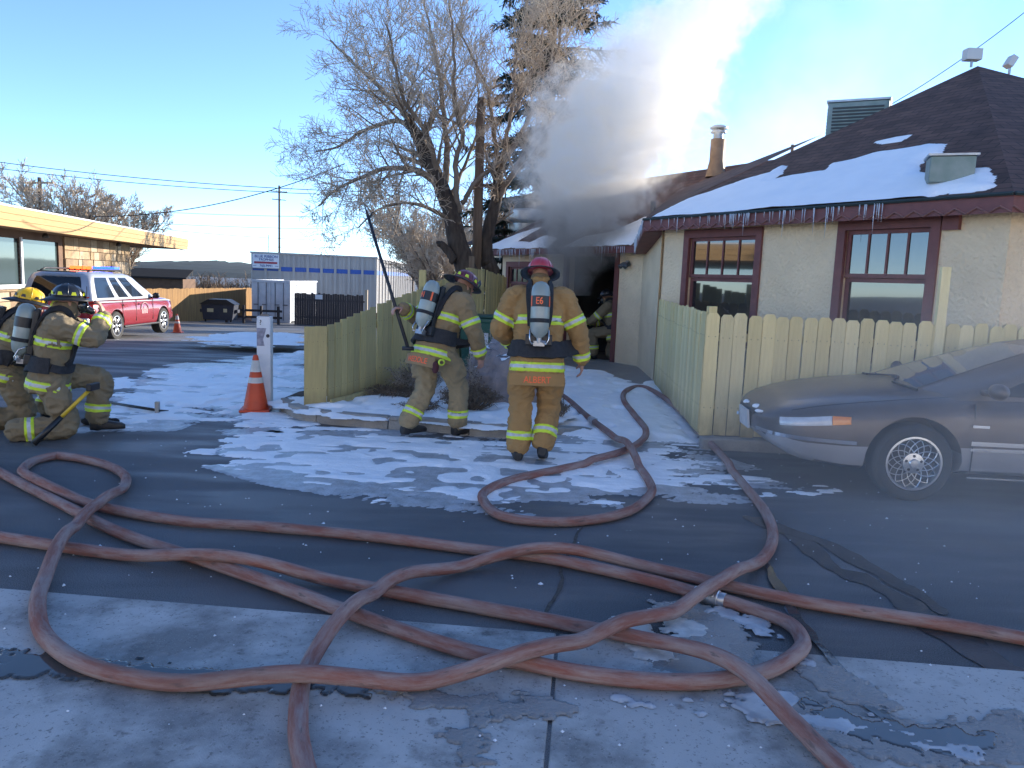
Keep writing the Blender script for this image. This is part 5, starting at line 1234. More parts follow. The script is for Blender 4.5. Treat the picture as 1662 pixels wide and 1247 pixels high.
def ribbon(name, path, width, bvh, m, parent, off=.008, th=.005, sub=6, centre=None):
    """strap that follows a garment surface"""
    P = [Vector(p) for p in catmull(path, sub)]; Q = []; N = []
    for p in P:
        h = bvh.find_nearest(p); q, n_ = h[0], h[1]
        if centre is not None and n_.dot(q - Vector(centre)) < 0: n_ = -n_
        Q.append(q); N.append(n_)
    for _ in range(3):
        N = [(N[max(i - 1, 0)] + N[i] + N[min(i + 1, len(N) - 1)]).normalized() for i in range(len(N))]
        Q = [Q[0]] + [(Q[i - 1] + 2 * Q[i] + Q[i + 1]) / 4 for i in range(1, len(Q) - 1)] + [Q[-1]]
    rings = []
    for i in range(len(Q)):
        d = (Q[min(i + 1, len(Q) - 1)] - Q[max(i - 1, 0)]).normalized(); s = d.cross(N[i]).normalized(); c = Q[i] + N[i] * off
        rings.append([c - s * width / 2 - N[i] * .012, c + s * width / 2 - N[i] * .012, c + s * width / 2 + N[i] * th, c - s * width / 2 + N[i] * th])
    mb = MB(); mb.rings(rings); return mb.build(name, m, parent, angle=40)
def helmet(parent, c, fwd, up, shell, label=None, tet=None, brim_m=None, stripe=True, s=1.0, style='trad'):
    """fire helmet with ridged dome and a brim that is longest at the back"""
    fwd = Vector(fwd).normalized(); up = Vector(up); up = (up - fwd * up.dot(fwd)).normalized(); rt = fwd.cross(up); M = frame(c, rt, fwd, up)
    h = bpy.data.objects.new('helmet', None)
    def place(mb, name, m, par=None, **k):
        o = mb.build(name, m, par if par else parent, **k)
        if par is None: o.matrix_local = M
        return o
    d = MB(); rings = []
    for i in range(10):
        t = i / 9; a = t * math.pi / 2 * .985; rings.append([Vector((math.cos(a) ** .8 * .118 * s * math.cos(b), math.cos(a) ** .8 * .142 * s * math.sin(b), math.sin(a) * .125 * s * (1 + .03 * math.cos(8 * b) * (1 - t)))) for b in [2 * math.pi * j / 48 for j in range(48)]])
    d.rings(rings); dome = place(d, 'helmet', shell, smooth=True)
    b = MB(); br = []
    for k, (ex, dz) in enumerate(((-.02, .012), (.0, .004), (.5, -.004), (1.0, -.012), (.98, -.020), (.5, -.014), (-.02, .0))):
        ring = []
        for j in range(48):
            a = 2 * math.pi * j / 48; sy = math.sin(a); ext = (.042 + .020 * abs(math.cos(a)) + (.062 * max(0, -sy) ** 1.5) + .015 * max(0, sy)) * s
            r0 = Vector((.118 * s * math.cos(a), .142 * s * sy, 0)); ring.append(r0 + r0.normalized() * ext * ex + Vector((0, 0, dz * s - (.022 * max(0, -sy) + .008) * max(0, ex) * s)))
        br.append(ring)
    b.rings(br, caps=False, closed=True); place(b, 'brim', brim_m or shell, dome, smooth=True)
    for a in (0, math.pi / 2, math.pi / 4, -math.pi / 4):
        r = MB(); pts = [Vector((math.sin(a) * .119 * s * math.cos(t), math.cos(a) * .143 * s * math.cos(t), .126 * s * math.sin(t) + .002)) for t in [math.pi * i / 16 for i in range(17)]]; r.tube(pts, .006 * s, 6); place(r, 'ridge', shell, dome, smooth=True)
    if tet:
        for a in (.35, 1.2, 1.94, 2.79, 3.6, 4.3, 5.1, 5.8):
            q = MB(); ps = []
            for da, zz in ((-.16, .022), (.16, .022), (.11, .052), (-.11, .052)):
                ps.append(Vector((math.cos(a + da) * .1185 * s, math.sin(a + da) * .1425 * s, zz * s)) * 1.012)
            q.prism(ps, (0, 0, 0), Vector((math.cos(a), math.sin(a), 0)) * .003); place(q, 'reflective_mark', tet, dome)
    sh = MB(); sh.prism([Vector((-.045, .150, .0)), Vector((.045, .150, .0)), Vector((.05, .152, .07)), Vector((.0, .150, .115)), Vector((-.05, .152, .07))], (0, 0, 0), (0, .006, 0)); place(sh, 'front_shield', brim_m or M_HARD, dome)
    return dome
def tank_pack(parent, c, up, back, band_text=None, bar=True, s=1.0, length=.50, r=.085, tank_m=None):
    """breathing air cylinder standing off the back"""
    up = Vector(up).normalized(); back = Vector(back); back = (back - up * back.dot(up)).normalized(); rt = up.cross(back)   # local: x right, y up, z outwards
    M = frame(c, rt, up, back)
    def place(mb, name, m, par=None, **k):
        o = mb.build(name, m, par if par else parent, **k)
        if par is None: o.matrix_local = M
        return o
    fr = MB(); fr.box((0, -.02, -.045), (.17, length * .95, .03)); fr.box((-.075, -.05, -.03), (.025, length * 1.0, .05)); fr.box((.075, -.05, -.03), (.025, length * 1.0, .05)); fr.box((0, -.27, -.02), (.24, .10, .06))
    bp = place(fr, 'backplate', M_HARD); bevel(bp, .008)
    t = MB(); h = length / 2; z0 = r * .62
    t.lathe([(.02, -h - .01), (r * .55, -h + .012), (r * .85, -h + .045), (r, -h + .10), (r, h - .10), (r * .86, h - .045), (r * .55, h - .012), (.005, h)], (0, 0, z0), (0, 1, 0), 28)
    tk = place(t, 'air_cylinder', tank_m or M_TANK, smooth=True)
    bd = MB(); bd.lathe([(r + .002, .02), (r + .004, .022), (r + .004, .115), (r + .002, .117)], (0, 0, z0), (0, 1, 0), 28); place(bd, 'label_band', M_HARD, tk, angle=40)
    if band_text:
        me = text_mesh(band_text, .085, .0015, M_ORANGE, xscale=.8)
        for v in me.vertices:
            a = (v.co.x - .012) / (r + .005); v.co = Vector((math.sin(a) * (r + .006 + v.co.z), v.co.y + .068, z0 + math.cos(a) * (r + .006 + v.co.z)))
        link('lettering', me, tk)
        for sx in (-1, 1):
            b_ = MB(); a = sx * 1.05; b_.add([Vector((math.sin(a + q) * (r + .0065), y_, z0 + math.cos(a + q) * (r + .0065))) for q, y_ in ((-.10, .022), (.10, .022), (.10, .115), (-.10, .115))], [(0, 1, 2, 3)]); place(b_, 'orange_bar', M_ORANGE, tk)
    st = MB(); st.lathe([(r + .002, -.12), (r + .006, -.118), (r + .006, -.085), (r + .002, -.083)], (0, 0, z0), (0, 1, 0), 24); place(st, 'cylinder_strap', M_STRAP, tk, angle=40)
    v = MB(); v.tube([(0, -h, z0), (0, -h - .05, z0)], [.026, .022], 10); v.tube([(0, -h - .035, z0), (.06, -h - .045, z0)], [.014, .022], 8); v.box((0, -h - .055, z0 - .02), (.10, .045, .07)); place(v, 'valve', mat('brushed_alloy', (.35, .36, .38), rough=.35, metal=.7), bp)
    for sx in (-1, 1):
        w = MB(); w.tube([(sx * .03, -h - .03, z0), (sx * .065, -h - .06, z0 + .03), (sx * .085, -h - .02, z0 + .035), (sx * .085, -h + .06, z0 + .01), (sx * .08, -h + .10, z0 - .06)], .006, 6); place(w, 'wire_guard', M_CHROME, bp, smooth=True)
    return tk
def boot(mb, ank, toe, up=(0, 0, 1), knee=None):
    ank = Vector(ank); toe = Vector(toe); d = (toe - ank); up = Vector(up); d0 = (d - up * d.dot(up)).normalized(); s = d0.cross(up).normalized(); L_ = .325
    heel = ank - d0 * .07 - up * .095
    rows = []
    for t, w, hh in ((0, .036, .040), (.08, .046, .058), (.25, .048, .062), (.45, .047, .050), (.7, .054, .040), (.9, .050, .033), (1.0, .030, .022)):
        c = heel + d0 * L_ * t + up * hh; rows.append(ell_ring(c, s, up, w, hh, 16, 3.2))
    mb.rings(rows)
    sh_ = (Vector(knee) - ank).normalized() if knee is not None else up
    limb(mb, [ank - up * .05, ank + sh_ * .03, ank + sh_ * .15], [.056, .058, .064], 12, 3)
def person(loc, rz, J, look, label, group='firefighters in tan turnout gear'):
    """J: joints in local space (local +Y is forward); look: colours and kit"""
    root = empty('person', loc, rz, label, 'person', group); V = {k: Vector(v) for k, v in J.items() if hasattr(v, '__len__')}; look.update({k: v for k, v in J.items() if not hasattr(v, '__len__')})
    vox = look.get('vox', .0115)
    sdir = (V['shR'] - V['shL']).normalized(); hdir = (V['hipR'] - V['hipL']).normalized()
    chest = (V['shL'] + V['shR']) / 2; pel = (V['hipL'] + V['hipR']) / 2; ax = (chest - pel).normalized(); fw = ax.cross(sdir) * -1
    fwd = sdir.cross(ax) * -1
    if fwd.dot(V['fwd']) < 0: fwd = -fwd
    # body: one continuous figure, mostly inside the clothes
    b = MB(); hc = V['head']; hf = V['look'].normalized(); hu = V.get('hup', Vector((0, 0, 1))); hu = (hu - hf * hu.dot(hf)).normalized(); hs = hf.cross(hu)
    rows = []
    for t, w, d, o in ((-.125, .030, .030, .055), (-.105, .045, .060, .030), (-.06, .062, .085, .008), (-.01, .072, .095, .0), (.04, .075, .098, -.004), (.08, .068, .088, -.008), (.115, .040, .052, -.012)): rows.append(ell_ring(hc + hu * t + hf * o, hs, hf, w, d, 18, 2.1))
    b.rings(rows)
    ball(b, hc + hf * .103 - hu * .025, .016, (1, 1, 1.3)); ball(b, hc + hf * .088 - hu * .062, .020, (1.4, .8, .5))
    for sg in (-1, 1): ball(b, hc + hs * .078 * sg - hu * .01, .022, (.5, .9, 1.3)); ball(b, hc + hf * .088 + hs * .032 * sg + hu * .008, .014)
    limb(b, [hc - hu * .06 - hf * .02, (hc + chest) / 2, chest - ax * .04], [.060, .062, .085]); limb(b, [chest, (chest + pel) / 2, pel], [.10, .10, .11])
    for sd in 'LR':
        limb(b, [chest.lerp(V['sh' + sd], .6), V['sh' + sd], V['el' + sd], V['wr' + sd]], [.06, .055, .042, .030]); limb(b, [pel.lerp(V['hip' + sd], .5), V['hip' + sd], V['knee' + sd], V['ank' + sd]], [.09, .085, .055, .042])
        hd = V['hand' + sd] if 'hand' + sd in V else (V['wr' + sd] - V['el' + sd])
        pn = V.get('palm' + sd, Vector((1, 0, 0)) if sd == 'L' else Vector((-1, 0, 0))); th = V.get('thumb' + sd, fwd)
        hand(b, V['wr' + sd] + hd.normalized() * .01, hd, pn, th, look.get('curl' + sd, .45))
    bm_ = remesh(b, .0072, 2); bm_.materials.append(M_SKIN); link('body', bm_, root)
    # jacket
    j = MB(); K = look.get('bulk', 1.0); hemL = look.get('hem', .20)
    hem = pel - ax * hemL + V.get('hemshift', Vector((0, 0, 0)))
    torso(j, [(hem, hdir, .232 * K, .178 * K), (hem + ax * .03, hdir, .236 * K, .182 * K), (pel, hdir, .225 * K, .172 * K), (pel.lerp(chest, .35), hdir.lerp(sdir, .35), .212 * K, .160 * K), (pel.lerp(chest, .68) - fwd * .01, hdir.lerp(sdir, .68), .228 * K, .165 * K), (pel.lerp(chest, .9) - fwd * .01, sdir, .225 * K, .150 * K), (chest + ax * .055, sdir, .165 * K, .115 * K), (chest + ax * .10 + fwd * .01, sdir, .105, .100), (chest + ax * .165 + fwd * .03, sdir, .092, .095), (chest + ax * .19 + fwd * .035, sdir, .088, .09)])
    for sd in 'LR':
        sh, el, wr = V['sh' + sd], V['el' + sd], V['wr' + sd]; inn = chest.lerp(sh, .55)
        limb(j, [inn, sh, sh.lerp(el, .5), el, el.lerp(wr, .5), wr - (wr - el).normalized() * .015], [.105, .105 * K, .096 * K, .086 * K, .078 * K, .070 * K], 16)
    jm = remesh(j, vox, 4, look.get('wr', .010), 8.5, look.get('seed', 0), (1, 1, 1.5)); jm.materials.append(look['jacket']); jo = link('jacket', jm, root)
    # trousers
    t = MB(); torso(t, [(pel - ax * .02 + Vector((0, 0, .02)), hdir, .20 * K, .155 * K), (pel - Vector((0, 0, .06)), hdir, .205 * K, .16 * K), (pel - Vector((0, 0, .13)), hdir, .175 * K, .13 * K)])
    for sd in 'LR':
        hp, kn, an_ = V['hip' + sd], V['knee' + sd], V['ank' + sd]
        limb(t, [hp + (pel - hp) * .15, hp - (hp - kn) * .12, hp.lerp(kn, .5), kn, kn.lerp(an_, .45), an_ + (kn - an_).normalized() * .055], [.125 * K, .132 * K, .118 * K, .103 * K, .102 * K, .103 * K], 18)
        for pk in look.get('pockets', 'LR'):
            if pk == sd: q = hp.lerp(kn, .48) + (hdir * (.085 if sd == 'R' else -.085)); d = (kn - hp).normalized(); torso(t, [(q - d * .11, V['fwd'], .085, .045), (q, V['fwd'], .10, .06), (q + d * .11, V['fwd'], .085, .045)])
    tm = remesh(t, vox, 4, look.get('wr', .010) * 1.15, 7.5, look.get('seed', 0) + 40, (1, 1, 1.7)); tm.materials.append(look['trousers']); link('trousers', tm, root)
    # boots
    for sd in 'LR':
        bo_ = MB(); boot(bo_, V['ank' + sd], V['toe' + sd], V.get('bup' + sd, Vector((0, 0, 1))), V['knee' + sd]); bme = remesh(bo_, .009, 2); bme.materials.append(M_BOOT); link('boot', bme, root)
    # reflective tape
    def tape(me_, p, axis, w, rad): link('reflective_tape', cut_band(me_, p, axis, w, rad), root)
    for sd in 'LR':
        sh, el, wr, kn, an_ = (V[k + sd] for k in ('sh', 'el', 'wr', 'knee', 'ank'))
        tape(jm, el.lerp(wr, .80), wr - el, .070, .12); tape(jm, sh.lerp(el, .66), el - sh, .070, .125)
        tape(tm, kn.lerp(an_, .66), an_ - kn, .075, .155)
    tape(jm, hem + ax * .085, ax, .078, .34)
    cut = cut_band(jm, pel.lerp(chest, .66), ax, .075, .235); 
    link('reflective_tape', cut, root)
    bvh = BVHTree.FromPolygons([v.co for v in jm.vertices], [p.vertices[:] for p in jm.polygons])
    # straps and belt
    for sd, sg in (('L', -1), ('R', 1)):
        s0 = chest + sdir * .105 * sg
        ribbon('shoulder_strap', [pel.lerp(chest, .55) + sdir * .09 * sg - fwd * .25, s0 - fwd * .22 - ax * .02, s0 - fwd * .05 + ax * .16, s0 + fwd * .14 + ax * .08, pel.lerp(chest, .55) + sdir * .13 * sg + fwd * .24, pel.lerp(chest, .25) + sdir * .18 * sg + fwd * .15], .055, bvh, M_STRAP, root, .012, .010, centre=pel.lerp(chest, .6))
    ringp = [pel + ax * .10 + hdir * .30 * math.cos(a) + fwd * .25 * math.sin(a) for a in [2 * math.pi * i / 14 for i in range(15)]]
    ribbon('waist_belt', ringp, look.get('beltw', .075), bvh, M_STRAP, root, .012, .012, sub=4, centre=pel)
    ringb = [pel + ax * .11 + hdir * .30 * math.cos(a) + fwd * .25 * math.sin(a) for a in [-math.pi * .98 + math.pi * .96 * i / 8 for i in range(9)]]
    ribbon('lumbar_pad', ringb, .15, bvh, M_STRAP, root, .012, .022, sub=4, centre=pel)
    # air pack
    bc = pel.lerp(chest, .80); hit = bvh.ray_cast(bc - fwd * .6, fwd); bk = hit[0] if hit[0] else bc - fwd * .17
    tank_pack(root, bk - fwd * .05, ax + V.get('tanktilt', Vector((0, 0, 0))), -fwd, look.get('band'), tank_m=look.get('tank'))
    # hood over the neck and helmet
    hd_ = MB(); torso(hd_, [(chest + ax * .12 + fwd * .03, sdir, .088, .092), (hc - hu * .10 - hf * .01, hs, .078, .086), (hc - hu * .05 - hf * .018, hs, .084, .100), (hc + hu * .01 - hf * .022, hs, .083, .096)]); hm = remesh(hd_, .010, 2, .004, 14, 3); hm.materials.append(look.get('hood', cloth('hood_cloth', (.20, .15, .09)))); link('hood', hm, root)
    helmet(root, hc + hu * .055 - hf * .015, hf, hu + hf * look.get('htilt', 0.0), look['helmet'], tet=look.get('tet'), brim_m=look.get('brim'), s=look.get('hs', 1.0))
    if look.get('mask'):
        mk = MB(); q = hc + hf * .10 - hu * .02; ball(mk, q, .068, (1, .9, 1.15)); limb(mk, [q + hf * .04 - hu * .03, q + hf * .085 - hu * .05], [.04, .034]); mm = remesh(mk, .009, 1); mm.materials.append(mat('mask_visor', (.02, .025, .03), rough=.1, coat=.5)); link('face_mask', mm, root)
    if look.get('tail'):
        txt, ts = look['tail']; tp = hem - ax * .035; h1 = bvh.ray_cast(tp - fwd * .6, fwd); base = h1[0] if h1[0] else tp - fwd * .2
        n_ = -fwd; pl_ = MB(); Wd = look.get('tailw', .34); up_ = ax; rt = up_.cross(n_).normalized()
        rings = [[base + rt * x * Wd + up_ * y + n_ * (.012 - .055 * (2 * x) ** 2 + o_) for y, o_ in ((-.055, -.012), (-.055, .004), (.055, .004), (.055, -.012))] for x in np.linspace(-.5, .5, 9)]
        pl_.rings(rings); tl = pl_.build('name_tail', look['jacket'], root, angle=40)
        me = text_mesh(txt, .083, .0015, M_ORANGE, xscale=.86); o = link('lettering', me, tl)
        for v in me.vertices:
            x = v.co.x; v.co = base + rt * x + up_ * (v.co.y - .004) + n_ * (.0195 - .055 * (2 * x / Wd) ** 2 + v.co.z)
    return root, V, bvh, dict(ax=ax, fwd=fwd, sdir=sdir, pel=pel, chest=chest, hem=hem, jm=jm)
C_GOLD = cloth('gold_brown_cloth', (.40, .235, .09)); C_KHAKI = cloth('khaki_cloth', (.33, .23, .12)); C_KHAKI2 = cloth('faded_khaki_cloth', (.335, .26, .15)); C_OLIVE = cloth('olive_tan_cloth', (.26, .205, .125))
# --- firefighter seen from behind on the lot
Ja = dict(fwd=(0, 1, 0), pelvis=(0, 0, 1), hipL=(-.115, 0, .95), hipR=(.115, 0, .95), kneeL=(-.135, .045, .53), kneeR=(.135, .16, .52), ankL=(-.145, -.01, .105), ankR=(.085, -.04, .155), toeL=(-.16, .2, .02), toeR=(.10, .16, .02),
          shL=(-.225, .06, 1.52), shR=(.225, .06, 1.52), elL=(-.36, .06, 1.235), elR=(.375, .05, 1.225), wrL=(-.24, .26, 1.10), wrR=(.425, .13, .965), handL=(.6, .7, -.1), handR=(.06, .15, -1), palmR=(-1, .1, 0), thumbR=(0, 1, 0), palmL=(.3, -.2, -1), thumbL=(.2, .3, 1),
          head=(0, .165, 1.715), look=(.05, 1, -.38), bupR=(0, .35, 1))
person((.225, 7.10, .012), .0, Ja, dict(jacket=C_GOLD, trousers=C_GOLD, helmet=mat('red_helmet', (.42, .035, .055), rough=.3, coat=.5), brim=M_HARD, band='E6', tail=('ALBERT', .1), seed=1, bulk=1.06, htilt=.1, hs=1.03, tailw=.50, hem=.135), 'firefighter in gold brown gear and red helmet walking away toward the smoking door')
# --- firefighter walking right with a pole
Jw = dict(fwd=(0, 1, 0), hipL=(-.105, -.02, .93), hipR=(.105, .02, .93), kneeL=(-.12, -.02, .50), kneeR=(.12, .24, .53), ankL=(-.12, -.25, .125), ankR=(.115, .25, .10), toeL=(-.13, .0, .02), toeR=(.12, .5, .03),
          shL=(-.215, .14, 1.42), shR=(.215, .19, 1.43), elL=(-.40, .06, 1.25), elR=(.33, .26, 1.13), wrL=(-.30, -.20, 1.34), wrR=(.31, .37, .89), handL=(0, -1, .05), handR=(-.02, .2, -1), palmR=(-1, 0, 0), palmL=(.2, -.1, -1), thumbL=(.4, 0, 1),
          head=(.03, .36, 1.585), look=(.2, 1, -.55), hup=(0, .4, 1), curlR=.6)
pw, Vw, _, Iw = person((-.83, 8.08, .012), R(-46), Jw, dict(jacket=C_KHAKI, trousers=C_KHAKI2, helmet=mat('maroon_helmet', (.13, .02, .035), rough=.3, coat=.5), tet=M_LIME, brim=M_HARD, band='91', tail=('WEDDLE', .1), seed=2, bulk=1.0, curlL=1.0, tailw=.42, hem=.13, tank=mat('pale_cylinder', (.36, .42, .38), (.28, .33, .31), scale=4, rough=.35, coat=.3)), 'firefighter in khaki gear and maroon helmet striding right with a long pole')
# flashlight clip and glove on his belt
m = MB(); m.lathe([(.03, 0), (.035, .02), (.035, .07), (.02, .085)], Iw['hem'] + Iw['sdir'] * .245 - Iw['fwd'] * .10 - Vector((0, 0, .02)), (.8, -.6, .1), 14); m.build('belt_light', M_LIME, pw, angle=40)
m = MB(); ball(m, Iw['hem'] + Iw['sdir'] * .215 - Iw['fwd'] * .16 - Vector((0, 0, .09)), .05, (1, .6, 1.3)); m.build('belt_glove', mat('dark_red_glove', (.07, .02, .025), rough=.9), pw, smooth=True)
# --- kneeling pair at the left
def kneel(s=1.0):
    return dict(fwd=(0, 1, 0), hipL=(-.11, -.03, .60), hipR=(.11, -.03, .60), kneeL=(-.16, .40, .53), kneeR=(.13, .10, .115), ankL=(-.15, .36, .105), ankR=(.13, -.36, .10), toeL=(-.15, .62, .02), toeR=(.13, -.60, .02),
                shL=(-.205, .06, 1.10), shR=(.205, .06, 1.10), elL=(-.30, .36, .98), elR=(.29, .36, .98), wrL=(-.10, .46, 1.16), wrR=(.10, .45, 1.18), handL=(.3, -.2, 1), handR=(-.2, -.2, 1), palmR=(-.3, -1, 0), palmL=(.3, -1, 0), thumbR=(-1, 0, .2), thumbL=(1, 0, .2),
                head=(.02, .165, 1.305), look=(.0, 1, -.05), bupR=(0, -1, .25))
Jk = kneel()
pk, Vk, _, Ik = person((-4.46, 7.40, .01), R(-62), Jk, dict(jacket=C_OLIVE, trousers=C_OLIVE, helmet=mat('black_helmet', (.014, .015, .018), rough=.28, coat=.5), tet=mat('yellow_mark', (.75, .78, .03), rough=.5), brim=M_HARD, seed=3, bulk=1.02, mask=True, hem=.17, wr=.012), 'kneeling firefighter in black helmet fitting his face mask with raised hands')
Jk2 = kneel(); Jk2.update(elL=(-.30, .30, .86), elR=(.31, .30, .86), wrL=(-.14, .46, .80), wrR=(.16, .46, .80), handL=(.1, 1, 0), handR=(-.1, 1, 0), head=(.0, .22, 1.235), shL=(-.205, .12, 1.06), shR=(.205, .12, 1.06), look=(.15, 1, -.25))
person((-5.16, 7.80, .01), R(-48), Jk2, dict(jacket=C_OLIVE, trousers=C_OLIVE, helmet=mat('yellow_helmet', (.85, .50, .01), rough=.35, coat=.3), brim=M_HARD, tet=mat('dark_mark', (.03, .03, .03), rough=.5), seed=4, bulk=1.02, hem=.17, wr=.012), 'kneeling firefighter in yellow helmet at the left edge of the picture')
# --- firefighter crouching in the doorway
Jd = kneel(); Jd.update(elL=(-.30, .36, .80), elR=(.30, .30, .80), wrL=(-.10, .52, .76), wrR=(.12, .50, .72), handL=(.3, 1, 0), handR=(-.3, 1, 0), head=(0, .20, 1.26), look=(.1, 1, -.3))
dp = WN.P(1.28, 0, -.42)
person((dp.x, dp.y, .15), R(60), Jd, dict(jacket=C_OLIVE, trousers=C_OLIVE, helmet=mat('black_helmet', (.014, .015, .018)), brim=M_HARD, seed=6, vox=.018, mask=True), 'firefighter crouching inside the dark doorway with a hose')
# --- tools
def w2(rootobj, v):
    bpy.context.view_layer.update(); return rootobj.matrix_world @ Vector(v)
pt = w2(pw, Vw['wrL'] + Vector((0, -.085, -.01)))
pole_top = Vector([(-1.65, 8.60, 2.33)][0]); 
d_ = (pt - pole_top).normalized(); pb = pt + d_ * .46
c = empty('pike_pole', pb, 0, 'long dark pole held behind him by the firefighter in maroon helmet', 'pole'); m = MB(); m.tube([Vector((0, 0, 0)), pole_top - pb], [.019, .017], 10); m.build('shaft', mat('dark_fibreglass', (.02, .02, .024), rough=.5), c, smooth=True)
m = MB(); q = pole_top - pb; m.tube([q, q - d_ * .16], [.017, .003], 8); m.tube([q + d_ * .05, q - d_ * .02 + Vector((.04, 0, 0)), q - d_ * .06 + Vector((.065, 0, 0)), q - d_ * .03 + Vector((.09, 0, 0))], [.010, .010, .008, .003], 6); m.build('hook_head', mat('dark_steel', (.05, .05, .055), rough=.4, metal=.8), c, smooth=True)
m = MB(); m.tube([Vector((-.06, 0, 0)), Vector((.06, 0, 0))], .022, 10); m.build('grip', M_HARD, c, smooth=True)
# hand tool standing beside the kneeling firefighter
a_ = Vector((-4.05, 7.35, .52)); b_ = Vector((-4.42, 6.98, .02))
c = empty('hand_tool', b_, 0, 'yellow handled striking tool leaning against the kneeling firefighter', 'tool'); m = MB(); m.tube([a_ - b_, (a_ - b_) * .45], [.018, .018], 10); m.build('handle', mat('yellow_fibreglass', (.62, .42, .03), rough=.45), c, smooth=True)
m = MB(); m.tube([(a_ - b_) * .46, Vector((0, 0, 0))], [.026, .030], 10); m.build('grip', M_HARD, c, smooth=True); m = MB(); m.box((a_ - b_), (.05, .17, .07)); bevel(m.build('tool_head', M_HARD, c), .01)
# forcible entry bar lying in the snow
P1, P2 = (Vector((*q, .05)) for q in [(-5.04, 9.23), (-4.06, 8.74)]); c = empty('pry_bar', P1, 0, 'dark forcible entry bar lying in the snow near the kneeling firefighters', 'tool'); m = MB(); m.tube([Vector(), P2 - P1], .017, 8); m.build('bar', M_HARD, c, smooth=True)
m = MB(); m.box(P2 - P1 + Vector((-.02, 0, .03)), (.045, .05, .15)); bevel(m.build('adze', mat('worn_steel', (.40, .38, .36), rough=.4, metal=.6), c), .006); m = MB(); m.tube([P2 - P1, P2 - P1 + Vector((.10, .02, .0))], [.014, .004], 6); m.build('pick', M_HARD, c)
# dark gloves and hood dropped on the lot
g_ = MB(); gp = [(-4.36, 8.05)][0]
for k in range(7): ball(g_, Vector(((k % 4) * .09 - .14, .05 * (k // 4) + .03 * math.sin(k * 2), .035)), .055 + .012 * math.sin(k * 3), (1.2, .9, .7))
gm = remesh(g_, .012, 2, .012, 14, 5); gm.materials.append(mat('black_cloth', (.014, .014, .018), (.03, .03, .034), scale=20, rough=.9)); tag(link('dropped_gloves', gm, None, (gp[0], gp[1], .0)), 'crumpled black gloves lying on the asphalt by the snow', 'gloves')

# ------------------------------------------------------------------ vehicles
M_TYRE = mat('tyre_rubber', (.022, .022, .024), (.035, .034, .033), scale=9, rough=.85)
M_RIM = mat('alloy_rim', (.62, .63, .65), (.52, .53, .55), scale=12, rough=.28, metal=.85)
M_BLACKT = mat('black_trim', (.012, .012, .014), rough=.45)
M_CARGLASS = mat('tinted_car_glass', (.010, .012, .016), rough=.04, spec=.5)
M_CHROMET = mat('chrome_trim', (.75, .76, .78), rough=.12, metal=1)
def interp(x, tab):
    return float(np.interp(x, [t[0] for t in tab], [t[1] for t in tab]))
def smoothtab(tab, n=10):
    P = catmull(tab, n); o = np.argsort(P[:, 0]); return [(a, b) for a, b in P[o]]
def body_loft(zb, zt, hw, crown, xs, shoulder=.86, bulge=.03, front_power=None):
    """closed hull: tables of bottom, top, half width by station"""
    rings = []
    for x in xs:
        b, t, w, c = interp(x, zb), interp(x, zt), interp(x, hw), interp(x, crown); h = t - b
        half = [(0.0, b), (.60 * w, b), (.86 * w, b + .012), (.95 * w, b + .05 * h + .02), (.985 * w, b + .18 * h), (w, b + .38 * h), (1.0 * w, b + .55 * h), (.99 * w, b + .70 * h), (.972 * w, b + .82 * h), (.94 * w, b + .91 * h), (.885 * w, b + .965 * h), (.80 * w, t + c * .12), (.6 * w, t + c * .55), (.3 * w, t + c * .9), (0.0, t + c)]
        ring = [Vector((x, -y, z)) for y, z in half] + [Vector((x, y, z)) for y, z in half[-2:0:-1]]
        rings.append(ring)
    return rings
def cut_arches(me, wheels, r, width, wy):
    o = link('tmp', me)
    cutters = []
    for wx, wz in wheels:
        for sy in (-1, 1):
            c = MB(); c.cyl((wx, sy * (wy + .3), wz), (wx, sy * (wy - width), wz), r, n=48); co = c.build('cut', M_BLACKT); cutters.append(co)
            b = o.modifiers.new('b', 'BOOLEAN'); b.operation = 'DIFFERENCE'; b.object = co; b.solver = 'EXACT'
    out = evaluated(o); bpy.data.objects.remove(o)
    for c in cutters: bpy.data.objects.remove(c)
    return out
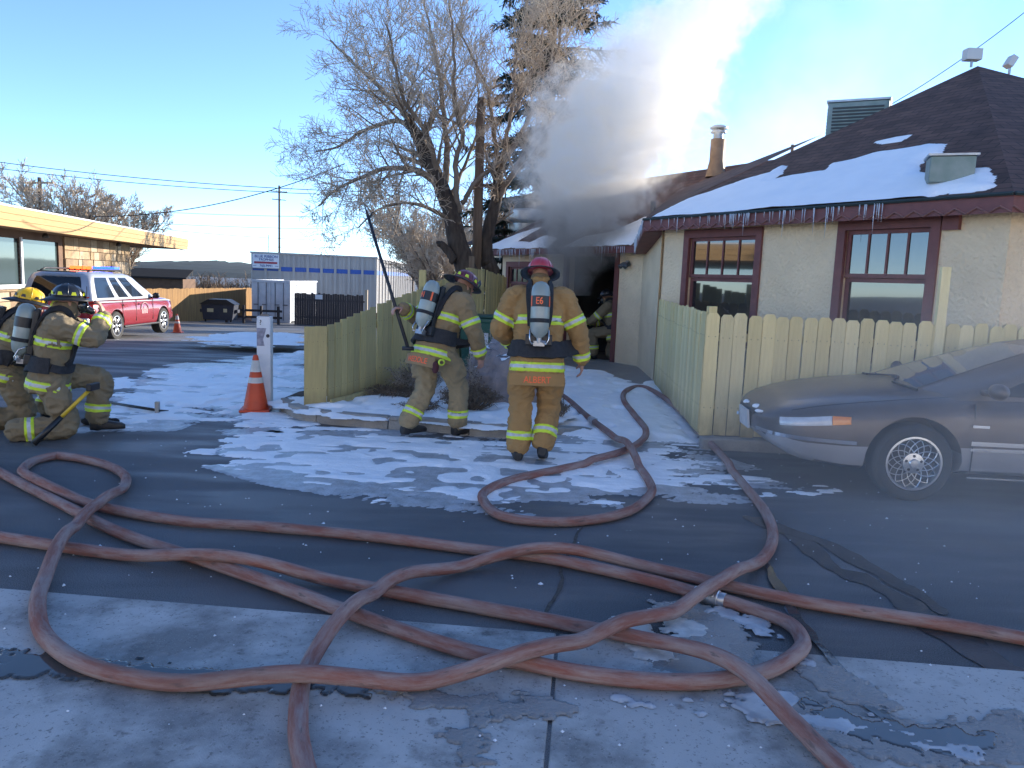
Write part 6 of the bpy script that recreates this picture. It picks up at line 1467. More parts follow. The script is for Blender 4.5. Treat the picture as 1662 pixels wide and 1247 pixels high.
def wheel(parent, loc, r, w, rim_r, sy, style='split'):
    c = bpy.data.objects.new('wheel', None)
    t = MB(); pr = [(rim_r - .01, -w / 2 + .02), (rim_r + .01, -w / 2), (r - .03, -w / 2 + .005), (r - .006, -w / 2 + .03), (r, -w / 4), (r, w / 4), (r - .006, w / 2 - .03), (r - .03, w / 2 - .005), (rim_r + .01, w / 2), (rim_r - .01, w / 2 - .02)]
    t.lathe(pr, (0, 0, 0), (0, 1, 0), 48); ty = t.build('wheel', M_TYRE, parent, angle=35, loc=loc)
    f = sy   # outward y sign
    y0 = f * (w / 2 - .012)
    m = MB(); m.lathe([(rim_r, f * (w / 2 - .03)), (rim_r + .006, f * (w / 2 - .006)), (rim_r - .012, f * (w / 2 - .004)), (rim_r - .022, f * (w / 2 - .03)), (rim_r - .03, f * (w / 2 - .12))], (0, 0, 0), (0, 1, 0), 48); m.build('rim', M_RIM, ty, angle=40)
    m = MB(); m.lathe([(rim_r - .01, f * (w / 2 - .085)), (.05, f * (w / 2 - .09))], (0, 0, 0), (0, 1, 0), 32); m.build('wheel_disc', mat('dark_wheel_metal', (.06, .06, .065), rough=.6, metal=.5), ty)  # dark metal disc behind the spokes
    if style == 'lace':
        n = 14; k = 3.0
        for j in range(n):
            for sg in (-1, 1):
                a0 = 2 * math.pi * j / n; pts = []
                for i in range(8):
                    q = i / 7; rr = .055 + (rim_r - .020 - .055) * q; a = a0 + sg * .95 * (1 - q) ** 1.0 * .9
                    pts.append(Vector((rr * math.cos(a), f * (w / 2 - .022 - .012 * (1 - q)), rr * math.sin(a))))
                s = MB(); s.tube(pts, .0042, 5); s.build('spoke', M_RIM, ty)
    else:
        n = 6
        for j in range(n):
            for sg in (-.11, .11):
                a = 2 * math.pi * j / n; s = MB(); p0 = Vector((.05 * math.cos(a), y0 - f * .02, .05 * math.sin(a))); p1 = Vector(((rim_r - .015) * math.cos(a + sg), y0 - f * .008, (rim_r - .015) * math.sin(a + sg))); s.tube([p0, p0.lerp(p1, .5), p1], [.024, .019, .022], 6); s.build('spoke', M_RIM, ty, smooth=True)
    h = MB(); h.lathe([(.0, f * (w / 2 + .004)), (.032, f * (w / 2 + .002)), (.040, f * (w / 2 - .008)), (.085 if style == 'lace' else .06, f * (w / 2 - .018)), (.088 if style == 'lace' else .065, f * (w / 2 - .04))], (0, 0, 0), (0, 1, 0), 24); h.build('hub', M_RIM, ty, angle=30)
    for j in range(5):
        a = 2 * math.pi * j / 5 + .3; q = MB(); q.cyl((.062 * math.cos(a), f * (w / 2 - .022), .062 * math.sin(a)), (.062 * math.cos(a), f * (w / 2 - .010), .062 * math.sin(a)), .0115, n=10); q.build('lug_nut', M_BLACKT, ty)
    return ty
def cabin(levels, nfront=12, nside=44, nc=6):
    """levels: list of (z, x_front, x_rear, half width, corner radius) -> rings and per-point (edge, fraction)"""
    rings = []; info = None
    for z, xf, xr, w, cr, bow in levels:
        pts = []; inf = []
        # left side (y+) from front to rear, rear, right side, front
        for i in range(nside + 1): q = i / nside; pts.append((xf - cr + (xr + cr - (xf - cr)) * q, w)); inf.append(('L', q))
        for i in range(1, nc): a = math.pi / 2 * i / nc; pts.append((xr + cr - cr * math.sin(a), w - cr + cr * math.cos(a))); inf.append(('c', 0))
        for i in range(nfront + 1): q = i / nfront; y = (w - cr) * (1 - 2 * q); pts.append((xr - bow * .5 * (1 - (y / w) ** 2), y)); inf.append(('B', q))
        for i in range(1, nc): a = math.pi / 2 * i / nc; pts.append((xr + cr - cr * math.cos(a), -(w - cr) - cr * math.sin(a))); inf.append(('c', 0))
        for i in range(nside + 1): q = i / nside; pts.append((xr + cr + (xf - cr - xr - cr) * q, -w)); inf.append(('R', 1 - q))
        for i in range(1, nc): a = math.pi / 2 * i / nc; pts.append((xf - cr + cr * math.sin(a), -(w - cr) - cr * math.cos(a))); inf.append(('c', 1))
        for i in range(nfront + 1): q = i / nfront; y = -(w - cr) * (1 - 2 * q); pts.append((xf + bow * (1 - (y / w) ** 2), y)); inf.append(('F', q))
        for i in range(1, nc): a = math.pi / 2 * i / nc; pts.append((xf - cr + cr * math.cos(a), (w - cr) + cr * math.sin(a))); inf.append(('c', 1))
        rings.append([Vector((x, y, z)) for x, y in pts]); info = inf
    return rings, info
def glass_from(rings, info, edge, q0, q1, l0, l1, off, slant=(0, 0)):
    """panel over ring columns q0..q1 and level rows l0..l1"""
    n = len(rings[0]); m = MB(); cols = [j for j in range(n) if info[j][0] == edge and q0 - 1e-6 <= info[j][1] <= q1 + 1e-6]
    if info[cols[0]][1] > info[cols[-1]][1]: cols = cols[::-1]
    P = [[rings[i][j] for j in cols] for i in range(l0, l1 + 1)]; N = []
    for a in range(len(P)):
        r = []
        for b in range(len(P[0])):
            u_ = P[min(a + 1, len(P) - 1)][b] - P[max(a - 1, 0)][b]; v_ = P[a][min(b + 1, len(P[0]) - 1)] - P[a][max(b - 1, 0)]; nn = u_.cross(v_).normalized(); c = P[a][b]; outw = Vector((c.x if edge in 'FB' else 0, c.y, .3))
            if edge == 'F': outw = Vector((1, 0, .5))
            if edge == 'B': outw = Vector((-1, 0, .3))
            if nn.dot(outw) < 0: nn = -nn
            r.append(P[a][b] + nn * off)
        N.append(r)
    w = len(N[0]); m.add([p for r in N for p in r], [(i * w + j, i * w + j + 1, (i + 1) * w + j + 1, (i + 1) * w + j) for i in range(len(N) - 1) for j in range(w - 1)])
    return m
# ---- red and silver fire command vehicle
M_RED = mat('red_car_paint', (.26, .008, .016), rough=.25, coat=1.0, metal=.15); M_SILV = mat('silver_white_paint', (.42, .44, .49), rough=.3, coat=.8, metal=.3)
def suv(loc, rz):
    root = empty('fire_command_vehicle', loc, rz, 'red and silver command vehicle with lit roof light bar parked by the low building', 'vehicle')
    zb = [(-2.6, .52), (-2.45, .40), (-2.0, .34), (2.0, .32), (2.4, .36), (2.58, .48)]; zt = smoothtab([(-2.6, 1.08), (-2.45, 1.12), (-1.5, 1.15), (0.9, 1.14), (1.2, 1.13), (2.1, 1.08), (2.45, 1.02), (2.58, .93)])
    hw = smoothtab([(-2.6, .80), (-2.5, .92), (-2.2, .985), (-1, 1.0), (1.2, 1.0), (2.0, .98), (2.35, .93), (2.58, .80)]); cr = [(-2.6, .02), (.9, .03), (1.2, .06), (2.4, .05), (2.6, .02)]
    xs = [-2.6, -2.57, -2.52, -2.45, -2.3, -2.1] + [-2.0 + .2 * i for i in range(20)] + [2.05, 2.2, 2.33, 2.45, 2.53, 2.58]
    m = MB(); m.rings(body_loft(zb, zt, hw, cr, xs)); me = m.mesh('body', M_RED); me = cut_arches(me, ((1.62, .40), (-1.36, .40)), .46, .34, 1.0); me.materials.clear(); me.materials.append(M_RED); me.polygons.foreach_set('use_smooth', [True] * len(me.polygons)); me.set_sharp_from_angle(angle=R(38)); body = link('body', me, root)
    L = [(1.12, 1.18, -2.55, .955, .10, .10), (1.18, 1.08, -2.54, .945, .10, .10), (1.32, .80, -2.50, .905, .10, .10), (1.48, .48, -2.45, .865, .10, .09), (1.62, .22, -2.40, .83, .10, .08), (1.72, .06, -2.35, .80, .12, .07), (1.79, -.10, -2.28, .76, .14, .06), (1.84, -.32, -2.18, .68, .18, .05), (1.865, -.6, -2.0, .55, .2, .02)]
    rg, inf = cabin(L); m = MB(); m.rings(rg); m.build('cabin', M_SILV, root, angle=50)
    for ed, sy in (('L', 1), ('R', -1)):
        for q0, q1 in ((.16, .40), (.44, .62), (.68, .97)):
            glass_from(rg, inf, ed, q0, q1, 1, 5, .006).build('side_window', M_CARGLASS, root, smooth=True)
        # silver upper flank and red swoosh boundary, door seams and handles
        m = MB(); m.prism([(2.2, sy * .93, 1.025), (-2.45, sy * .955, 1.055), (-2.45, sy * .955, 1.10), (2.0, sy * .93, 1.06)], (0, 0, 0), (0, sy * .045, 0)); m.build('silver_flank', M_SILV, root)
        for xx in (.86, -.22, -1.02):
            m = MB(); m.box((xx, sy * .999, .80), (.012, .012, .62)); m.build('door_seam', M_BLACKT, root)
        for xx in (.02, -.92):
            m = MB(); m.box((xx, sy * 1.012, .97), (.17, .025, .04)); bevel(m.build('door_handle', M_RED, root), .008)
        m = MB(); ball(m, Vector((.86, sy * 1.10, 1.20)), .11, (.7, 1.0, .85)); m.box((.86, sy * 1.0, 1.14), (.08, .16, .05)); m.build('wing_mirror', M_BLACKT, root, smooth=True)
        m = MB(); m.box((.13, sy * .985, .355), (2.2, .10, .06)); bevel(m.build('running_board', M_BLACKT, root), .02)
        m = MB(); m.tube([(-.35, sy * .66, 1.90), (-.5, sy * .66, 1.93), (-1.9, sy * .62, 1.93), (-2.1, sy * .62, 1.87)], .022, 8); m.build('roof_rail', M_BLACKT, root, smooth=True)
        m = MB(); m.prism([(2.30, sy * .90, .83), (2.55, sy * .72, .83), (2.53, sy * .72, .97), (2.26, sy * .905, .99)], (0, 0, 0), (.02, sy * .03, 0)); m.build('headlight', mat('headlight_lens', (.7, .72, .75), rough=.1, coat=1), root)
        m = MB(); m.prism([(-2.46, sy * .90, .80), (-2.615, sy * .76, .80), (-2.60, sy * .76, 1.22), (-2.45, sy * .90, 1.22)], (0, 0, 0), (-.012, sy * .03, 0)); m.build('tail_light', mat('tail_lens', (.30, .01, .015), rough=.15, coat=1), root)
    # emblem on the door: white arch with figures
    for bx_, bh_ in ((.17, .13), (.30, .20), (.43, .13)):
        m = MB(); m.box((bx_, -1.004, .74 + bh_ / 2 - .06), (.07, .006, bh_)); m.build('door_decal', mat('pale_decal', (.42, .30, .31), rough=.5), root)
    m = MB(); m.tube([Vector((.30 + .24 * math.cos(a), -1.004, .80 + .20 * math.sin(a))) for a in [math.pi * i / 14 for i in range(15)]], .012, 5); m.build('door_decal', mat('pale_decal', (.55, .42, .42)), root)
    glass_from(rg, inf, 'B', .04, .96, 1, 5, .008).build('rear_window', M_CARGLASS, root, smooth=True); glass_from(rg, inf, 'F', .03, .97, 1, 5, .006).build('windscreen', M_CARGLASS, root, smooth=True)
    # chevrons on the tailgate
    n = 8
    for i in range(n):
        x0 = -.70 + i * 1.40 / n; m = MB(); sl = .12 * (1 if x0 < 0 else -1); m.prism([(-2.606, x0, .86), (-2.606, x0 + 1.36 / n, .86), (-2.602, x0 + 1.36 / n + sl, 1.10), (-2.602, x0 + sl, 1.10)], (0, 0, 0), (-.012, 0, 0)); m.build('chevron', mat('chevron_yellow', (.62, .62, .03), rough=.4) if i % 2 == 0 else mat('chevron_red', (.42, .02, .025), rough=.4), root)
    m = MB(); m.box((-2.60, 0, .56), (.14, 1.75, .20)); bevel(m.build('rear_bumper', M_SILV, root), .04); m = MB(); m.box((2.56, 0, .55), (.16, 1.7, .24)); bevel(m.build('front_bumper', M_RED, root), .05); m = MB(); m.box((2.575, 0, .82), (.04, 1.25, .24)); bevel(m.build('grille', M_BLACKT, root), .02)
    m = MB(); m.box((-2.625, 0, .78), (.02, .5, .13)); m.build('number_plate', M_WHITE, root); m = MB(); m.box((-2.40, 0, 1.85), (.12, 1.0, .03)); m.build('rear_spoiler', M_BLACKT, root)
    for wx in (1.62, -1.36):
        for sy in (-1, 1): wheel(root, (wx, sy * .865, .40), .40, .27, .275, sy)
    lb_ = MB(); lb_.box((-.55, 0, 1.905), (.30, 1.30, .05)); bar = lb_.build('light_bar', M_BLACKT, root)
    for i in range(8):
        y = -.56 + i * .16; m = MB(); m.box((-.55, y, 1.955), (.30, .145, .11)); red = i >= 4
        bevel(m.build('lamp', mat('lit_lamp_red', (.8, .1, .03), rough=.2, emit=(1, .07, .01), estr=2.2) if red else mat('lit_lamp_blue', (.05, .1, .9), rough=.2, emit=(.01, .05, 1), estr=2.6), bar), .015)
    m = MB(); m.cyl((-1.2, 0, 1.87), (-1.2, 0, 2.3), .006, n=6); m.build('antenna', M_BLACKT, root)
    return root
suv((-12.05, 22.7, -.37), R(90 + 1.0))
# cone by the vehicle
cone((-12.1, 27.6, gz(27.6)), .95, 'small far orange cone beside the front of the red vehicle', True)
# ---- parked dark coupe
M_COUPE = mat('dark_bronze_paint', (.085, .064, .058), (.115, .092, .084), scale=3, rough=.42, coat=.55, metal=.4); M_COUPE.node_tree.nodes['Principled BSDF'].inputs['Coat Roughness'].default_value = .18; M_LOWER = mat('silver_lower_paint', (.40, .385, .39), (.32, .305, .31), scale=3, rough=.35, coat=.5, metal=.4)
def coupe(loc, rz):
    root = empty('parked_coupe', loc, rz, 'dark bronze coupe with silver lower body and lace wheels parked before the fence', 'car')
    zb = [(-2.65, .50), (-2.5, .36), (-2.0, .24), (2.0, .22), (2.35, .26), (2.55, .36), (2.62, .44)]
    zt = smoothtab([(-2.65, .78), (-2.5, .88), (-2.2, .93), (-1.4, .95), (0, .915), (.7, .90), (1.1, .885), (1.6, .835), (2.1, .765), (2.4, .69), (2.55, .63), (2.62, .57)])
    hw = smoothtab([(-2.65, .62), (-2.5, .80), (-2.1, .91), (-1, .945), (.5, .945), (1.4, .945), (1.9, .92), (2.25, .84), (2.45, .72), (2.56, .56), (2.62, .36)]); cr = [(-2.65, .01), (-1.5, .03), (.7, .03), (1.2, .065), (2.0, .07), (2.4, .05), (2.62, .01)]
    xs = [-2.65, -2.62, -2.56, -2.45, -2.3] + [-2.15 + .15 * i for i in range(28)] + [2.02, 2.12, 2.22, 2.31, 2.39, 2.46, 2.52, 2.57, 2.60, 2.62]
    m = MB(); m.rings(body_loft(zb, zt, hw, cr, xs)); me = m.mesh('body', M_COUPE); me = cut_arches(me, ((1.47, .325), (-1.40, .325)), .385, .34, .95); me.materials.clear(); me.materials.append(M_COUPE); me.materials.append(M_LOWER); 
    for p in me.polygons:
        if p.center.z < .44 and abs(p.normal.z) < .9: p.material_index = 1
    me.polygons.foreach_set('use_smooth', [True] * len(me.polygons)); me.set_sharp_from_angle(angle=R(32)); link('body', me, root)
    L = [(.82, 1.36, -1.85, .86, .22, .16), (.90, 1.22, -1.74, .845, .22, .16), (1.00, .96, -1.55, .80, .22, .15), (1.11, .66, -1.30, .745, .22, .14), (1.21, .38, -1.05, .69, .22, .12), (1.28, .16, -.80, .62, .22, .10), (1.32, -.02, -.60, .52, .2, .06), (1.335, -.14, -.48, .40, .15, .02)]
    rg, inf = cabin(L); m = MB(); m.rings(rg); m.build('cabin', M_COUPE, root, angle=50)
    glass_from(rg, inf, 'F', .02, .98, 1, 5, .006).build('windscreen', mat('windscreen_glass', (.06, .09, .12), rough=.06, spec=.6, coat=.3), root, smooth=True); glass_from(rg, inf, 'B', .04, .96, 1, 5, .006).build('rear_window', M_CARGLASS, root, smooth=True)  # bluish base colour of the windscreen stands in for sky glare
    ys = lambda x: interp(x, hw)
    for ed, sy in (('L', 1), ('R', -1)):
        glass_from(rg, inf, ed, .04, .66, 1, 4, .006).build('door_window', M_CARGLASS, root, smooth=True); glass_from(rg, inf, ed, .70, .92, 1, 4, .006).build('quarter_window', M_CARGLASS, root, smooth=True)
        # chrome window surround, body side mouldings, door seams
        def flank(x, z, o=0.0): return Vector((x, sy * (ys(x) + o), z))
        for z0, z1, o_, mm in ((.50, .535, .012, M_CHROMET), (.455, .475, .010, M_CHROMET), (.225, .238, .004, M_CHROMET)):
            for xa, xb in (((1.04, -.96) if z0 < .6 else (0, 0)),):
                m = MB(); m.rings([[flank(x, z0, -.012), flank(x, z0, o_), flank(x, z1, o_), flank(x, z1, -.012)] for x in np.linspace(xa, xb, 12)]); m.build('side_moulding', mm, root)
        for xx in (1.02, -.30):
            m = MB(); m.tube([flank(xx, .28, -.004), flank(xx, .5, .002), flank(xx, .84, -.03)], .006, 4); m.build('door_seam', M_BLACKT, root)
        m = MB(); m.box((-.55, sy * (.945 + .008), .74), (.16, .03, .035)); bevel(m.build('door_handle', M_COUPE, root), .008)
        m = MB(); ball(m, Vector((.90, sy * 1.0, .955)), .095, (.75, 1.1, .7)); m.box((.92, sy * .90, .93), (.07, .14, .04)); m.build('wing_mirror', M_COUPE, root, smooth=True)
        # headlight with amber corner, following the nose
        def nose(x, z, o=0.0):
            b, t, w = interp(x, zb), interp(x, zt), interp(x, hw); f = (z - b) / (t - b); k = float(np.interp(f, [.38, .55, .70, .82, .91, .965, 1.0], [1, 1, .99, .972, .94, .885, .80])); return Vector((x, sy * (w * k + o * .8), z + o * .3)) + Vector((o * .8, 0, 0))
        def lens(xa, xb, za0, za1, zb0, zb1, mm, nm, o=.010):
            m = MB(); k = 10; rows = []
            for i in range(k + 1):
                q = i / k; x = xa + (xb - xa) * q; z0 = za0 + (zb0 - za0) * q; z1 = za1 + (zb1 - za1) * q; rows.append([nose(x, z0, -.03), nose(x, z0, o), nose(x, (z0 + z1) / 2, o + .006), nose(x, z1, o), nose(x, z1, -.03)])
            m.rings(rows); return m.build(nm, mm, root, angle=45)
        lens(2.12, 2.49, .595, .672, .545, .612, mat('headlight_clear', (.55, .57, .60), (.42, .44, .48), scale=9, rough=.15, coat=1), 'headlight'); lens(1.98, 2.115, .615, .675, .597, .672, mat('amber_lens', (.75, .22, .02), rough=.2, coat=1), 'corner_lamp')
        # chrome bumper strip
        m = MB(); k = 18; rows = []
        for i in range(k + 1):
            x = 1.92 + (2.615 - 1.92) * (i / k) ** .8; rows.append([Vector((x + .0, sy * ys(x), .45)), Vector((x + .015, sy * (ys(x) + .016), .452)), Vector((x + .015, sy * (ys(x) + .016), .482)), Vector((x, sy * ys(x), .485))])
        m.rings(rows); m.build('bumper_strip', M_CHROMET, root, angle=40)
        m = MB(); m.prism([(-2.2, sy * .90, .62), (-2.62, sy * .66, .62), (-2.60, sy * .66, .76), (-2.2, sy * .905, .80)], (0, 0, 0), (-.01, sy * .03, 0)); m.build('tail_light', mat('tail_lens', (.3, .01, .015)), root)
        m = MB(); m.tube([nose(x, interp(x, zt) - .012, .004) for x in np.linspace(.95, 2.40, 20)], .004, 4); m.build('bonnet_seam', M_BLACKT, root)
        # fender badge
        m = MB(); m.box((.98, sy * .958, .66), (.13, .012, .022)); m.build('fender_badge', M_CHROMET, root)
        for wx in (1.47, -1.40): wheel(root, (wx, sy * .845, .325), .325, .225, .222, sy, 'lace')
    for k in range(8):
        m = MB(); m.box((.16 - k * .055, .957, .40), (.032, .006, .028 if k % 2 else .022)); m.build('door_badge', M_CHROMET, root)
    m = MB(); m.box((2.645, 0, .50), (.02, .34, .17), Matrix.Rotation(.12, 3, 'Y')); m.build('number_plate', mat('grimy_white', (.6, .6, .6), (.45, .45, .45), scale=12, rough=.5), root)
    m = MB(); m.box((2.60, 0, .585), (.06, .55, .06)); bevel(m.build('grille', M_BLACKT, root), .02)
    for k in (-1, 1):
        m = MB(); m.tube([(1.36, k * .62, .90), (1.44, k * .30, .925), (1.28, k * .02, .95)], .010, 6); m.build('wiper', M_BLACKT, root)
    return root
cp = coupe((4.86, 7.04, 0), R(180 - 4))
# crusts of snow on the coupe's nose
m = MB(); rs_ = random.Random(2)
for k in range(9): ball(m, Vector((rs_.uniform(-.10, .05), rs_.uniform(-.3, .3), rs_.uniform(0, .03))), rs_.uniform(.025, .05), (1, 1.3, .5), 8)
cm = remesh(m, .012, 2); cm.materials.append(M_SNOW); tag(link('snow_crust', cm, None, (2.32, 7.13, .60)), 'small snow crust on the nose of the parked coupe', 'snow', kind='stuff')

# ------------------------------------------------------------------ fire hoses
HR = .0365
B1 = [(-4.69, 6.45), (-4.02, 5.91), (-3.09, 5.16), (-2.39, 4.61), (-1.64, 4.17), (-1.08, 3.82), (-0.58, 3.48), (-0.15, 3.24), (0.10, 3.16), (0.36, 3.08), (0.69, 3.04), (0.96, 3.08), (1.18, 3.18), (1.37, 3.36), (1.44, 3.51), (1.43, 3.69), (1.25, 3.88), (1.09, 3.99), (0.84, 4.17), (0.51, 4.35), (0.19, 4.49), (-0.23, 4.58), (-0.87, 4.74), (-1.62, 4.85), (-2.12, 4.89), (-2.71, 5.09), (-3.21, 5.36), (-3.56, 5.61), (-3.82, 5.88), (-3.98, 6.23), (-3.97, 6.41), (-3.92, 6.51)]
B2 = [(-3.92, 6.51), (-3.71, 6.45), (-3.42, 6.30), (-3.13, 6.05), (-2.95, 5.77), (-2.80, 5.32), (-2.70, 4.73), (-2.55, 4.20), (-2.36, 3.73), (-2.16, 3.39), (-1.97, 3.17), (-1.71, 2.99), (-1.39, 2.89), (-1.01, 2.86), (-0.64, 2.88), (-0.28, 2.96), (0.10, 3.12), (0.54, 3.43), (1.01, 3.85), (1.44, 4.37), (1.75, 4.89), (1.93, 5.54), (2.02, 6.48), (2.13, 8.09), (2.19, 9.98), (2.10, 11.29), (1.93, 11.62), (1.67, 11.18), (1.54, 10.43), (1.54, 9.39), (1.54, 8.61), (1.38, 7.95), (1.04, 7.32), (0.46, 6.72), (0.03, 6.29), (-0.18, 5.88), (-0.17, 5.58), (-0.05, 5.29), (0.20, 5.18), (0.55, 5.24), (0.89, 5.50), (1.13, 5.96), (1.20, 6.36), (1.19, 7.14), (1.10, 8.29), (0.92, 9.30), (0.77, 10.30), (0.62, 10.92), (0.43, 11.23), (0.29, 11.31)]
CC = [(-3.35, 4.57), (-3.06, 4.47), (-2.41, 4.30), (-1.62, 4.13), (-1.07, 4.03), (-0.38, 3.81), (0.10, 3.65), (0.54, 3.48), (0.80, 3.30), (0.99, 3.07), (1.10, 2.80), (1.17, 2.60), (1.23, 2.38)]
AA = [(-0.58, 2.24), (-0.67, 2.44), (-0.74, 2.64), (-0.81, 2.97), (-0.79, 3.29), (-0.69, 3.63), (-0.53, 3.98), (-0.21, 4.30), (0.15, 4.44), (0.48, 4.45), (0.88, 4.36), (1.25, 4.14), (1.60, 3.96), (1.95, 3.84), (2.33, 3.71), (2.66, 3.57), (2.90, 3.49)]
def resample(P, step):
    P = np.array(P); d = np.hypot(*np.diff(P[:, :2], axis=0).T); s = np.concatenate([[0], np.cumsum(d)]); n = int(s[-1] / step)
    t = np.linspace(0, s[-1], n); return np.stack([np.interp(t, s, P[:, 0]), np.interp(t, s, P[:, 1])], 1)
strands = [resample(catmull(p, 14), .025) for p in (B1, CC, AA, B2)]
def base_z(p): return HR * .93 + (.012 if p[1] < 3.56 - .094 * p[0] else .004) + max(0, min(1, (p[1] - 8.6) / 5.5)) * .17 + (.03 if p[1] > 7.0 and p[0] > .5 else 0)
done_xy = np.zeros((0, 2)); done_z = np.zeros(0); zs = []
for si, S in enumerate(strands):
    z = np.array([base_z(p) for p in S]); n = len(S)
    for i in range(n):
        px = done_xy; 
        if len(px):
            d = np.hypot(px[:, 0] - S[i, 0], px[:, 1] - S[i, 1]); k = d < 2 * HR
            if si == 3 and i < 40: k &= False
            if k.any(): z[i] = max(z[i], (done_z[k] + np.sqrt(np.maximum(0, (2 * HR) ** 2 - d[k] ** 2)) * .97).max())
        if i > 40:   # own earlier length
            d = np.hypot(S[:i - 30, 0] - S[i, 0], S[:i - 30, 1] - S[i, 1]); k = d < 2 * HR
            if k.any(): z[i] = max(z[i], (z[:i - 30][k] + np.sqrt(np.maximum(0, (2 * HR) ** 2 - d[k] ** 2)) * .97).max())
    # hose stiffness: spread each lift along the hose
    base = np.array([base_z(p) for p in S]); lift = z - base; W = 22; out = lift.copy()
    for o_ in range(1, W):
        f = .5 + .5 * math.cos(math.pi * o_ / W)
        out[o_:] = np.maximum(out[o_:], lift[:-o_] * f); out[:-o_] = np.maximum(out[:-o_], lift[o_:] * f)
    z = base + out; zs.append(z); done_xy = np.vstack([done_xy, S]); done_z = np.concatenate([done_z, z])
def hose_material():
    m = mat('hose_jacket_old', (.34, .125, .080), (.22, .15, .13), scale=3.4, rough=.85, bump=.3, bscale=220, detail=8, lo=.3, hi=.68)
    m = bpy.data.materials.new('hose_jacket'); m.use_nodes = True; nt = m.node_tree; n = nt.nodes; L = nt.links; b = n['Principled BSDF']; b.inputs['Roughness'].default_value = .86
    uv = n.new('ShaderNodeUVMap')
    def noi(sx, sy, det, ro=.6):
        mp = n.new('ShaderNodeMapping'); mp.inputs['Scale'].default_value = (sx, sy, 1); L.new(uv.outputs[0], mp.inputs[0]); q = n.new('ShaderNodeTexNoise'); q.inputs['Scale'].default_value = 1; q.inputs['Detail'].default_value = det; q.inputs['Roughness'].default_value = ro; L.new(mp.outputs[0], q.inputs['Vector']); return q.outputs[0]
    def ramp(src, lo, hi, o0=0, o1=1):
        r = n.new('ShaderNodeMapRange'); r.inputs[1].default_value = lo; r.inputs[2].default_value = hi; r.inputs[3].default_value = o0; r.inputs[4].default_value = o1; L.new(src, r.inputs[0]); return r.outputs[0]
    def mix(f, a, c, mode='MIX'):
        x = n.new('ShaderNodeMix'); x.data_type = 'RGBA'; x.blend_type = mode; L.new(f, x.inputs[0])
        if isinstance(a, tuple): x.inputs[6].default_value = (*a, 1)
        else: L.new(a, x.inputs[6])
        if isinstance(c, tuple): x.inputs[7].default_value = (*c, 1)
        else: L.new(c, x.inputs[7])
        return x.outputs[2]
    c = mix(ramp(noi(1.1, 5, 5), .35, .65), (.27, .095, .068), (.21, .10, .082))
    c = mix(ramp(noi(2.6, 16, 8, .7), .40, .60, 0, .9), c, (.33, .255, .235))
    c = mix(ramp(noi(7, 30, 6), .60, .70, 0, .8), c, (.10, .075, .07))
    c = mix(ramp(noi(.45, 3, 3), .55, .72, 0, .7), c, (.17, .115, .10))
    L.new(c, b.inputs['Base Color'])
    wv = n.new('ShaderNodeTexWave'); wv.wave_type = 'BANDS'; wv.bands_direction = 'X'; wv.inputs['Scale'].default_value = 60; wv.inputs['Distortion'].default_value = 2; L.new(uv.outputs[0], wv.inputs['Vector'])
    bp = n.new('ShaderNodeBump'); bp.inputs['Strength'].default_value = .35; bp.inputs['Distance'].default_value = .003; L.new(wv.outputs['Fac'], bp.inputs['Height']); L.new(bp.outputs[0], b.inputs['Normal'])
    return m
M_HOSE = hose_material(); M_COUP = mat('coupling_alloy', (.55, .56, .58), (.40, .41, .43), scale=14, rough=.35, metal=.85)
M_SCUFF = mat('hose_scuffed', (.40, .30, .27), (.27, .17, .14), scale=3, rough=.85, bump=.4, bscale=160)
def hose(name, S, z, label, coup=(), r=HR):
    P = [Vector((S[i, 0], S[i, 1], z[i])) for i in range(len(S))]; o = P[0]
    root = empty(name, (o.x, o.y, 0), 0, label, 'hose', 'fire hoses on the lot'); n = len(P)
    rad = [r * (1 + .035 * noise.noise(Vector((i * .08, len(P), 0))) ) for i in range(n)]
    m = MB(); rings = []; up = Vector((0, 0, 1))
    for i in range(n):
        d = (P[min(i + 1, n - 1)] - P[max(i - 1, 0)]).normalized(); s = d.cross(up).normalized(); t = s.cross(d)
        rings.append([P[i] + (s * math.cos(a) * 1.03 + t * math.sin(a) * .95) * rad[i] for a in [2 * math.pi * j / 14 for j in range(14)]])
    m.rings(rings); ho = m.build('hose_jacket', M_HOSE, root, loc=(-o.x, -o.y, 0), smooth=True)
    ul = ho.data.uv_layers.new(name='UVMap'); lv = np.empty(len(ho.data.loops), int); ho.data.loops.foreach_get('vertex_index', lv); ls = np.empty(len(ho.data.polygons), int); ho.data.polygons.foreach_get('loop_start', ls)
    uu = (lv // 14) * .025; vv = (lv % 14) / 14.0; pi = np.repeat(np.arange(len(ls)), np.diff(np.append(ls, len(lv)))); vmax = np.zeros(len(ls)); np.maximum.at(vmax, pi, vv); vv = np.where((vmax[pi] > .9) & (vv < .05), 1.0, vv); ul.data.foreach_set('uv', np.stack([uu, vv * .22], 1).ravel())
    for f in coup:
        i = int(f * (n - 1)); d = (P[min(i + 2, n - 1)] - P[max(i - 2, 0)]).normalized(); c = MB()
        c.lathe([(r * 1.02, -.085), (r * 1.10, -.08), (r * 1.12, -.05), (r * 1.28, -.045), (r * 1.28, .0), (r * 1.15, .004), (r * 1.15, .05), (r * 1.05, .085)], P[i] - Vector((o.x, o.y, 0)), d, 18)
        cp = c.build('coupling', M_COUP, root, angle=35)
        for k in range(3):
            lg = MB(); s = d.cross(up).normalized(); t = s.cross(d); a = k * 2.094 + .4; q = (s * math.cos(a) + t * math.sin(a)); lg.tube([P[i] - Vector((o.x, o.y, 0)) + q * r * 1.2 - d * .02, P[i] - Vector((o.x, o.y, 0)) + q * r * 1.55 - d * .02], .011, 6); lg.build('coupling_lug', M_COUP, cp)
    return root
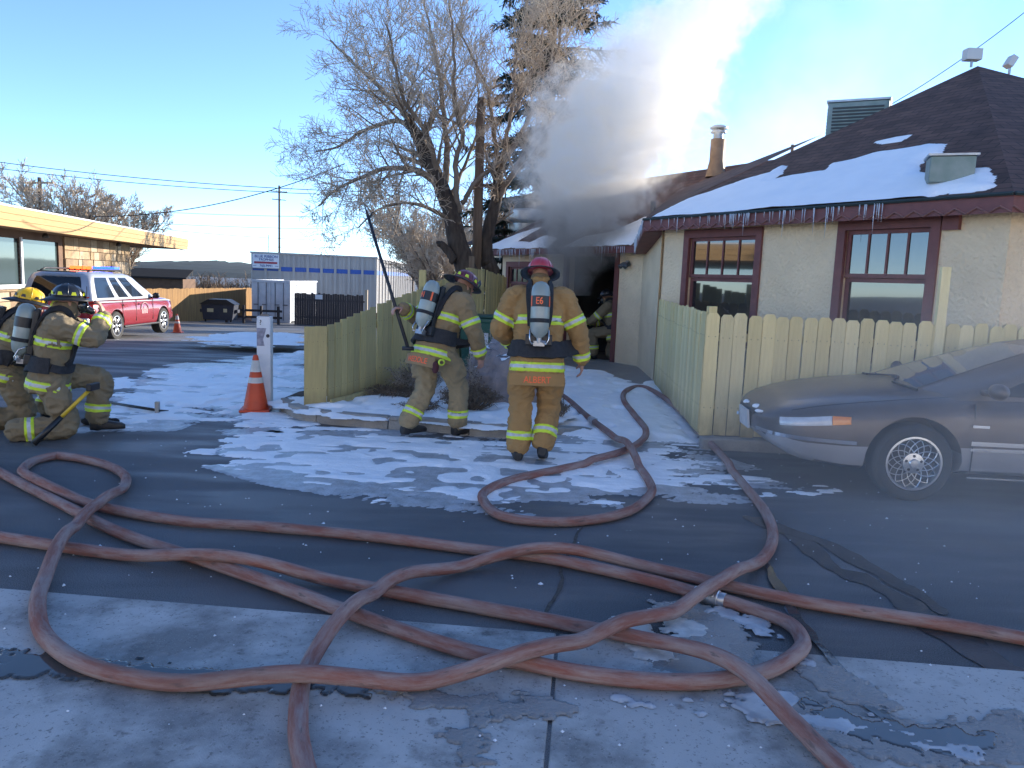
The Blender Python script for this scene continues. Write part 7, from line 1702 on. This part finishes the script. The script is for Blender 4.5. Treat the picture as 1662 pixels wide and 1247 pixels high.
SB = np.vstack([strands[0], strands[3][1:]]); zb = np.concatenate([zs[0], zs[3][1:]])
for _ in range(6): zb[1:-1] = (zb[:-2] + 2 * zb[1:-1] + zb[2:]) / 4
arc = np.concatenate([[0], np.cumsum(np.hypot(*np.diff(SB, axis=0).T))])
fc = int(np.argmin(np.hypot(SB[:len(strands[0]), 0] - g0[0], SB[:len(strands[0]), 1] - g0[1]))) / len(SB) if (g0 := [(1.09, 3.99)][0]) else 0
fe = int(len(strands[0]) + np.argmin(np.hypot(strands[3][-120:, 0] - g1[0], strands[3][-120:, 1] - g1[1])) + len(strands[3]) - 120) / len(SB) if (g1 := [(0.94, 9.18)][0]) else 0
hose('fire_hose', SB, zb, 'long reddish hose looping over itself and running to the open door', (fc, fe - .004))
hose('fire_hose', strands[1], zs[1], 'reddish hose running straight from left edge to bottom right', ())
hose('fire_hose', strands[2], zs[2], 'faded hose curving up from bottom centre to the right edge', ())

# ------------------------------------------------------------------ street behind the viewer added to bounce sunlight into the shade, mirrored in the panes
M_PALEW = mat('pale_stucco', (.78, .74, .68), (.72, .68, .62), scale=.8, rough=.9)
c = empty('bounce_shop_row', (-2, -12.5, 0), 0, 'pale two storey shop row across the street mirrored in the panes, enlarged to bounce sunlight', 'building')
m = MB(); m.box((0, -4, 3.7), (64, 8, 7.4)); m.build('wall', M_PALEW, c)
m = MB(); m.box((0, -3.9, 7.52), (64.6, 8.6, .3)); m.build('parapet', M_TRIM, c)
for i in range(14):
    m = MB(); m.box((-29 + i * 4.5, .03, 1.5), (2.2, .08, 1.7)); m.build('shop_window', M_CARGLASS, c)
m = MB(); m.sheet(lambda u, v: (-40 + 80 * u, -12.4 + 4.4 * v, .008), 4, 1); tag(m.build('road', mat('pale_road', (.16, .16, .165), (.12, .12, .125), scale=1, rough=.85)), kind='structure')

m = MB(); m.sheet(lambda u, v: (-40 + 80 * u, -8 + 4.6 * v, .03 + .05 * math.sin(u * 40) * math.sin(v * 3.1)), 60, 4); tag(m.build('bounce_snow_verge', M_SNOW, smooth=True), kind='structure')  # unseen snow strip added to bounce sunlight into the shaded lot
# ------------------------------------------------------------------ smoke
def smoke_material(name, axis, rad, dens, dark_z=None, nscale=.55, thr=.46, soft=.16, detail=6, c_hi=(.94, .92, .89), c_lo=(.30, .285, .27), warp=.5, aniso=.25, fade_top=None, stretch=(1, 1, 1)):
    """density follows a curved plume axis given by (z, x, y, radius) samples"""
    m = bpy.data.materials.new(name); m.use_nodes = True; nt = m.node_tree; n = nt.nodes; L = nt.links
    for q in list(n):
        if q.type == 'BSDF_PRINCIPLED': n.remove(q)
    out = n['Material Output']; pv = n.new('ShaderNodeVolumePrincipled'); L.new(pv.outputs[0], out.inputs['Volume'])
    tc = n.new('ShaderNodeTexCoord'); P = tc.outputs['Object']
    # warp
    w = n.new('ShaderNodeTexNoise'); w.inputs['Scale'].default_value = nscale * .9; w.inputs['Detail'].default_value = 2; L.new(P, w.inputs['Vector'])
    s1 = n.new('ShaderNodeVectorMath'); s1.operation = 'SUBTRACT'; s1.inputs[1].default_value = (.5, .5, .5); L.new(w.outputs['Color'], s1.inputs[0])
    s2 = n.new('ShaderNodeVectorMath'); s2.operation = 'SCALE'; s2.inputs['Scale'].default_value = warp * 2; L.new(s1.outputs[0], s2.inputs[0])
    ad = n.new('ShaderNodeVectorMath'); ad.operation = 'ADD'; L.new(P, ad.inputs[0]); L.new(s2.outputs[0], ad.inputs[1])
    sp = n.new('ShaderNodeSeparateXYZ'); L.new(ad.outputs[0], sp.inputs[0])
    z0, z1 = axis[0][0], axis[-1][0]
    mr = n.new('ShaderNodeMapRange'); mr.inputs[1].default_value = z0; mr.inputs[2].default_value = z1; L.new(sp.outputs['Z'], mr.inputs[0])
    def curve(vals, lo, hi):
        fc = n.new('ShaderNodeFloatCurve'); cv = fc.mapping.curves[0]
        pts = [((a[0] - z0) / (z1 - z0), (v - lo) / (hi - lo)) for a, v in zip(axis, vals)]
        cv.points[0].location = pts[0]; cv.points[1].location = pts[-1]
        for p in pts[1:-1]: cv.points.new(*p)
        fc.mapping.update(); L.new(mr.outputs[0], fc.inputs['Value'])
        o = n.new('ShaderNodeMapRange'); o.inputs[3].default_value = lo; o.inputs[4].default_value = hi; L.new(fc.outputs[0], o.inputs[0]); return o.outputs[0]
    cx = curve([a[1] for a in axis], -2, 10); cy = curve([a[2] for a in axis], 10, 30); cr = curve([a[3] for a in axis], 0, 6)
    def mth(op, a, b=None):
        q = n.new('ShaderNodeMath'); q.operation = op
        for i, v in enumerate((a, b)):
            if v is None: continue
            if isinstance(v, (int, float)): q.inputs[i].default_value = v
            else: L.new(v, q.inputs[i])
        return q.outputs[0]
    dx = mth('SUBTRACT', sp.outputs['X'], cx); dy = mth('SUBTRACT', sp.outputs['Y'], cy)
    dist = mth('SQRT', mth('ADD', mth('MULTIPLY', dx, dx), mth('MULTIPLY', dy, dy)))
    e = mth('DIVIDE', dist, cr)                    # 0 axis .. 1 edge
    nz = n.new('ShaderNodeTexNoise'); nz.inputs['Scale'].default_value = nscale * 2.2; nz.inputs['Detail'].default_value = detail; nz.inputs['Roughness'].default_value = .58
    mp = n.new('ShaderNodeMapping'); mp.inputs['Scale'].default_value = stretch; L.new(ad.outputs[0], mp.inputs[0]); L.new(mp.outputs[0], nz.inputs['Vector'])
    shape = mth('SUBTRACT', mth('ADD', nz.outputs[0], mth('MULTIPLY', mth('SUBTRACT', 1.0, e), .38)), thr)
    d = n.new('ShaderNodeMapRange'); d.inputs[1].default_value = 0; d.inputs[2].default_value = soft; d.inputs[3].default_value = 0; d.inputs[4].default_value = dens; L.new(shape, d.inputs[0])
    cut = n.new('ShaderNodeMapRange'); cut.inputs[1].default_value = 1.15; cut.inputs[2].default_value = .9; cut.inputs[3].default_value = 0; cut.inputs[4].default_value = 1; L.new(e, cut.inputs[0])
    dd = mth('MULTIPLY', d.outputs[0], cut.outputs[0])
    dc = curve([a[4] for a in axis], 0, 2); dd = mth('MULTIPLY', dd, dc)
    L.new(dd, pv.inputs['Density'])
    cr_ = n.new('ShaderNodeMapRange'); cr_.inputs[1].default_value = dark_z[0]; cr_.inputs[2].default_value = dark_z[1]; L.new(sp.outputs['Z'], cr_.inputs[0])
    mx = n.new('ShaderNodeMix'); mx.data_type = 'RGBA'; mx.inputs[6].default_value = (*c_lo, 1); mx.inputs[7].default_value = (*c_hi, 1); L.new(cr_.outputs[0], mx.inputs[0]); L.new(mx.outputs[2], pv.inputs['Color'])
    pv.inputs['Anisotropy'].default_value = aniso
    return m
AX = [(1.7, .95, 15.35, .45, .8), (2.3, 1.05, 15.1, .85, 1.0), (2.9, 1.2, 15.0, 1.2, 1.0), (3.8, 1.45, 15.1, 1.6, .95), (4.8, 1.8, 15.3, 1.8, .85), (5.8, 2.3, 15.5, 1.7, .62), (6.8, 3.2, 15.7, 1.45, .34), (7.8, 4.4, 15.9, 1.3, .18), (9.0, 5.9, 16.2, 1.2, .08)]
def plume_domain(name, ax, pad, m, label):
    b = MB(); rings = []
    for z, x, y, r, q in [(ax[0][0] - .25, ax[0][1], ax[0][2], .2, 0)] + ax + [(ax[-1][0] + .4, ax[-1][1], ax[-1][2], .3, 0)]:
        rings.append([Vector((x + (r * pad + .3) * math.cos(a), y + (r * pad + .3) * math.sin(a), z)) for a in [2 * math.pi * i / 20 for i in range(20)]])
    b.rings(rings); o = b.build(name, m); return tag(o, label, 'smoke', kind='stuff')
plume_domain('smoke_plume', AX, 1.2, smoke_material('smoke', AX, None, 2.0, (2.2, 3.6), 1.35, .53, .12, 12, c_hi=(.985, .955, .905), c_lo=(.42, .40, .38), warp=.6, aniso=.0), 'thick cream and dark grey smoke plume pouring from the open door')
AX2 = [(2.2, 4.5, 21, 1.2, .4), (3.5, 5.0, 21, 3.0, .8), (5.0, 6.2, 21.5, 3.6, 1.0), (6.5, 7.6, 22, 3.6, .8), (8.2, 9.2, 22.5, 3.4, .5), (10.5, 9.9, 23, 3.4, .3)]
plume_domain('drifting_smoke', AX2, 1.2, smoke_material('thin_smoke', AX2, None, .10, (0, 1), .26, .58, .25, 7, c_hi=(.95, .95, .95), c_lo=(.95, .95, .95), warp=1.2, aniso=.1), 'thin white smoke drifting behind the tall brown roof')

# water mist hanging over the lot beside the coupe
ms = bpy.data.materials.new('mist'); ms.use_nodes = True; nt = ms.node_tree; n = nt.nodes; L = nt.links; n.remove(n['Principled BSDF'])
pv = n.new('ShaderNodeVolumePrincipled'); pv.inputs['Color'].default_value = (.97, .97, .97, 1); L.new(pv.outputs[0], n['Material Output'].inputs['Volume'])
tc = n.new('ShaderNodeTexCoord'); no = n.new('ShaderNodeTexNoise'); no.inputs['Scale'].default_value = .55; no.inputs['Detail'].default_value = 4; L.new(tc.outputs['Object'], no.inputs['Vector'])
ln_ = n.new('ShaderNodeVectorMath'); ln_.operation = 'DIVIDE'; ln_.inputs[1].default_value = (3.1, 2.6, 1.5); L.new(tc.outputs['Object'], ln_.inputs[0])
le = n.new('ShaderNodeVectorMath'); le.operation = 'LENGTH'; L.new(ln_.outputs[0], le.inputs[0])
f1 = n.new('ShaderNodeMapRange'); f1.interpolation_type = 'SMOOTHSTEP'; f1.inputs[1].default_value = 1.0; f1.inputs[2].default_value = .2; f1.inputs[3].default_value = 0; f1.inputs[4].default_value = .13; L.new(le.outputs['Value'], f1.inputs[0])
f2 = n.new('ShaderNodeMapRange'); f2.inputs[1].default_value = .3; f2.inputs[2].default_value = .7; f2.inputs[3].default_value = .3; f2.inputs[4].default_value = 1; L.new(no.outputs[0], f2.inputs[0])
mu = n.new('ShaderNodeMath'); mu.operation = 'MULTIPLY'; L.new(f1.outputs[0], mu.inputs[0]); L.new(f2.outputs[0], mu.inputs[1]); L.new(mu.outputs[0], pv.inputs['Density'])
b = MB(); ball(b, (0, 0, 0), 1.0, (3.2, 2.7, 1.55), 20); tag(b.build('mist', ms, None, loc=(3.3, 5.3, .7)), 'faint white mist hanging over the lot beside the coupe', 'mist', kind='stuff')
